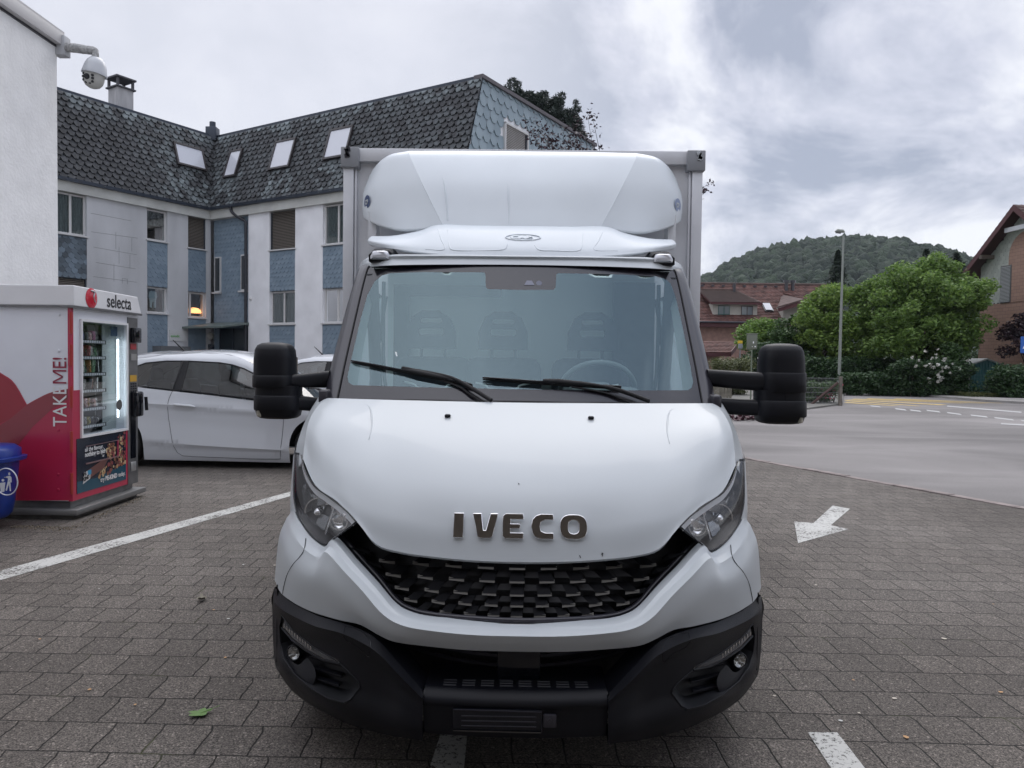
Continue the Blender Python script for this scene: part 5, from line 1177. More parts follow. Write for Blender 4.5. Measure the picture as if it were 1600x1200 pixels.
# ---- vending machine ----
def build_vending():
    A = G0(112, 812); B = G0(213, 770); xa = A.x; ya, yb = A.y, B.y; xa = A.x; yb = PX(213, 620, xa).y
    zt = PX(112, 446, xa).z; z_base = .10
    v = thing('vending_machine', 'red and grey snack vending machine with lit glass front', 'vending machine', (xa-.9, (ya+yb)/2, 0))
    red = mat('machine_red', (.47,.022,.07), .28, coat=.5, var=.06, vscale=2); red2 = mat('machine_dark_red', (.28,.04,.055), .28, coat=.5, var=.06, vscale=2)
    grey = mat('machine_grey', (.80,.82,.87), .35, .2, var=.04, vscale=3); wht = mat('machine_white', (.78,.78,.79), .35, coat=.3, var=.05, vscale=2); steel = mat('machine_steel', (.20,.20,.205), .38, .7, var=.2, vscale=8)
    lx = xa-2.3
    FZ = lambda py: PX(112, py, xa).z
    zs = PX(112, 478, xa).z; zk = FZ(783)
    body = MB().bb((lx, ya, zk), (xa-.004, yb, zs+.002)).build('cabinet', grey, v)
    MB().bb((lx, ya+.03, z_base), (xa-.03, yb-.03, zk-.003)).build('plinth', steel, v)
    mb = MB().rbox((lx/2+xa/2+.02, (ya+yb)/2, .075), (xa-lx+.12, yb-ya+.10, .055), .008); mb.build('base_tray', mat('tray_steel', (.24,.24,.24), .4, .6), v, 40)
    MB().bb((lx,ya+.0,0),(xa+.0,yb,.047)).build('base_block', mat('concrete_block', (.13,.125,.115), .9, var=.4, vscale=10), v)
    # side graphics: thin vinyl sheets proud of the side
    def S(px, py, o=.003): q = P(px, py, ya-o); return Vector((q.x, ya-o, q.z))
    def sheet(pts, m, o, nm='side_graphic'): return MB().poly([S(x, y, o) for x, y in pts]).build(nm, m, body)
    lim = zk
    arc = spline([Vector((-60,545,0)), Vector((0,582,0)), Vector((22,598,0)), Vector((42,632,0))], 10)
    right = spline([Vector((42,632,0)), Vector((60,622,0)), Vector((80,613,0)), Vector((109,607,0))], 10)
    sheet([(p.x, p.y) for p in arc]+[(p.x, p.y) for p in right[1:]]+[(109,782),(-170,782),(-170,545)], red, .003)
    sheet([(42,632.5)]+[(p.x, p.y+.5) for p in right]+[(109,622),(80,640),(50,668),(20,706),(-10,720),(-60,720),(-60,690),(-10,670),(15,655)], red2, .005)
    sheet([(-60,548),(0,583.5),(22,599.5),(41,633),(15,655),(-60,690)], mat('machine_bright_red', (.33,.016,.035), .28, coat=.5), .0045)
    # canopy
    def Fp(px, py, o=0): q = PX(px, py, xa+o); return Vector((xa+o, q.y, q.z))
    zt = PX(116, 447, xa).z; yo = ya-.03
    zb = zs; cx0 = PX(117, 447, xa).y
    can = MB(); prf = [(yo,zb),(yo+.0,zt),(yb-.06,zt-.01),(yb+.02,zb)]
    can.prism([Vector((lx, y, z)) for y, z in prf], (xa+.05-lx, 0, 0)); co = can.build('canopy', wht, v, None, bevel=.008)
    MB().bb((lx,yo-.008,zb-.02),(xa+.055,yo+.01,zb)).bb((xa+.03,yo,zb-.02),(xa+.058,yb+.02,zb)).build('canopy_trim', steel, co)
    q = Fp(143, 466, .052); rr = .098
    MB().lathe([(0,.008),(rr*.8,.006),(rr,0)], q, 32, Vector((1,0,0)).to_track_quat('Z','Y').to_matrix()).build('logo_disc', mat('logo_red', (.55,.005,.03), .25, coat=.5), co, 50)
    swp = [q+Vector((.010, a*rr, b_*rr)) for a, b_ in ((-.15,.75),(.25,.62),(.12,.25),(.0,-.0),(.35,-.25),(.1,.05))]
    MB().tube(spline([q+Vector((.009, -.25*rr, .75*rr)), q+Vector((.009,.35*rr,.62*rr)), q+Vector((.009,.22*rr,.15*rr)), q+Vector((.009,.5*rr,-.35*rr))], 12), [.003]+[.010]*4+[.008]*4+[.004]*4, 6).build('logo_stroke', M['white'], co)
    t0 = Fp(167, 479, .052); t1 = Fp(205, 483, .052)
    Mt = frame(Vector((xa+.053, t0.y, t0.z-.0)), (0,1,0), (0,0,1)); wtxt = (t1.y-t0.y)
    tm = text_mb('selecta', 1, Matrix.Identity(4), .001, None, 0, 1); xm = max(a[0] for a in tm.v); sfac = wtxt/xm
    text_mb('selecta', sfac*1.12, Mt, .001, None, 0, .89, bold=.0012).build('brand_text', mat('lettering_black', (.01,.01,.012), .4), co)
    # front frame
    fr = MB(); fr.bb((xa-.003, ya, zk), (xa+.012, yb, zs-.003)); fo = fr.build('front_door', grey, v)
    lo = PX(112,610,xa).z
    MB().bb((xa-.02,ya-.012,zk),(xa+.018,ya+.012,zs-.02)).build('door_edge', red, fo)
    # hinges
    for py in (505, 555, 620, 690, 755):
        z = PX(112, py, xa).z; MB().cyl((xa+.015, ya-.02, z-.10), (xa+.015, ya-.02, z+.10), .014, 10).build('hinge', mm('hinge_red', (.40,.04,.035), .4), fo, 50)
    for px, py in ((92,492),(92,548),(91,672),(91,741),(91,765)):
        MB().lathe([(0,.008),(.012,.005),(.014,0)], S(px, py, .004), 12, Vector((0,-1,0)).to_track_quat('Z','Y').to_matrix()).build('rivet', grey if py < 600 else red, body, 50)
    # display window with depth
    w0, w1 = Fp(124, 502), Fp(194, 505); y0, y1 = w0.y, w1.y; z1 = PX(124,502,xa).z; z0 = PX(124,681,xa).z
    win = MB()
    # opening is modelled as a recessed case in front of the cabinet body: dark box proud of nothing, so cut the cabinet front visually with a case
    case = MB(); xf, xb = xa+.017, xa-.0; D = .0
    fo2 = MB(); fw = .022
    for (a, b_, c, d) in ((y0-fw,y1+fw,z0-fw,z0),(y0-fw,y1+fw,z1,z1+fw),(y0-fw,y0,z0,z1),(y1,y1+fw,z0,z1)): fo2.bb((xa+.0125,a,c),(xa+.034,b_,d))
    wf = fo2.build('window_frame', wht, fo)
    rd = MB(); lo2 = lo
    for (a, b_, c, d) in ((ya,y0-fw,zk,lo2),(y1+fw,yb,zk,lo2),(y0-fw,y1+fw,zk,z0-fw)): rd.bb((xa+.012,a,c),(xa+.0145,b_,d))
    rd.build('door_red', red, fo)
    return v, xa, ya, yb, y0, y1, z0, z1, fo, body, steel, Fp, S, zs, zk
def finish_vending():
    v, xa, ya, yb, y0, y1, z0, z1, fo, body, steel, Fp, S, zs, zk = build_vending()
    # rebuild cabinet with a real opening
    for o in (body,):
        bm = bmesh.new(); me = o.data; me.clear_geometry()
        L = base_loc(v); lx = xa-2.3; mb = MB()
        mb.bb((lx, ya, zk), (xa-.55, yb, zs+.002)); mb.bb((xa-.55, ya, zk), (xa-.004, y0, zs+.002)); mb.bb((xa-.55, y1, zk), (xa-.004, yb, zs+.002)); mb.bb((xa-.55, y0, zk), (xa-.004, y1, z0)); mb.bb((xa-.55, y0, z1), (xa-.004, y1, zs+.002))
        me.from_pydata([(a-L.x, b-L.y, c-L.z) for a, b, c in mb.v], [], mb.f); bm.free()
    # door sheet with opening
    me = fo.data; me.clear_geometry(); mb = MB()
    for (a, b_, c, d) in ((ya,y0,zk,zs-.003),(y1,yb,zk,zs-.003),(y0,y1,zk,z0),(y0,y1,z1,zs-.003)): mb.bb((xa-.003,a,c),(xa+.012,b_,d))
    L = base_loc(v); me.from_pydata([(a-L.x, b-L.y, c-L.z) for a, b, c in mb.v], [], mb.f)
    dk = mat('case_dark', (.02,.025,.03), .6); pl = mat('case_side_pale', (.32,.36,.36), .5)
    ym = y0+(y1-y0)*.66
    MB().add([(xa-.54,y0,z0),(xa-.54,y1,z0),(xa-.54,y1,z1),(xa-.54,y0,z1)], [(0,1,2,3)]).build('case_back', dk, fo)
    MB().bb((xa-.5,ym,z0),(xa-.16,ym+.015,z1)).bb((xa-.10,ym+.015,z0),(xa-.09,y1,z1)).build('case_partition', pl, fo)
    MB().bb((xa-.53,y0+.001,z0),(xa-.02,y0+.006,z1)).build('case_side', dk, fo)
    MB().cyl((xa-.03,ym+.20,z0+.12),(xa-.03,ym+.20,z1-.15),.010,8).build('tube_lamp', mat('lit_tube', (1,1,1), .5, emit=(.85,.95,1), em=2.6), fo)
    MB().bb((xa-.05,ym+.1,z1-.12),(xa-.045,ym+.22,z1-.02)).build('case_label', mat('label_blue', (.03,.07,.14), .4), fo)
    MB().lathe([(0,.003),(.055,.003),(.055,0)], (xa+.014, ym+.14, z0+(z1-z0)*.235), 20, Vector((1,0,0)).to_track_quat('Z','Y').to_matrix()).build('round_decal', mat('decal_grey', (.10,.10,.095), .5), fo)
    sh = z1-z0; cols = [(.45,.05,.05),(.55,.45,.10),(.20,.10,.30),(.55,.30,.28),(.10,.25,.12),(.6,.58,.55),(.08,.10,.25),(.35,.08,.20),(.5,.25,.08),(.04,.04,.05)]
    pm = [mat('snack_wrap', c, .3, coat=.4) for c in cols]
    r2 = random.Random(5)
    pal = [[6,9,6,9,3,7,9],[1,9,0,7,0,5,4],[9,9,5,4,8,4,9],[9,9,6,5,9,3,5],[3,3,5,3,8,3,5],[9,6,9,5,1,9,9]]
    for i, fz in enumerate((.835,.69,.54,.39,.225,.07)):
        z = z0+sh*fz
        tr_ = MB().bb((xa-.5,y0+.01,z-.008),(xa-.045,ym-.003,z)).bb((xa-.05,y0+.01,z-.028),(xa-.040,ym-.003,z+.010)).build('shelf', dk, fo)
        tg = MB()
        for k in range(12):
            yy = y0+.03+k*(ym-y0-.05)/12; tg.bb((xa-.0395,yy,z-.020),(xa-.037,yy+.030,z+.004))
        tg.build('price_tags', mm('tag_white', (.62,.64,.66), .4), tr_)
        for k in range(7):
            ci = pal[i][k]; yy = y0+.05+k*(ym-y0-.08)/7; hh = (.10,.12,.17,.12,.10,.08)[i]*r2.uniform(.75,1.05)
            if r2.random() < .12: continue
            Mr = Matrix.Rotation(r2.uniform(-.3,.3), 3, 'X') @ Matrix.Rotation(r2.uniform(-.25,.25), 3, 'Z')
            q = MB().rbox((xa-.11-r2.uniform(0,.03), yy, z+.005+hh/2), (.09, .05, hh), .012, Mr); q.build('snack_packet', pm[ci], tr_, 50)
        sp = MB()
        for k in range(7):
            yy = y0+.05+k*(ym-y0-.08)/7; sp.tube([Vector((xa-.06-.06*q_/14, yy+.032*math.cos(q_*.9), z+.045+.036*math.sin(q_*.9))) for q_ in range(22)], .0025, 4, False)
        sp.build('vend_coil', M['darkchrome'], tr_)
    MB().add([(xa+.016,y0,z0),(xa+.016,y1,z0),(xa+.016,y1,z1),(xa+.016,y0,z1)], [(0,1,2,3)]).build('window_glass', glass('machine_glass', (.85,.9,.92), .10, edge=.16), fo)
    # steel column with payment units
    ys0, ys1 = Fp(196,560).y+.01, yb-.008; zz = lambda py: PX(207, py, xa).z
    col = MB().bb((xa+.012,ys0,PX(207,755,xa).z),(xa+.020,ys1,zs-.05)).build('payment_column', steel, fo)
    yc = (ys0+ys1)/2
    MB().rbox((xa+.045,yc+.02,zz(524)),(.05,ys1-ys0-.05,.16),.01).build('card_reader', M['gloss'], col, 40)
    MB().bb((xa+.02,ys0+.05,zz(546)),(xa+.026,ys1-.04,zz(537))).build('red_label', mat('label_red', (.45,.04,.05), .4), col)
    MB().bb((xa+.02,ys0+.05,zz(563)),(xa+.03,ys1-.04,zz(553))).build('coin_slot', mat('slot_silver', (.5,.5,.5), .3, .7), col)
    MB().bb((xa+.0205,ys0+.04,zz(596)),(xa+.024,ys1-.03,zz(586))).build('yellow_label', mat('label_yellow', (.55,.32,.03), .4), col)
    kp = MB()
    for i in range(4):
        for j in range(3): kp.rbox((xa+.024,ys0+.07+j*.045,zz(599.5+i*3.7)),(.01,.028,.016),.003)
    kp.build('keypad', M['lampdark'], col)
    MB().rbox((xa+.055,yc+.015,zz(631)),(.09,ys1-ys0-.06,.27),.02).build('coin_box', M['gloss'], col, 40)
    MB().tube([(xa+.13,yc+.06,zz(620)),(xa+.14,yc+.06,zz(641))],.018,8).build('lock_handle', M['blackplastic'], col, 60)
    MB().bb((xa+.0205,yc-.05,zz(715)),(xa+.026,yc+.05,zz(648))).build('lock_channel', M['gloss'], col)
    MB().rbox((xa+.024,yc,zz(728)),(.01,.10,.10),.004).build('coin_return', mm('slot_silver', (.5,.5,.5), .3, .7), col, 40)
    # advert panel
    ya0, ya1 = Fp(117,720).y, Fp(194,715).y; za1 = PX(117,686,xa).z; za0 = PX(117,772,xa).z; xo = xa+.0148
    navy = mat('advert_navy', (.012,.018,.035), .25, coat=.5); teal = mat('advert_teal', (.01,.075,.12), .25, coat=.5)
    ad = MB().bb((xo,ya0,za0),(xo+.004,ya1,za1)).build('advert_panel', navy, fo)
    sheet = lambda pts, m, nm, o=.006: MB().poly([Vector((xo+o, ya0+(ya1-ya0)*a, za0+(za1-za0)*b_)) for a, b_ in pts]).build(nm, m, ad)
    sheet([(0,0),(1,0),(1,.32),(.7,.28),(.35,.2),(0,.42-.2)], teal, 'advert_band', .0045)
    nut = [mat('nut_brown', c, .5) for c in ((.20,.07,.035),(.42,.24,.11),(.09,.03,.02),(.50,.38,.22),(.25,.05,.05))]
    r3 = random.Random(9); ms = [MB() for _ in nut]
    for i in range(150):
        t = r3.random(); 
        if r3.random() < .45: a, b_ = .80+.18*r3.random(), .30+.68*r3.random()
        elif r3.random() < .55: a = .42+.5*t; b_ = .20+.42*(a-.3)+.10*r3.uniform(-1,1)
        else: a, b_ = .58+.17*r3.random(), .50+.30*r3.random()
        s_ = .012+.014*r3.random(); c = Vector((xo+.0065+.0004*i/150, ya0+(ya1-ya0)*min(a,.985), za0+(za1-za0)*min(max(b_,.05),.96)))
        n = r3.choice((4,5,6)); ph = r3.random()*3; ms[r3.randrange(5)].poly([c+Vector((0, s_*math.cos(ph+k*2*math.pi/n)*r3.uniform(.7,1.3), s_*math.sin(ph+k*2*math.pi/n))) for k in range(n)])
    for m_, q in zip(nut, ms): q.build('advert_nuts', m_, ad)
    sl = [(.16,.42),(.78,.52),(.78,.86),(.16,.72)]
    MB().bb((xo+.006,ya0+.14,za0+(za1-za0)*.50),(xo+.012,ya0+(ya1-ya0)*.83,za0+(za1-za0)*.525)).bb((xo+.006,ya0+.14,za0+(za1-za0)*.83),(xo+.009,ya0+(ya1-ya0)*.83,za0+(za1-za0)*.84)).build('vend_flap', mat('flap_edge', (.33,.20,.20), .35, .5), ad)
    MB().bb((xo+.005,ya0+(ya1-ya0)*.80,za0+(za1-za0)*.525),(xo+.0095,ya0+(ya1-ya0)*.83,za0+(za1-za0)*.83)).build('flap_side', mat('flap_red', (.3,.01,.06), .4), ad)
    # bar wrapper
    def adp(a, b_, o=.0075): return Vector((xo+o, ya0+(ya1-ya0)*a, za0+(za1-za0)*b_))
    MB().poly([adp(.10,.16),(adp(.52,.36)),(adp(.60,.50)),(adp(.50,.52)),(adp(.13,.36))]).build('wrapper', mat('wrapper_brown', (.16,.07,.06), .35), ad)
    MB().poly([adp(.10,.15,.0085),adp(.24,.22,.0085),adp(.25,.38,.0085),adp(.12,.37,.0085)]).build('wrapper_label', mat('wrapper_white', (.6,.6,.6), .4), ad)
    MB().poly([adp(.20,.29,.0092),adp(.26,.30,.0092),adp(.26,.39,.0092),adp(.19,.38,.0092)]).build('wrapper_square', mat('wrapper_blue', (.05,.30,.50), .4), ad)
    wm = mm('advert_white', (.7,.7,.7), .4); bk = mm('lettering_black', (.01,.01,.012), .4)
    def adt(s_, a, b_, size, m, ang=0, sq=1, bold=.001, o=.0095):
        Mt = frame(adp(a, b_, o), (0, math.cos(ang), math.sin(ang)), (0, -math.sin(ang), math.cos(ang))); text_mb(s_, size, Mt, .0006, None, 0, sq, bold=bold).build('advert_text', m, ad)
    adt('all the flavour.', .14, .74, .058, wm, 0, .95); adt('nothing to hide.', .14, .645, .062, wm, 0, .95, .002)
    adt('try', .44, .10, .062, wm); adt('BE-KIND', .54, .10, .062, wm, 0, .92, .003); adt('today.', .82, .10, .062, wm, 0, .85)
    adt('BE', .115, .29, .05, bk, .25, .9, .002); adt('KIND', .115, .195, .05, bk, .25, .8, .002)
    MB().tube([adp(.46,.68,.01),adp(.47,.62,.01),adp(.50,.585,.01)],.003,5).tube([adp(.475,.585,.01),adp(.505,.575,.01),adp(.51,.62,.01)],.003,5).build('advert_arrow', wm, ad)
    # vertical lettering on the side, reading upwards
    o_ = S(104, 667, .008); top = S(104, 559, .008).z; hh = top-o_.z
    tmw = text_mb('TAKE ME!', 1, Matrix.Identity(4), .001); xm = max(a[0] for a in tmw.v); sz = .185; sqz = hh/(xm*sz)
    cap = text_mb('T', 1, Matrix.Identity(4), .001); 
    Mt = frame(Vector((o_.x, ya-.0085, o_.z)), (0,0,1), (-1,0,0))
    me_w = text_mb('TAKE', sz, Mt, .0006, None, 0, sqz, bold=.0005); zt_ = max(a[2] for a in me_w.v); tm2 = text_mb('E!', sz, Mt, .0006, None, 0, sqz, bold=.0005); dz = top-max(a[2] for a in tm2.v)
    me_r = MB().add([(a[0], a[1], a[2]+dz) for a in tm2.v], tm2.f)
    ze = min(a[2] for a in me_r.v)-.018; hx = max(a[0] for a in me_w.v)-min(a[0] for a in me_w.v); xr = max(a[0] for a in me_w.v); wm_ = hx*1.0; st_ = .017
    Mq = lambda u, v_: Vector((xr-v_*hx, ya-.0086, ze-wm_+u*wm_))
    for pl in ([(0,0),(.12,0),(.12,1),(0,1)], [(.88,0),(1,0),(1,1),(.88,1)], [(.05,1),(.17,1),(.56,.25),(.44,.25)], [(.83,1),(.95,1),(.56,.25),(.44,.25)]): me_r.poly([Mq(a, b_) for a, b_ in pl])
    me_w.build('side_lettering', wht_(), body); me_r.build('side_lettering', mat('lettering_red', (.28,.02,.05), .4), body)
def wht_(): return mm('lettering_white', (.80,.80,.80), .4)
finish_vending()
# ---- blue bin ----
def build_bin():
    g = G0(-22, 838); cy = g.y+.25; cx = P(-27, 750, cy).x
    k = cy/F
    b = thing('litter_bin', 'blue plastic litter bin with white tidyman emblem by the machine', 'bin', (cx, cy, 0))
    blue = mat('bin_blue', (.006,.035,.26), .35, coat=.2, var=.08, vscale=5)
    zt = P(0, 716, cy).z; zr = zt
    def sec(hx, hy, z, e=3, n=32): return [Vector((cx+hx*math.copysign(abs(math.cos(a))**(2/e), math.cos(a)), cy+hy*math.copysign(abs(math.sin(a))**(2/e), math.sin(a)), z)) for a in [2*math.pi*i/n for i in range(n)]]
    hw = 50*k
    MB().sections([sec(hw*.62,.15,.10), sec(hw*.74,.18,.14), sec(hw*.80,.20,.25), sec(hw*.90,.225,zt-.09), sec(hw*.93,.23,zt)]).build('bin_body', blue, b, 50)
    MB().sections([sec(hw*.97,.245,zt-.035), sec(hw*1.10,.27,zt-.02), sec(hw*1.12,.275,zt+.01), sec(hw*1.04,.255,zt+.015)]).build('bin_rim', blue, b, 50)
    MB().sections([sec(hw*.98,.235,zt+.012), sec(hw*.97,.235,zt+.08), sec(hw*.80,.20,zt+.115), sec(hw*.5,.15,zt+.12)]).build('bin_hood', blue, b, 60)
    MB().prism([Vector((cx+x*hw, cy-.238, zt+z)) for x, z in ((-.80,.015),(.86,.015),(.84,.055),(.74,.082),(-.7,.085),(-.8,.06))], (0,.01,0)).build('bin_mouth', mat('bin_dark', (.003,.004,.012), .8), b)
    MB().cyl((cx,cy,0),(cx,cy,.12),.06).build('bin_foot', M['gloss'], b)
    # emblem
    e = P(11, 753, cy-.24); ez = e.z; ex = P(9, 753, cy-.24).x; wm = mat('emblem_white', (.62,.64,.70), .5); y = cy-.236
    slope = .0
    em = MB(); em.tube([Vector((ex+.095*math.cos(a), y+.012*0+.02*(1-math.sin(a))*.25, ez+.115*math.sin(a))) for a in [k_*math.pi/18 for k_ in range(37)]], .005, 6, False)
    def pp(pts): em.poly([Vector((ex+a*.1, y+.006+(.5-b_)*.0, ez+b_*.1)) for a, b_ in pts])
    pp([(.13,.72),(.20,.80),(.30,.78),(.34,.66),(.26,.56),(.16,.60)]); pp([(.05,.48),(.30,.52),(.42,.40),(.44,-.05),(.34,-.05),(.30,.1),(.10,.05),(.12,.30),(-.20,.42),(-.22,.34)])
    pp([(.10,.05),(.32,.05),(.38,-.80),(.26,-.80),(.20,-.2),(.02,-.78),(-.10,-.74)]); pp([(-.62,-.12),(-.10,-.05),(-.20,-.86),(-.50,-.90)]); pp([(-.45,.15),(-.30,.25),(-.18,.16),(-.24,.02),(-.40,.02)])
    em.build('bin_emblem', wm, b)
build_bin()
# =============== CARS ===============
def build_car(label, Y0=10.1):
    k = Y0/F; x0 = P(350, 600, Y0).x
    X = lambda px: P(px, 640, Y0).x
    Z = lambda py: (735-py)*k
    hw0 = .90
    v = thing('parked_car', label, 'car', (x0, Y0+hw0, 0), 'cars parked in front of the apartment block')
    def slp(x, c_):
        y = c_
        for _ in range(30): y = c_+.085*(x-300)*math.sin(math.pi*(y-612)/110)
        return y
    def hy(py, px):
        if 612 < py < 722: py = py-.085*(px-300)*math.sin(math.pi*(py-612)/110)
        pts = [(552,.50),(560,.585),(566,.63),(585,.72),(608,.845),(616,.872),(628,.885),(636,.907),(644,.889),(665,.883),(688,.902),(697,.911),(703,.885),(715,.875),(722,.86),(730,.80)]
        for (a, ya), (b, yb) in zip(pts, pts[1:]):
            if py <= b: t = max(0, (py-a)/(b-a)); w_ = ya+(yb-ya)*t; break
        else: w_ = pts[-1][1]
        d = max(0, abs(px-360)-130)/140; return w_-.16*d**2.3
    def side(s):
        def f(px, py, o=0): return Vector((X(px), Y0+hw0-s*(hy(py, px)+o), Z(py)))
        return f
    wc = (495, 182); wy, wr = 697, 37
    white = mm('car_white', (.56,.58,.61), .22, coat=1.0); black = M['matblack']
    belt = [(112,618),(150,610),(180,607),(214,608),(267,613),(330,619),(397,626.5),(452,633)]
    def arch(cx, r=40): return [(cx+r*math.cos(a), wy-2-r*math.sin(a)) for a in [math.pi*i/18 for i in range(19)]]
    lower = [(112,618),(104,650),(102,690),(112,712),(wc[1]-41,720)]+[(x, y) for x, y in arch(wc[1], 41)[::-1]]+[(wc[1]+41,721),(222,722),(wc[0]-43,724)]+[(x, y) for x, y in arch(wc[0], 43)[::-1]]+[(wc[0]+43,724),(585,718),(606,712),(614,690),(608,664),(590,650),(560,641),(520,635),(485,632),(452,630)]+[(397,626.5),(330,619),(267,613),(214,608),(180,607),(150,610)]
    shell = None
    for s in (1, -1):
        mb = MB(); region(lower, [], 7, side(s), mb, 0, [[(x, slp(x, c_)) for x in range(a_, 445, 5)] for c_, a_ in ((636, 216), (644, 216), (688, 236), (697, 236), (703, 236))]); o = mb.build('body_side', white, v, 32); f = side(s)
        # arch linings, door seams, sill trim
        for cx, r in ((wc[0],43),(wc[1],41)):
            a = [f(x, y) for x, y in arch(cx, r)]; MB().grid([a, [p+Vector((0, s*.28, 0)) for p in a]]).build('wheel_arch', black, v, 60)
        seam = [(267.5,613),(263,625),(261.5,640),(262.5,656),(267,680),(271,700),(276,710),(284,715),(300,716),(400,718.5),(437,718),(440,690),(442.5,660),(444,632)]
        MB().tube([f(x, y, .001) for x, y in densify_open(seam, 6)], .0035, 4).build('door_seam', mm('seam_dark', (.06,.065,.07), .5), o)
        hd = MB().tube([f(273,633.5,.02), f(279,634,.038), f(300,635.5,.038), f(306,637,.02)], [.014,.019,.019,.014], 8); hd.build('door_handle', white, o, 60)
        MB().prism([f(x, y, -.002) for x, y in ((281,631),(294,631.5),(293,641),(283,640))], (0, 0, .001)).build('handle_recess', mm('recess_grey', (.25,.26,.28), .4), o)
        # windows
        gl = mm('car_glass_tint', (.012,.016,.018), .04, spec=.9)
        q1 = [(150,602),(176,585),(214,569.5),(245,566),(272,565.3),(268,611),(214,605.5),(170,603)]; q2 = [(281,565.5),(331,567.5),(352,570.5),(372,576.5),(396,587),(425,605),(446,622),(446,628.5),(397,623.5),(330,616.5),(281,611.5)]
        gs = glass('car_side_glass', (.22,.26,.26), .14, edge=.3) if not bpy.data.materials.get('car_side_glass') else bpy.data.materials['car_side_glass']
        for q in (q1, q2):
            m_ = MB(); region(q, [], 12, lambda a, b_: f(a, b_, .004), m_); m_.build('side_window', gs, v, 60)
            m_ = MB().tube([f(a, b_, .006) for a, b_ in q+q[:1]], .010, 6, False).build('window_seal', black, o, 60)
        bp = [(268,565),(281,565),(281,611.5),(268,611)]; m_ = MB(); region(bp, [], 10, lambda a, b_: f(a, b_, .003), m_); m_.build('door_post', black, v, 60)
        # cant rail
        rail_t = [(118,600),(150,578),(190,563.5),(214,560.5),(237,556),(294,552.5),(331,553),(352,556.5),(376,564.5),(400,577),(430,600),(452,626)]
        rail_b = [(120,612),(150,601),(176,584),(214,568.5),(245,565),(281,564.5),(331,566.5),(352,569.5),(372,575.5),(396,586.5),(425,605),(448,629)]
        MB().grid([[f(*p_) for p_ in rail_t], [f((a[0]+b_[0])/2, (a[1]+b_[1])/2, .014) for a, b_ in zip(rail_t, rail_b)], [f(*p_) for p_ in rail_b]]).build('roof_rail', white, v, 60)
        # exterior mirror
        c = f(415, 612, .13); MB().sections([[c+Vector((r_*math.cos(a)+.02*0, s*0+dy, r_*.8*math.sin(a))) for a in [2*math.pi*i/16 for i in range(16)]] for dy, r_ in ((-.09,.05),(-.06,.085),(.03,.09),(.08,.06))]).build('wing_mirror', white, v, 60)
    # roof, screens, bonnet, ends
    fl, fr = side(1), side(-1)
    def span(px, py, rise, n=8, fwd=0):
        a, b = fl(px, py), fr(px, py); return [a.lerp(b, i/n)+Vector((fwd*math.sin(math.pi*i/n), 0, rise*math.sin(math.pi*i/n)**.8)) for i in range(n+1)]
    roof = [span(190,563.5,.035), span(214,560.5,.04), span(237,556,.055), span(294,552.5,.06), span(331,553,.058), span(352,556.5,.055,8,.05), span(376,564.5,.05,8,.14)]
    MB().grid(patch(roof, 18, 16)).build('roof', white, v, 60)
    ws = [roof[-1], span(400,577,.04,8,.16), span(430,600,.02,8,.18), span(456,628,.01,8,.20)]
    MB().grid(patch(ws, 8, 16)).build('windscreen', glass('car_screen', (.5,.58,.56), .30) if not bpy.data.materials.get('car_screen') else bpy.data.materials['car_screen'], v, 60)
    MB().grid(patch([span(190,563.5,.035), span(150,578,.03), span(118,602,.02), span(110,618,.01)], 6, 12)).build('rear_window', M['gloss'], v, 60)
    bon = [span(452,629.5,.03,8,.16), span(485,632,.045,8,.12), span(520,635,.05,8,.10), span(560,641,.05,8,.10), span(590,650,.03,8,.13), span(609,664,.0,8,.16)]
    MB().grid(patch(bon, 12, 16)).build('bonnet', white, v, 60)
    MB().grid(patch([span(609,664,.0,8,.16), span(614,690,0,8,.18), span(606,712,0,8,.16), span(600,722,0,8,.12)], 8, 12)).build('front_bumper', white, v, 60)
    MB().grid(patch([span(110,618,.01,8,-.02), span(103,650,0,8,-.10), span(101,690,0,8,-.12), span(112,715,0,8,-.08)], 8, 12)).build('tailgate', white, v, 60)
    MB().grid([span(590,650,.0,8,.16), span(608,690,.0,8,.2)]) 
    # wipers on the far screen
    a = span(440,615,.03,8,.19); MB().tube([a[3]+Vector((0,0,.03)), a[5]+Vector((.04,0,.0)), a[7]+Vector((.06,0,-.01))], .012, 6).build('car_wiper', black, v)
    # cabin
    cab = MB().bb((X(170), Y0+.2, Z(700)), (X(455), Y0+1.6, Z(640))); cab.build('cabin_floor', black, v)
    MB().bb((X(405), Y0+.16, Z(640)), (X(452), Y0+1.64, Z(614))).build('car_dashboard', black, v)
    for px in (345, 232):
        for dy in (.40, 1.35):
            q = MB().rbox((X(px), Y0+dy, Z(632)), (.18,.46,.62), .06, Matrix.Rotation(-.2, 3, 'Y')).rbox((X(px)-.08, Y0+dy, Z(588)), (.10,.25,.17), .04); q.build('car_seat', M['intdark'], v, 60)
    # roof aerial
    q = fl(247,556); c = Vector((q.x, Y0+hw0, Z(553))); MB().tube([c, c+Vector((-.06,0,.05)), c+Vector((-.22,0,.20))], [.03,.014,.006], 8).build('aerial', black, v, 60)
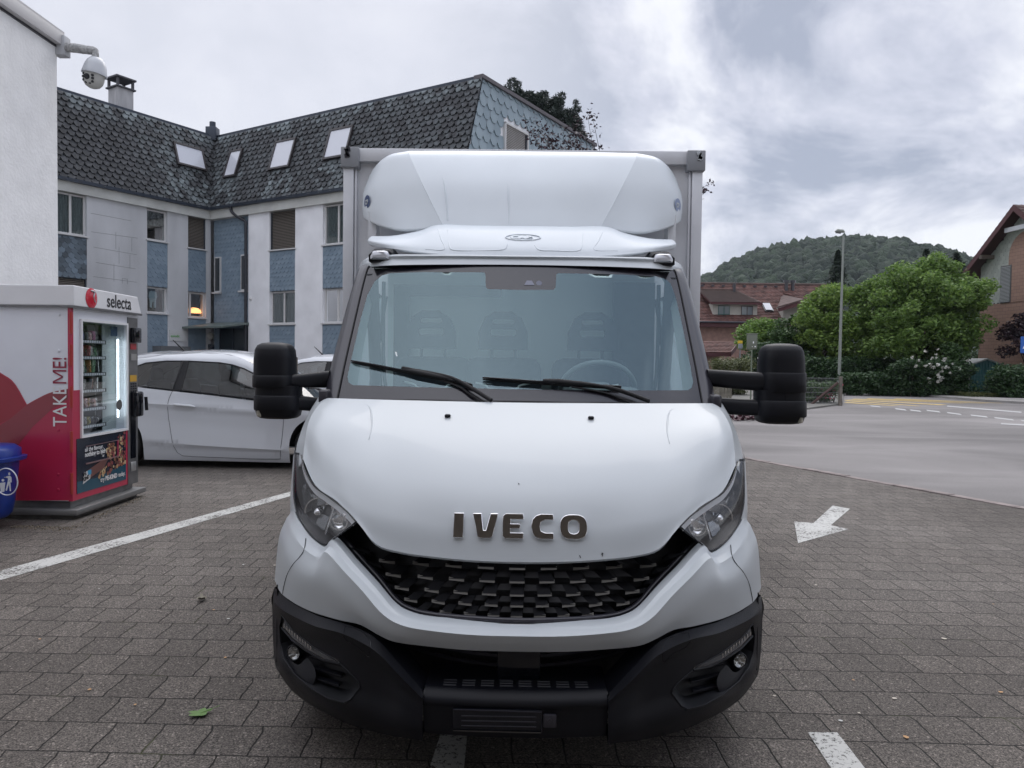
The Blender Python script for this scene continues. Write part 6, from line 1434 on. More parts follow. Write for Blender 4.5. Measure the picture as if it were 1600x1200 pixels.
    # wheels
    for cx in wc:
        for s in (1, -1):
            c = Vector((X(cx), Y0+hw0-s*.76, wr*k+.0)); ax = Vector((0, -s, 0)).to_track_quat('Z','Y').to_matrix(); r = wr*k
            wl = MB().lathe([(r*.6,-.09),(r*.93,-.10),(r,-.07),(r,.07),(r*.93,.10),(r*.66,.095)], c, 36, ax).build('wheel', M['rubber'], v, 40)
            rm = MB().lathe([(0,.05),(r*.15,.055),(r*.17,.04),(r*.3,.04),(r*.58,.055),(r*.64,.095),(r*.66,.09)], c, 30, ax); ro = rm.build('rim', mm('alloy', (.45,.46,.48), .25, .8), wl, 40)
            sp = MB()
            for i in range(5):
                a = 2*math.pi*i/5; sp.box(c+ax @ Vector((r*.36*math.cos(a), r*.36*math.sin(a), .07)), (r*.5,.05,.03), ax @ Matrix.Rotation(a, 3, 'Z'))
            sp.build('spoke', mm('alloy', (.45,.46,.48), .25, .8), ro)
    return v
car1 = build_car('white three door hatchback side on, between vending machine and truck mirror')
car2 = copy_tree(car1); car2['label'] = 'white car mostly hidden behind the truck, nose under the left mirror'
car2.location = (P(560,560,14.6).x, 14.6+.9, 0)
car3 = copy_tree(car1); car3['label'] = 'silver car roof showing behind the rear of the white hatchback'; car3.location = (P(205,560,13.3).x, 13.3+.9, 0); car3.rotation_euler[2] = math.pi
sil = mat('car_silver', (.30,.31,.33), .3, .4, coat=.8)
def recol(o):
    for ch in o.children:
        if ch.type == 'MESH' and ch.data.materials and ch.data.materials[0].name.startswith('car_white'):
            ch.data = ch.data.copy(); ch.data.materials[0] = sil
        recol(ch)
recol(car3)
# =============== VEGETATION ===============
def leaf_mesh(name, pts, nrm_src, size, m, parent=None, aspect=.55, up=.35, seed=1, droop=0):
    r = np.random.default_rng(seed); n = len(pts); pts = np.asarray(pts)
    if parent is not None: L = base_loc(parent); pts = pts-np.array([L.x, L.y, L.z])
    d = r.normal(size=(n, 3)); d[:, 2] = d[:, 2]*.6-droop; d /= np.linalg.norm(d, axis=1)[:, None]
    nn = r.normal(size=(n, 3)); nn[:, 2] = np.abs(nn[:, 2])+up; nn -= (nn*d).sum(1)[:, None]*d; nn /= np.linalg.norm(nn, axis=1)[:, None]
    s = np.cross(nn, d); sz = size*r.uniform(.6, 1.35, size=(n, 1))
    v = np.empty((n, 4, 3)); v[:, 0] = pts-d*sz*.5; v[:, 1] = pts+s*sz*aspect*.5+nn*sz*.08; v[:, 2] = pts+d*sz*.5; v[:, 3] = pts-s*sz*aspect*.5+nn*sz*.08
    me = bpy.data.meshes.new(name); me.vertices.add(n*4); me.vertices.foreach_set('co', v.reshape(-1)); me.loops.add(n*4); me.loops.foreach_set('vertex_index', np.arange(n*4))
    me.polygons.add(n); me.polygons.foreach_set('loop_start', np.arange(n)*4); me.polygons.foreach_set('loop_total', np.full(n, 4)); me.materials.append(m); me.update(calc_edges=True)
    o = bpy.data.objects.new(name, me); C.objects.link(o)
    if parent is not None: o.parent = parent
    return o
def clumps(c, rad, k, r, seed=1, shell=.55, low=-.7, sq=1):
    q = np.random.default_rng(seed); out = []
    while len(out) < k:
        p = q.normal(size=3); p /= np.linalg.norm(p)
        if p[2] < low: continue
        p = np.sign(p)*np.abs(p)**sq
        t = q.uniform(shell, 1.0); out.append((np.array(c)+p*t*np.array(rad), r*q.uniform(.6, 1.35)))
    return out
def scatter(cl, n, seed=1, flat=.75):
    q = np.random.default_rng(seed); w_ = np.array([r for _, r in cl])**2; w_ /= w_.sum(); idx = q.choice(len(cl), n, p=w_)
    c = np.array([cl[i][0] for i in idx]); r = np.array([cl[i][1] for i in idx])
    p = q.normal(size=(n, 3)); p /= np.linalg.norm(p, axis=1)[:, None]; t = q.uniform(.25, 1, size=n)**.6
    p[:, 2] *= flat; return c+p*(t*r)[:, None]
LM = {'maple': leafmat('leaf_maple', (.068,.138,.03), (.225,.345,.085), .4), 'lime': leafmat('leaf_light_green', (.085,.165,.033), (.25,.36,.085), .4),
      'dark': leafmat('leaf_dark_hedge', (.018,.046,.017), (.060,.115,.042), .25), 'mid': leafmat('leaf_mid_green', (.025,.06,.018), (.075,.14,.038), .3),
      'olive': leafmat('leaf_olive', (.06,.075,.03), (.15,.17,.07), .3), 'purple': leafmat('leaf_purple', (.012,.008,.012), (.05,.024,.034), .15),
      'conifer': leafmat('needle_dark', (.008,.020,.013), (.028,.052,.028), .05), 'pine': leafmat('needle_pine', (.008,.018,.014), (.026,.044,.034), .05),
      'rose': leafmat('rose_petal', (.5,.5,.46), (.72,.72,.68), .2), 'grass': leafmat('grass_blade', (.04,.06,.02), (.13,.14,.05), .3)}
M['bark'] = mat('bark', (.05,.040,.032), .9, var=.4, vscale=6, bump=.5, bscale=20)
def tree(name, label, cat, px, Y, ztop, zbot, rx, ry, nleaf, size, lm, k=60, cr_=.9, seed=1, trunk=.16, zb=0, lean=0, group=None, flat=.75, up=.35, shell=.55, sq=1):
    b = P(px, 600, Y); base = Vector((b.x, Y, zb)); t = thing(name, label, cat, base, group)
    c = Vector((b.x+lean, Y, (ztop+zbot)/2)); rz = (ztop-zbot)/2
    cl = clumps(c, (rx, ry, rz), k, cr_, seed, shell, -.85, sq)+clumps(c, (rx*.55, ry*.55, rz*.55), max(4, k//4), cr_, seed+1)
    leaf_mesh('crown', scatter(cl, nleaf, seed, flat), None, size, lm, t, seed=seed, up=up)
    tb = MB(); tb.tube([base, base.lerp(c, .5)+Vector((.1,0,0)), c+Vector((0,0,rz*.5))], [trunk, trunk*.75, trunk*.2], 10)
    for i in range(7):
        tgt = Vector(cl[(i*7) % len(cl)][0]); s_ = base.lerp(c, .45+.07*i); tb.tube([s_, s_.lerp(tgt, .5)+Vector((0,0,.15)), tgt], [trunk*.42, trunk*.28, trunk*.06], 6)
    tb.build('trunk', M['bark'], t, 60); return t
# street side
def zat(px, py, Y): return P(px, py, Y).z
def span_x(x0, x1, Y): return (P(x1,600,Y).x-P(x0,600,Y).x)/2
Y = 42; tree('maple_tree', 'large broad light green maple behind the hedge and street lamp', 'tree', 1430, Y, zat(1430,404,Y), zat(1430,580,Y), span_x(1338,1518,Y), 3.4, 60000, .21, LM['maple'], 190, .70, 3, .22, sq=.80)
Y = 44; tree('maple_tree', 'yellow green tree left of the street lamp, beside the big maple', 'tree', 1285, Y, zat(1285,448,Y), zat(1285,590,Y), span_x(1258,1322,Y)*1.1, 2.2, 20000, .22, LM['lime'], 50, .68, 9, .15)
Y = 50; tree('rounded_tree', 'dome shaped bright green tree in front of the red roof', 'tree', 1188, Y, zat(1188,499,Y), zat(1188,548,Y), span_x(1152,1224,Y), 1.8, 9000, .22, LM['maple'], 60, .5, 12, .12)
Y = 46; tree('garden_tree', 'mid green tree between the dome shaped tree and the maples', 'tree', 1238, Y, zat(1238,492,Y), zat(1238,580,Y), 1.25, 1.4, 8000, .2, LM['mid'], 40, .5, 15, .1)
Y = 45; tree('tall_shrub', 'dark green tall shrub right behind the sign pole', 'shrub', 1205, Y, zat(1205,536,Y), zat(1205,600,Y), 1.9, 1.3, 9000, .2, LM['dark'], 40, .6, 16, .08)
# conifers
def conifer(name, label, px, Y, ztop, zb, r, n, lm, seed, size=.35):
    b = P(px, 600, Y); t = thing(name, label, 'tree', (b.x, Y, 0)); q = np.random.default_rng(seed); h = ztop-zb; pts = []
    for i in range(n):
        f = q.uniform(0, 1)**.8; lay = math.floor(f*14)/14; rr = r*(1-f)*(.55+.45*(1-(f*14 % 1)))+.05; a = q.uniform(0, 2*math.pi); k_ = q.uniform(.2, 1)**.5
        br = .75+.35*math.sin(a*5+lay*40); pts.append((b.x+rr*k_*br*math.cos(a), Y+rr*k_*br*math.sin(a), zb+f*h-.12*k_*rr))
    leaf_mesh('crown', pts, None, size, lm, t, aspect=.3, seed=seed, droop=.2); MB().tube([(b.x,Y,0),(b.x,Y,ztop-.2)], [.2,.03], 8).build('trunk', M['bark'], t, 60); return t
conifer('spruce_tree', 'pointed dark spruce behind the street lamp', 1304, 85, zat(1304,392,85), zat(1304,460,85), 1.9, 3500, LM['conifer'], 4, .5)
conifer('conifer_tree', 'dark conifer tips showing above the right side of the maple', 1488, 52, zat(1488,396,52), zat(1488,450,52), 1.9, 1600, LM['conifer'], 5)
conifer('conifer_tree', 'small conifer tip above the middle of the maple', 1441, 52, zat(1441,391,52), zat(1441,440,52), 1.3, 1300, LM['conifer'], 6)
# hedges and shrubs: one crown each
def shrub(name, label, x0, x1, ytop, ybot, Y, depth, n, size, lm, k=60, cr_=.45, seed=1, cat='hedge', up=.35, zmin=0):
    a, b = P(x0, 600, Y).x, P(x1, 600, Y).x; z1 = zat((x0+x1)/2, ytop, Y); q = np.random.default_rng(seed)
    cl = [(np.array((q.uniform(a, b), Y+q.uniform(-depth, depth), q.uniform(zmin+.15, max(zmin+.3, z1-cr_*.6)))), cr_*q.uniform(.6, 1.3)) for _ in range(k)]
    cl += [(np.array((q.uniform(a, b), Y+q.uniform(-depth, depth)*.7, z1-cr_*q.uniform(.4, .9))), cr_*q.uniform(.5, 1.1)) for _ in range(k//3)]
    p = scatter(cl, n, seed); p = p[p[:, 2] > .02]
    t = thing(name, label, cat, ((a+b)/2, Y, 0)); leaf_mesh('foliage', p, None, size, lm, t, seed=seed, up=up)
    st = MB()
    for i in range(8): x = a+(b-a)*(i+.5)/8; st.tube([(x,Y,0),(x+.1,Y,z1*.5),(x-.05,Y+.1,z1*.8)], [.03,.02,.008], 5)
    st.build('stems', M['bark'], t); return t
shrub('low_hedge', 'long dark green hedge along the pavement under the maple', 1312, 1500, 582, 620, 38.5, .55, 22000, .15, LM['dark'], 130, .42, 21)
shrub('tall_hedge', 'dense dark hedge behind the wire fence left of the lamp', 1235, 1332, 558, 605, 42, .8, 15000, .17, LM['dark'], 90, .55, 22)
shrub('trunk_shade_shrub', 'dark shrubs in the shade under the maple crown', 1340, 1515, 560, 600, 41.6, .6, 13000, .17, LM['dark'], 80, .5, 29, 'shrub')
shrub('back_shrub', 'dark evergreen mass behind the maple trunk and lamp post', 1255, 1345, 540, 600, 47, .8, 12000, .2, LM['dark'], 70, .7, 41, 'shrub')
shrub('back_shrub', 'dark evergreen mass behind the right half of the maple', 1340, 1528, 545, 600, 46.5, .8, 15000, .2, LM['dark'], 110, .7, 42, 'shrub')
ro = shrub('rose_bush', 'climbing bush with white roses over the hedge beside the teal shed', 1402, 1512, 562, 612, 37.8, .5, 15000, .14, LM['dark'], 80, .42, 23, 'bush')
shrub('tall_shrub', 'light green shoots rising above the white roses', 1462, 1500, 535, 585, 38.6, .4, 4500, .17, LM['mid'], 26, .36, 24, 'shrub')
q = np.random.default_rng(3); fl = MB()
pts = []
for i in range(40):
    x, y = q.normal(1466, 20), q.normal(572, 15)
    if not (1405 < x < 1518 and 545 < y < 606): continue
    c = P(x, y, 37.15+q.uniform(-.15, .15)); k_ = q.uniform(.045, .11)
    for j in range(9): d = Vector(q.normal(size=3)).normalized(); pts.append(c+d*k_*.6)
leaf_mesh('rose_blooms', [tuple(p) for p in pts], None, .12, LM['rose'], ro, aspect=.9, seed=5)['kind'] = 'stuff'
shrub('ivy_mound', 'dark leafy mound at the right edge below the blue sign', 1556, 1640, 571, 628, 36.2, .6, 12000, .16, LM['dark'], 70, .5, 25, 'bush')
tree('purple_shrub', 'purple leaved shrub in front of the brick house at right edge', 'shrub', 1600, 39, zat(1600,492,39), zat(1600,572,39), 1.15, 1.0, 4200, .19, LM['purple'], 34, .42, 26, .06)
shrub('olive_bush', 'olive green rounded bush beside the paling fence', 1116, 1166, 560, 600, 36, .7, 9000, .10, LM['olive'], 50, .42, 27, 'bush')
shrub('garden_bed', 'mixed flower bed of low plants behind the wire fence', 1250, 1306, 597, 632, 29.4, .5, 6500, .10, LM['mid'], 50, .24, 28, 'plants')
g_ = leaf_mesh('verge_grass', np.column_stack([q.uniform(P(1500,600,37).x, P(1560,600,37).x, 3500), q.uniform(36.0, 38, 3500), q.uniform(.02, .28, 3500)]), None, .22, LM['grass'], None, aspect=.12, up=.05, seed=8); g_['kind'] = 'stuff'
pk_ = [P(1296+q.normal()*9, 613+q.normal()*8, 29) for _ in range(40)]; leaf_mesh('pink_flowers', [tuple(p) for p in pk_], None, .09, mat('pink_petal', (.45,.06,.12), .6), bpy.data.objects['garden_bed'], aspect=.8, seed=6)
# trees behind the truck
def pine():
    Y = 44; b = P(848, 600, Y); t = thing('pine_tree', 'dark pine rising behind the apartment block roof', 'tree', (b.x, Y, 0)); cl = []; qq = np.random.default_rng(31)
    for (x, y, r) in ((792,140,.35),(797,160,.6),(808,133,.35),(806,150,.6),(815,170,.9),(826,150,.35),(822,165,.7),(838,165,.8),(850,150,.4),(848,170,.9),(860,185,1.0),(868,158,.4),(866,172,.7),(880,190,.9),(878,150,.32),(872,160,.5),(895,205,.8),(890,180,.5),(902,170,.3),(900,160,.22),(897,190,.5),(835,190,1.1),(780,140,.3),(785,150,.45),(905,215,.6),(908,222,.5),(830,215,1.3),(870,225,1.3)):
        cl.append((np.array(P(x, y, Y+qq.uniform(-1, 1))), r*.85))
    for i in range(26):
        x = qq.uniform(785, 905); y = 128+abs(x-800)*.55+qq.uniform(0, 35); cl.append((np.array(P(x, y, Y+qq.uniform(-1.5, 1.5))), .34))
    leaf_mesh('crown', scatter(cl, 21000, 31, 1.0), None, .26, LM['pine'], t, aspect=.22, seed=31, up=.0, droop=-.6)
    MB().tube([(b.x,Y,0),P(850,300,Y),P(845,180,Y)], [.3,.2,.05], 8).build('trunk', M['bark'], t, 60)
pine()
def plum():
    Y = 14.5; b = P(930, 600, Y); t = thing('plum_tree', 'purple leaved plum twigs showing above and beside the truck box', 'tree', (b.x, Y, 0)); pts = []; qq = np.random.default_rng(33); tw = MB()
    tips = [(830,203),(824,192),(835,215),(842,200),(850,212),(848,198),(858,220),(866,226),(856,208),(872,214),(880,206),(884,218),(890,222),(895,196),(893,210),(900,214),(905,205),(912,188),(918,180),(925,178),(897,228),(880,230),(862,232),(845,230),(1100,292),(1106,287),(1104,298),(1097,300),(1110,283),(1098,440)]
    fork = P(960, 420, Y); MBt = tw.tube([(b.x,Y,0), (b.x+.1,Y,1.5), fork], [.10,.08,.06], 8)
    for (x, y) in tips:
        Yt = Y+qq.uniform(-.8,.8) if x < 1000 else Y; e = P(x, y, Yt); mid = fork.lerp(e, .5)+Vector((qq.uniform(-.1,.1), 0, -.1)); pl = spline([fork, mid, e], 10); tw.tube(pl, [.022-.002*i for i in range(11)], 5)
        for i in range(5 if x < 1000 else 3):
            for j in range(13 if x < 1000 else 5): pts.append(pl[10-i]*1.0+Vector(qq.normal(size=3)*(.045 if x > 1000 else .075)))
    cl = [(np.array(P(x, y, Y)), .35) for x, y in ((860,260),(900,255),(950,280),(1000,300),(1040,330),(900,330),(960,380))]
    pts = [tuple(p) for p in pts]+[tuple(p) for p in scatter(cl, 1500, 3)]
    leaf_mesh('crown', pts, None, .072, LM['purple'], t, seed=33); tw.build('trunk', M['bark'], t, 60)
plum()
# =============== STREET FURNITURE ===============
def street():
    Yl = 39; t = thing('street_lamp', 'tall slim grey street lamp with flat head in front of the trees', 'street lamp', (P(1311,600,Yl).x, Yl, 0)); m = mat('galvanised', (.25,.27,.25), .5, .5)
    a, b = P(1311,600,Yl), P(1318,368,Yl); MB().tube([(a.x,Yl,0),(a.x,Yl,1.2),(b.x,Yl,b.z)], [.095,.085,.045], 10).build('pole', m, t, 60)
    c = P(1313,362,Yl); MB().tube([c+Vector((-.28,0,.0)), c+Vector((-.15,0,.05)), c+Vector((.12,0,.03)), c+Vector((.22,0,-.02))], [.03,.10,.09,.04], 10).build('lamp_head', m, t, 60)
    MB().tube([c+Vector((-.24,0,-.035)), c+Vector((.02,0,-.05))], [.05,.06], 8).build('lamp_lens', M['lampgrey'], t, 60)
    # sign board seen from behind
    Ys = 31; s = thing('sign_board', 'back of a grey rectangular board with white stickers on a thin pole', 'sign', (P(1174,600,Ys).x, Ys, 0)); a, b = P(1167,521,Ys), P(1183,546,Ys)
    MB().rbox(((a.x+b.x)/2,Ys,(a.z+b.z)/2),(b.x-a.x,.05,a.z-b.z),.02).bb((a.x-.01,Ys-.04,a.z-.03),(b.x+.01,Ys+.03,a.z+.01)).build('board', mat('board_back', (.15,.165,.13), .6), s, 50)
    p = P(1174,590,Ys); MB().cyl((p.x,Ys+.03,0),(p.x,Ys+.03,b.z+.02),.03,8).build('pole', mat('pole_green', (.16,.19,.14), .6), s, 60)
    for (x, y, w_, h_) in ((1177.3,535,.045,.085),(1180,541.5,.05,.05),(1175.5,541.5,.03,.03)): c = P(x, y, Ys-.03); MB().bb((c.x-w_/2,Ys-.03,c.z-h_/2),(c.x+w_/2,Ys-.026,c.z+h_/2)).build('sticker', wht_(), s)
    # yellow lamp box
    Yb = 43; c = P(1156.5,534.5,Yb); s = thing('yellow_sign', 'small yellow sign above a grey box by the lower roof corner', 'sign', (c.x, Yb, 0)); MB().rbox(c,(.28,.06,.17),.01).build('plate', mat('sign_yellow', (.55,.38,.02), .5), s)
    c2 = P(1157,541,Yb); MB().rbox(c2,(.22,.2,.28),.03).cyl((c2.x,Yb+.05,0),(c2.x,Yb+.05,c.z),.03,8).build('grey_box', mat('box_grey', (.2,.22,.24), .5), s)
    # blue traffic sign at the right edge
    Yt = 30; a, b = P(1595,526,Yt), P(1622,552,Yt); s = thing('traffic_sign', 'blue square traffic sign cut by the right picture edge', 'sign', (P(1608,600,Yt).x, Yt, 0))
    MB().rbox(((a.x+b.x)/2,Yt,(a.z+b.z)/2),(b.x-a.x,.03,a.z-b.z),.01).build('plate', mat('sign_blue', (.01,.10,.42), .4), s); MB().cyl((P(1608,600,Yt).x,Yt+.04,0),(P(1608,600,Yt).x,Yt+.04,a.z),.03,8).build('pole', m, s)
    q = P(1598,540,Yt-.02); MB().prism([Vector((q.x+x, Yt-.02, q.z+z)) for x, z in ((0,-.12),(.13,.14),(.45,.14),(.55,-.12),(.45,-.12),(.30,.02),(.12,-.12))],(0,.003,0)).build('symbol', wht_(), s)
    # wire fence with wooden post and brace
    Yf = 28.4; s = thing('wire_fence', 'wire mesh fence with wooden end post and leaning brown brace', 'fence', (P(1290,600,Yf).x, Yf, 0)); p0, p1 = P(1311,590,Yf), P(1316,632,Yf)
    MB().rbox((P(1313.5,600,Yf).x,Yf,p0.z/2+.02),(.115,.115,p0.z+.04),.01).build('post', mat('post_wood', (.16,.14,.12), .8, var=.3, vscale=6), s)
    wi = MB(); xl, xr = P(1225,600,Yf).x, P(1311,600,Yf).x
    for i in range(6): z = .12+i*(p0.z-.15)/5; wi.tube([(xl,Yf,z),(xr,Yf,z)],.006,4)
    n = 40
    for i in range(n): x = xl+(xr-xl)*i/n; wi.tube([(x,Yf,.03),(x,Yf,p0.z-.03)],.004,4)
    wi.build('wire_mesh', mat('wire_grey', (.22,.23,.23), .5, .5), s)
    a, b = P(1267,630,Yf-.05), P(1309,598,Yf-.05); MB().tube([(a.x,Yf-.05,.02),(b.x,Yf-.05,b.z)],.05,8).build('brace', mat('brace_brown', (.07,.04,.035), .8), s)
    # green wire fence by the shed
    Yg = 37.6; s = thing('garden_fence', 'green wire garden fence in front of the teal shed', 'fence', (P(1536,600,Yg).x, Yg, 0)); wi = MB(); xl, xr = P(1514,600,Yg).x, P(1572,600,Yg).x; zt = zat(1540,586,Yg)
    for i in range(7): z = .1+i*(zt-.1)/6; wi.tube([(xl,Yg,z),(xr,Yg,z)],.008,4)
    for i in range(22): x = xl+(xr-xl)*i/21; wi.tube([(x,Yg,.03),(x,Yg,zt)],.006,4)
    wi.build('wire_mesh', mat('wire_green', (.05,.12,.11), .5), s); MB().cyl((xl,Yg,0),(xl,Yg,zt+.08),.03).build('post', m, s)
    # paling fence by the mirror
    Yp = 30; s = thing('paling_fence', 'low weathered paling fence seen below the right truck mirror', 'fence', (P(1128,600,Yp).x, Yp, 0)); zt = zat(1130,599,Yp); x0, x1 = P(1085,600,Yp).x, P(1145,600,Yp).x; n = 26; f_ = MB()
    for i in range(n): x = x0+(x1-x0)*i/n; f_.rbox((x,Yp+.01*math.sin(i*2.3),zt/2-.02*abs(math.sin(i*1.7))),(.05,.03,zt),.008,Matrix.Rotation(.03*math.sin(i*3.1),3,'Y'))
    f_.build('pales', mat('pale_wood', (.20,.185,.15), .8, var=.3, vscale=4), s); MB().bb((x0,Yp+.02,zt*.3),(x1,Yp+.06,zt*.3+.06)).bb((x0,Yp+.02,zt*.75),(x1,Yp+.06,zt*.75+.06)).build('rail', mm('pale_wood', (.2,.18,.15)), s)
    # teal shed
    Yh = 41; a, b = P(1511,572,Yh), P(1570,612,Yh); s = thing('garden_shed', 'teal metal garden shed with low pitched pale roof', 'shed', ((a.x+b.x)/2, Yh+1, 0)); teal = mat('shed_teal', (.01,.085,.09), .45); xm = (a.x+b.x)/2; zt = zat(1540,562,Yh); ze = a.z
    w_ = MB(); n = 26
    prof = []
    for i in range(n+1):
        x = a.x+(b.x-a.x)*i/n; prof.append((x, Yh+(.03 if i % 2 else 0)))
    for (xa_, ya_), (xb_, yb_) in zip(prof, prof[1:]):
        zz = lambda x: zt-(zt-ze)*abs(x-xm)/(xm-a.x); w_.add([(xa_,ya_,0),(xb_,yb_,0),(xb_,yb_,zz(xb_)),(xa_,ya_,zz(xa_))],[(0,1,2,3)])
    w_.bb((a.x,Yh+.05,0),(b.x,Yh+2,ze)); w_.build('wall', teal, s)
    MB().prism([(a.x-.1,Yh-.1,ze-.05),(xm,Yh-.1,zt),(b.x+.1,Yh-.1,ze-.05),(b.x+.1,Yh-.1,ze+.02),(xm,Yh-.1,zt+.08),(a.x-.1,Yh-.1,ze+.02)],(0,2.3,0)).build('roof', mat('shed_roof', (.32,.36,.36), .4, .2), s)
street()
# =============== HOUSES ===============
def tiles(f, u0, u1, v0, v1, rows, m, parent, name='roof_tiles', lift=.05, w=.30):
    """rows of overlapping interlocking tiles, built as ribbed strips"""
    mb = MB(); n = int((u1-u0)/w)
    for r in range(rows):
        a, b = v0+(v1-v0)*r/rows, v0+(v1-v0)*(r+1.12)/rows; b = min(b, v1); lo = []; hi = []
        for i in range(n*2+1):
            u = u0+(u1-u0)*i/(n*2); k_ = .022 if i % 2 else 0; lo.append(f(u, a, lift+k_)); hi.append(f(u, b, .004+k_))
        mb.grid([lo, hi]); mb.grid([lo, [f(u0+(u1-u0)*i/(n*2), a, 0) for i in range(n*2+1)]])
    return mb.build(name, m, parent)
def red_house():
    Yh = 62; h = thing('red_roof_house', 'brick house with long red tiled roof and pale dormer', 'house', (P(1180,600,Yh).x, Yh, 0))
    m_t = mat('red_tiles', (.120,.058,.050), .8, var=.55, vscale=2.2, detail=8); m_t2 = mat('grey_brown_tiles', (.085,.055,.05), .85, var=.4, vscale=2)
    brick = mat('pink_brick', (.28,.175,.145), .85, var=.2, vscale=3); cream = mat('cream_render', (.42,.41,.37), .9, var=.06); fas = mat('fascia_maroon', (.075,.022,.025), .6)
    x0, x1 = P(1020,600,Yh).x, P(1330,600,Yh).x; ze = zat(1120,503,Yh); Yr = Yh+5.5; zr = zat(1120,444,Yr)
    f = lambda u, v, o: Vector((u, Yh+(Yr-Yh)*v, ze+(zr-ze)*v))+Vector((0,-(zr-ze),(Yr-Yh))).normalized()*o
    MB().add([f(x0,0,-.02),f(x1,0,-.02),f(x1,1,-.02),f(x0,1,-.02)],[(0,1,2,3)]).add([(x0,Yr,zr),(x1,Yr,zr),(x1,Yr+6,ze),(x0,Yr+6,ze)],[(0,1,2,3)]).build('roof_deck', fas, h)
    rt = tiles(f, x0, x1, 0, 1, 26, m_t, h, 'roof', .07, .33); MB().tube([f(x0,1,.05), f(x1,1,.05)], .12, 8).build('ridge_tiles', m_t2, rt)
    MB().bb((x0+.4,Yh+.6,0),(x1-.4,Yr+5.4,ze+.1)).build('wall', brick, h)
    MB().bb((x0,Yh-.12,ze-.42),(x1,Yh-.02,ze-.10)).bb((x0,Yh-.02,ze-.42),(x1,Yh+.6,ze-.38)).build('fascia', fas, h); MB().tube([(x0,Yh-.2,ze-.02),(x1,Yh-.2,ze-.02)],.08,8).build('gutter', M['pillar'], h)
    # dormer
    Yd = Yh+.9; a, b = P(1114,473,Yd), P(1183,493,Yd)
    dm = MB().bb((a.x,Yd,b.z-.1),(b.x,Yd+4,a.z)).build('dormer', cream, h)
    Yt_ = Yd+3.9; zt = zat(1110,452,Yt_); g = lambda u, v, o: Vector((u, Yd-.4+(Yt_-Yd+.4)*v, a.z+.02+(zt-a.z)*v))+Vector((0,-.3,1)).normalized()*o
    MB().prism([g(a.x-.3,0,-.02),g(b.x+.3,0,-.02),g(b.x-.8,1,-.02),g(a.x-.5,1,-.02)],(0,0,-.12)).build('dormer_eave', fas, dm)
    mb = MB(); R_ = 14
    for r in range(R_):
        v0, v1 = r/R_, (r+1.1)/R_; L_ = lambda v: a.x-.3-.2*v; RR = lambda v: b.x+.3-1.1*v
        lo = [g(L_(v0)+(RR(v0)-L_(v0))*i/36, v0, .06+(.02 if i % 2 else 0)) for i in range(37)]; hi = [g(L_(v1)+(RR(v1)-L_(v1))*i/36, min(v1,1), .005+(.02 if i % 2 else 0)) for i in range(37)]; mb.grid([lo, hi])
    mb.build('dormer_roof', m_t2, dm); MB().bb((a.x-.3,Yd-.5,a.z-.16),(b.x+.3,Yd-.40,a.z+.02)).build('dormer_fascia', fas, dm)
    for (xa, xb, ya, yb, col) in ((1122,1140,477.5,492,(.03,.10,.09)),(1158,1176,478,493,(.06,.045,.04))):
        p, q_ = P(xa,ya,Yd), P(xb,yb,Yd); w_ = MB().bb((p.x,Yd-.05,q_.z),(q_.x,Yd-.005,p.z)).build('window', mat('frame_colour', col, .5), dm)
        xm = (p.x+q_.x)/2
        for (u0, u1) in ((p.x+.05,xm-.04),(xm+.04,q_.x-.05)): MB().bb((u0,Yd-.06,q_.z+.06),(u1,Yd-.052,p.z-.05)).build('pane', mm('house_pane', (.16,.19,.21), .08, spec=.8), w_)
    # skylight, flues
    v_ = .27; q_ = MB(); p, r_ = P(1196,486,Yh+1.5).x, P(1207,486,Yh+1.5).x; q_.prism([f(p-.08,.25,.10),f(r_+.08,.25,.10),f(r_+.08,.46,.10),f(p-.08,.46,.10)],(0,0,.06)); s_ = q_.build('skylight', M['gloss'], h); MB().add([f(p,.27,.20),f(r_,.27,.20),f(r_,.44,.20),f(p,.44,.20)],[(0,1,2,3)]).build('skylight_pane', mm('roof_window_pane', (.5,.52,.56), .5), s_)
    for x in (1229,1239): c = f(P(x,450,Yr-1).x,.83,.0); MB().cyl(c,c+Vector((0,0,.75)),.15,10).cyl(c+Vector((0,0,.75)),c+Vector((0,0,.95)),.25,10).build('roof_flue', M['pillar'], h)
    c = g(P(1143,455,Yt_).x,.8,0); MB().cyl(c,c+Vector((0,0,.75)),.13,10).build('roof_flue', M['pillar'], h)
    sg = MB()
    for i in range(9): c = f(P(1095+i*16.3,450,Yr).x,.92,.12); sg.box(c,(.25,.2,.18))
    sg.build('vent_tiles', M['pillar'], rt)
    # gabled dormer on the right
    Yg = Yh-.6; a2, b2, c2 = P(1213,483,Yg), P(1238,474,Yg-1.5), P(1252,458,Yg+4)
    mb = MB().bb((P(1225,500,Yh).x,Yh+.2,ze-1.5),(P(1262,500,Yh).x,Yh+5,zat(1240,478,Yh))).build('cross_gable', cream, h)
    za, zb_ = zat(1214,482,Yh), zat(1240,470,Yh-1.6)
    xa, xb, xc = P(1212,482,Yh).x, P(1240,470,Yh-1.6).x, P(1275,482,Yh).x; zrg = zat(1255,459,Yh+4)
    xr_ = P(1244,470,Yh).x
    MB().prism([(xa,Yh-.4,za),(xr_,Yh-1.7,za+.55),(xr_+.4,Yh+4.5,zrg),(xa+2.2,Yh+4.5,zrg-.1)],(0,0,.12)).build('cross_roof', m_t2, mb); MB().prism([(xr_,Yh-1.7,za+.55),(xc,Yh-.4,za-.8),(xc,Yh+4.5,zrg-1.2),(xr_+.4,Yh+4.5,zrg)],(0,0,.12)).build('cross_roof', m_t, mb)
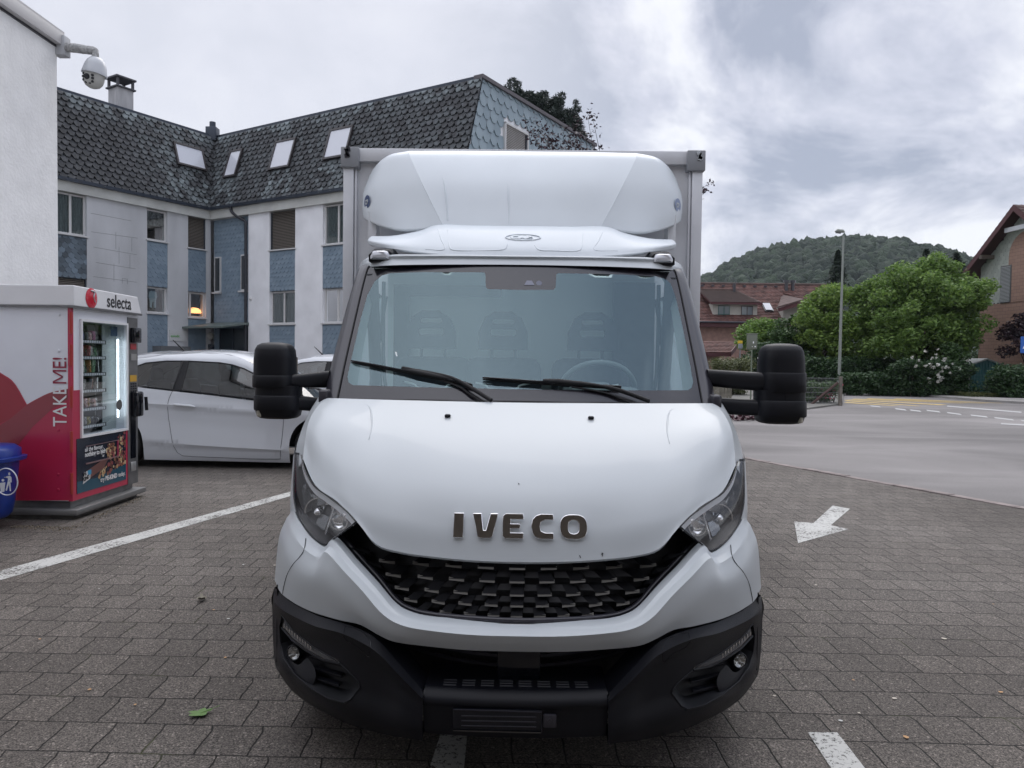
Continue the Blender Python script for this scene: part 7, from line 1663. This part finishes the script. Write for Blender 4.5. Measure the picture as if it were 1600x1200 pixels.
    MB().prism([(xa,Yh-.5,za-.02),(xr_,Yh-1.8,za+.52),(xr_,Yh-1.8,za+.22),(xa+.1,Yh-.5,za-.3)],(0,.1,0)).build('cross_fascia', fas, mb)
    # low roof in front (carport)
    Yc = 52; s = thing('carport', 'low red tiled lean-to roof in front of the brick house', 'carport', (P(1110,600,Yc).x, Yc, 0)); x0, x1 = P(1050,600,Yc).x, P(1140,600,Yc).x; zl, zh = zat(1110,551,Yc), zat(1110,534,Yc+3)
    k_ = lambda u, v, o: Vector((u+v*(P(1154,534,Yc+3).x-x1)*(u-x0)/(x1-x0), Yc+3*v, zl+(zh-zl)*v))+Vector((0,-.4,.9))*o
    MB().add([k_(x0,0,-.02),k_(x1,0,-.02),k_(x1,1,-.02),k_(x0,1,-.02)],[(0,1,2,3)]).build('roof_deck', fas, s); tiles(k_, x0, x1, 0, 1, 8, m_t, s, 'roof', .06, .3)
    e1, e2 = k_(x1,0,0), k_(x1,1,0); MB().prism([e1+Vector((0,-.05,.10)),e2+Vector((.03,0,.10)),e2+Vector((.03,0,-.25)),e1+Vector((0,-.05,-.25))],(.06,0,0)).bb((x0,Yc-.1,zl-.25),(x1,Yc-.04,zl)).build('fascia', fas, s)
    MB().bb((x0,Yc+.5,0),(x1-.6,Yc+3,zl-.1)).build('wall', brick, s)
red_house()
def brick_house():
    o = P(1527, 600, 44.3); dr = Vector((math.sin(R(4.4)), -math.cos(R(4.4)), 0)); W = Wing(Vector((o.x, o.y, 0)), dr, Vector((-dr.y*-1, 0, 0)) if False else Vector((dr.y, -dr.x, 0)))
    if W.n.x > 0: W.n = -W.n
    h = thing('brick_house', 'pink brick house with grey shingled gable at the right edge', 'house', (o.x, o.y, 0))
    def brick_tex():
        m = mat('coursed_brick', (.25,.15,.115), .85); t = m.node_tree; L = t.links.new; b = t.nodes['Principled BSDF']; g = N(t, 'ShaderNodeNewGeometry'); sp = N(t, 'ShaderNodeSeparateXYZ'); L(g.outputs['Position'], sp.inputs[0])
        cb = N(t, 'ShaderNodeCombineXYZ'); L(sp.outputs[1], cb.inputs[0]); L(sp.outputs[2], cb.inputs[1]); br = N(t, 'ShaderNodeTexBrick'); L(cb.outputs[0], br.inputs['Vector']); br.inputs['Scale'].default_value = 1
        br.inputs['Brick Width'].default_value = .42; br.inputs['Row Height'].default_value = .19; br.inputs['Mortar Size'].default_value = .012; br.inputs['Color1'].default_value = (.36,.225,.175,1); br.inputs['Color2'].default_value = (.31,.195,.15,1); br.inputs['Mortar'].default_value = (.22,.15,.125,1)
        L(br.outputs['Color'], b.inputs['Base Color']); return m
    bm_ = brick_tex(); sh = leafmat('gable_scale_grey', (.33,.36,.33), (.42,.45,.41), 0, .7); fas = mm('fascia_maroon', (.075,.022,.025), .6)
    t475, z475 = W.tz(1560, 472); ta, za = W.tz(1513, 441); tb, zb_ = W.tz(1592, 338)
    sl = (zb_-za)/(tb-ta); tap = tb+.6; zap = za+sl*(tap-ta); T1 = tap+(tap-0)+.0
    t1527 = 0; zbr = W.tz(1560, 474.5)[1]
    MB().add([W.p(0,0),W.p(2*tap,0),W.p(2*tap,zbr),W.p(0,zbr)],[(0,1,2,3)]).add([W.p(0,0),W.p(0,0,-9),W.p(0,za+.3,-9),W.p(0,za+.3)],[(0,1,2,3)]).build('wall', bm_, h)
    gp = [(0,zbr),(2*tap,zbr),(2*tap,za+sl*(0-ta)-.1),(tap,zap-.15),(0,za+sl*(0-ta)-.1)]
    MB().add([W.p(a,b,-.02) for a, b in gp],[(0,1,2,3,4)]).build('gable', M['pillar'], h)
    ins = lambda u, v: v < za+sl*((u if u < tap else 2*tap-u)-ta)-.12
    mb, _ = scales(lambda u, v, o_: W.p(u, v, o_), 0, 2*tap, zbr, zap, .30, .22, ins, .012, .42); mb.build('gable_shingles', sh, h)
    # brick arch pier on the right
    tc, zc = W.tz(1577, 402); z0 = zbr; rad = 1.3; pts = [W.p(tc, z0, .03)]+[W.p(tc+rad-rad*math.cos(a), zc+rad*math.sin(a), .03) for a in [math.pi/2*i/8 for i in range(9)]]+[W.p(tc+4, zc+rad, .03), W.p(tc+4, z0, .03)]
    MB().prism(pts, -W.n*.06).build('brick_arch', bm_, h)
    # louvred shutter
    l0, l1 = W.tz(1563, 473), W.tz(1581, 414); t0, t1 = l0[0], W.tz(1581,440)[0]; zz0, zz1 = W.tz(1572,473)[1], W.tz(1572,415)[1]; t1 = min(t1, tc+.05) if False else t1
    q_ = MB(); W.block(q_, t0, t1, zz0, zz1, -.02, .05); s_ = q_.build('shutter', mat('shutter_frame', (.12,.12,.12), .5), h); q_ = MB(); n = 26
    for i in range(n): z = zz0+.05+(zz1-zz0-.1)*i/n; q_.add([W.p(t0+.05,z,.09),W.p(t1-.05,z,.09),W.p(t1-.05,z+.05,.05),W.p(t0+.05,z+.05,.05)],[(0,1,2,3)])
    q_.build('louvre', mat('louvre_pale', (.36,.38,.38), .5), s_)
    # roof: two slopes with overhang, verge board and tiles
    ov = .75
    def rf(side_):
        f = lambda u, v, o_: W.p((ta-.35)+v*(tap-ta+.35) if side_ > 0 else 2*tap-((ta-.35)+v*(tap-ta+.35)), za-.35*sl+v*(zap-za+.35*sl)+o_, u); return f
    for s__ in (1, -1):
        f = rf(s__); q_ = MB().prism([f(ov,0,0), f(ov,1,0), f(-9,1,0), f(-9,0,0)],(0,0,-.14)); q_.build('roof_deck', mm('soffit_brown', (.05,.022,.022), .7), h)
        tiles(f, -9, ov+.05, 0, 1, 18, mm('brown_tiles', (.075,.045,.042), .85, var=.4, vscale=3), h, 'roof', .07, .3)
        MB().prism([f(ov+.01,0,.02), f(ov+.01,1,.02), f(ov+.01,1,-.34), f(ov+.01,0,-.34)], W.n*.05).build('verge_board', fas, h)
    c = W.p(*W.tz(1552,402), .35); MB().box(c, (.9,.22,.22), Matrix.Rotation(math.atan2(W.n.y, W.n.x), 3, 'Z')).build('purlin_end', mat('purlin_wood', (.10,.08,.065), .8), h)
    q_ = MB(); a = W.tz(1588,360); q_.box(W.p(a[0]+.6, a[1], .5), (.1,1.6,.25), Matrix.Rotation(math.atan2(W.d.y, W.d.x)+R(90), 3, 'Z')); q_.build('awning_box', mat('awning_white', (.5,.52,.55), .5), h)
brick_house()
# =============== HILL ===============
def hill():
    top = [(300,560),(700,520),(900,492),(1000,468),(1088,437),(1110,424),(1140,407),(1170,394),(1200,387),(1240,381),(1290,378),(1330,381),(1360,391),(1385,403),(1420,416),(1470,430),(1500,436),(1530,442),(1600,452),(1800,490),(2200,540)]
    Yr, Yb = 620, 300
    def crest(px):
        for (a, ya), (b, yb) in zip(top, top[1:]):
            if px <= b: t = (px-a)/(b-a); return ya+(yb-ya)*t
        return 560
    xs = np.arange(300, 2200, 12); rows = []
    q = np.random.default_rng(11)
    def pt(px, v):
        zt = P(px, crest(px), Yr).z; yy = Yb+(Yr-Yb)*v; xx = P(px, 600, Yr).x; s_ = v if v <= 1 else 2-v
        return Vector((xx, yy, -2+(zt+1-6)*math.sin(min(s_, 1)*math.pi/2)**1.3))
    g = [[pt(px, v) for px in xs] for v in np.linspace(0, 1.5, 26)]
    m = mat('hill_ground', (.012,.024,.012), .95); struct(MB().grid(g).build('hill', m, None, 60))
    # forest: a crown for every tree on the slope
    bm = bmesh.new(); bmesh.ops.create_icosphere(bm, subdivisions=2, radius=1); ico = np.array([v.co[:] for v in bm.verts]); fi = np.array([[v.index for v in f.verts] for f in bm.faces]); bm.free()
    n = 3600; V = []; Fc = []
    for i in range(n):
        px = q.uniform(1040, 1620); v = q.uniform(.12, 1.06)**.8; p = pt(px, v); s_ = q.uniform(2.6, 5.2); k_ = ico*np.array([s_, s_, s_*q.uniform(.9, 1.4)])
        k_ = k_*(1+.22*q.normal(size=(len(ico), 1))); V.append(k_+np.array([p.x, p.y, p.z+s_*.4])); Fc.append(fi+i*len(ico))
    V = np.concatenate(V); Fc = np.concatenate(Fc); me = bpy.data.meshes.new('hill_forest'); me.vertices.add(len(V)); me.vertices.foreach_set('co', V.reshape(-1)); me.loops.add(len(Fc)*3); me.loops.foreach_set('vertex_index', Fc.reshape(-1)); me.polygons.add(len(Fc)); me.polygons.foreach_set('loop_start', np.arange(len(Fc))*3); me.polygons.foreach_set('loop_total', np.full(len(Fc), 3))
    lm = leafmat('forest_green', (.008,.020,.009), (.025,.048,.019), 0, .9)
    me.materials.append(lm); me.update(calc_edges=True); me.shade_smooth(); t = lm.node_tree; nz = N(t, 'ShaderNodeTexNoise'); nz.inputs['Scale'].default_value = .9; nz.inputs['Detail'].default_value = 5
    g_ = N(t, 'ShaderNodeNewGeometry'); t.links.new(g_.outputs['Position'], nz.inputs['Vector']); bp = N(t, 'ShaderNodeBump'); bp.inputs['Distance'].default_value = 2.0; bp.inputs['Strength'].default_value = .9; t.links.new(nz.outputs[0], bp.inputs['Height']); t.links.new(bp.outputs[0], t.nodes['Principled BSDF'].inputs['Normal'])
    o = bpy.data.objects.new('hill_forest', me); C.objects.link(o); o['kind'] = 'stuff'
hill()
# =============== SMALL THINGS ON THE GROUND ===============
def litter():
    def leafshape(n=11, r=.06, seed=1):
        q = random.Random(seed); return [(r*(.55+.45*abs(math.cos(a*2.5)))*math.cos(a)*1.1, r*(.55+.45*abs(math.cos(a*2.5)))*math.sin(a)*.8) for a in [2*math.pi*i/(n*2) for i in range(n*2)]]
    def leaf(px, py, r, m, label, seed=1, curl=.012, rot=0, parent=None):
        c = G0(px, py); q = random.Random(seed); mb = MB(); pts = leafshape(11, r, seed); ca, sa = math.cos(rot), math.sin(rot)
        ring_ = [Vector((c.x+x*ca-y*sa, c.y+x*sa+y*ca, .012+curl*abs(x)/r*1.5+q.uniform(0,.004))) for x, y in pts]; cv = Vector((c.x, c.y, .012)); n = len(ring_); mb.add([cv]+ring_, [(0, i+1, (i+1) % n+1) for i in range(n)])
        mb.tube([cv, Vector((c.x+1.7*r*ca, c.y+1.7*r*sa, .03))], .0015, 4); o = mb.build('fallen_leaf', m, None, 60)
        tag(o, label, 'leaf'); return o
    leaf(312, 1119, .048, mat('leaf_fresh', (.10,.20,.04), .5), 'fresh green leaf lying on the pavers in front left of the truck', 3, .005, .5)
    leaf(315, 940, .040, mat('leaf_dry', (.20,.18,.14), .7), 'curled dry grey leaf on the pavers nearer the white line', 4, .018, 2.0)
    rl = mat('leaf_red_brown', (.055,.012,.022), .6); q = np.random.default_rng(5); c = G0(1160, 656); pts = [(c.x+q.normal()*.28, c.y+q.normal()*.28, .03+abs(q.normal())*.04) for _ in range(110)]
    o = leaf_mesh('leaf_pile', pts, None, .16, rl, None, aspect=.7, seed=9); tag(o, 'dark red leaf heap on the asphalt below the right mirror', 'leaves')
    # crumbs: bits of petal, grit and paper
    mb = [MB(), MB(), MB()]; q2 = random.Random(12)
    for (x, y) in ((380,884),(62,1001),(203,850),(357,969),(211,1104),(155,922),(430,885),(257,944),(352,1030),(1333,1065),(1342,1117),(1397,1094),(1313,1129),(1340,812),(1552,946),(1416,1155),(334,955),(1275,916),(1475,1000),(1563,1084),(1210,1090),(140,1080),(187,887)):
        c = G0(x, y); r = q2.uniform(.005, .014); k_ = q2.randrange(3); mb[k_].poly([Vector((c.x+r*math.cos(a)*q2.uniform(.6,1.3), c.y+r*math.sin(a)*q2.uniform(.6,1.3), .010)) for a in [2*math.pi*i/6 for i in range(6)]])
    for k_, col in enumerate(((.5,.45,.38),(.45,.26,.12),(.55,.55,.53))):
        o = mb[k_].build('ground_litter', mat('litter_bits', col, .7)); o['kind'] = 'stuff'
    # grit and small leaves along the machine base
    pts = []
    for i in range(700):
        t = q.uniform(0, 1); a, b = (G0(20,822), G0(108,826)) if t < .5 else (G0(112,824), G0(222,776)); u = q.uniform(0,1); p = a.lerp(b, u); pts.append((p.x+abs(q.normal())*.05, p.y-abs(q.normal())*.06, .010))
    o = leaf_mesh('edge_grit', pts, None, .014, mat('grit', (.18,.15,.11), .9), None, aspect=.8, up=2, seed=4); o['kind'] = 'stuff'
litter()
# =============== BEHIND THE CAMERA ===============
def behind():  # unseen shop, added to give the chrome badge something to reflect
    b = thing('unseen_shop', 'unseen beige shop front and canopy, added for badge reflections and truck shading', 'building', (0, -9, 0))
    MB().bb((-26,-18,0),(14,-12.5,4.6)).build('wall', mat('beige_render', (.33,.29,.24), .9, var=.1), b)
    MB().bb((-22,-8.5,4.6),(15,-1.05,5.2)).build('canopy', mat('added_canopy_soffit', (.45,.41,.36), .6), b)  # added canopy, placed to shade the truck front and darken the badge
    MB().bb((-9,-6.3,0),(-8.7,-6,4.6)).bb((7,-6.3,0),(7.3,-6,4.6)).build('added_canopy_post', M['alu'], b)
    for x in (-22,-16,-10,-4,2): MB().bb((x,-12.5,.3),(x+4,-12.44,2.9)).build('window', M['gloss'], b)
behind()
def haze():
    m = bpy.data.materials.new('haze_air'); m.use_nodes = True; t = m.node_tree; t.nodes.clear(); o = N(t, 'ShaderNodeOutputMaterial'); v = N(t, 'ShaderNodeVolumePrincipled')
    v.inputs['Color'].default_value = (.80,.88,1,1); v.inputs['Density'].default_value = .00013; v.inputs['Anisotropy'].default_value = .3; t.links.new(v.outputs[0], o.inputs['Volume'])
    q = MB().bb((-500,-45,-3),(700,950,170)).build('haze', m); q['kind'] = 'stuff'
haze()
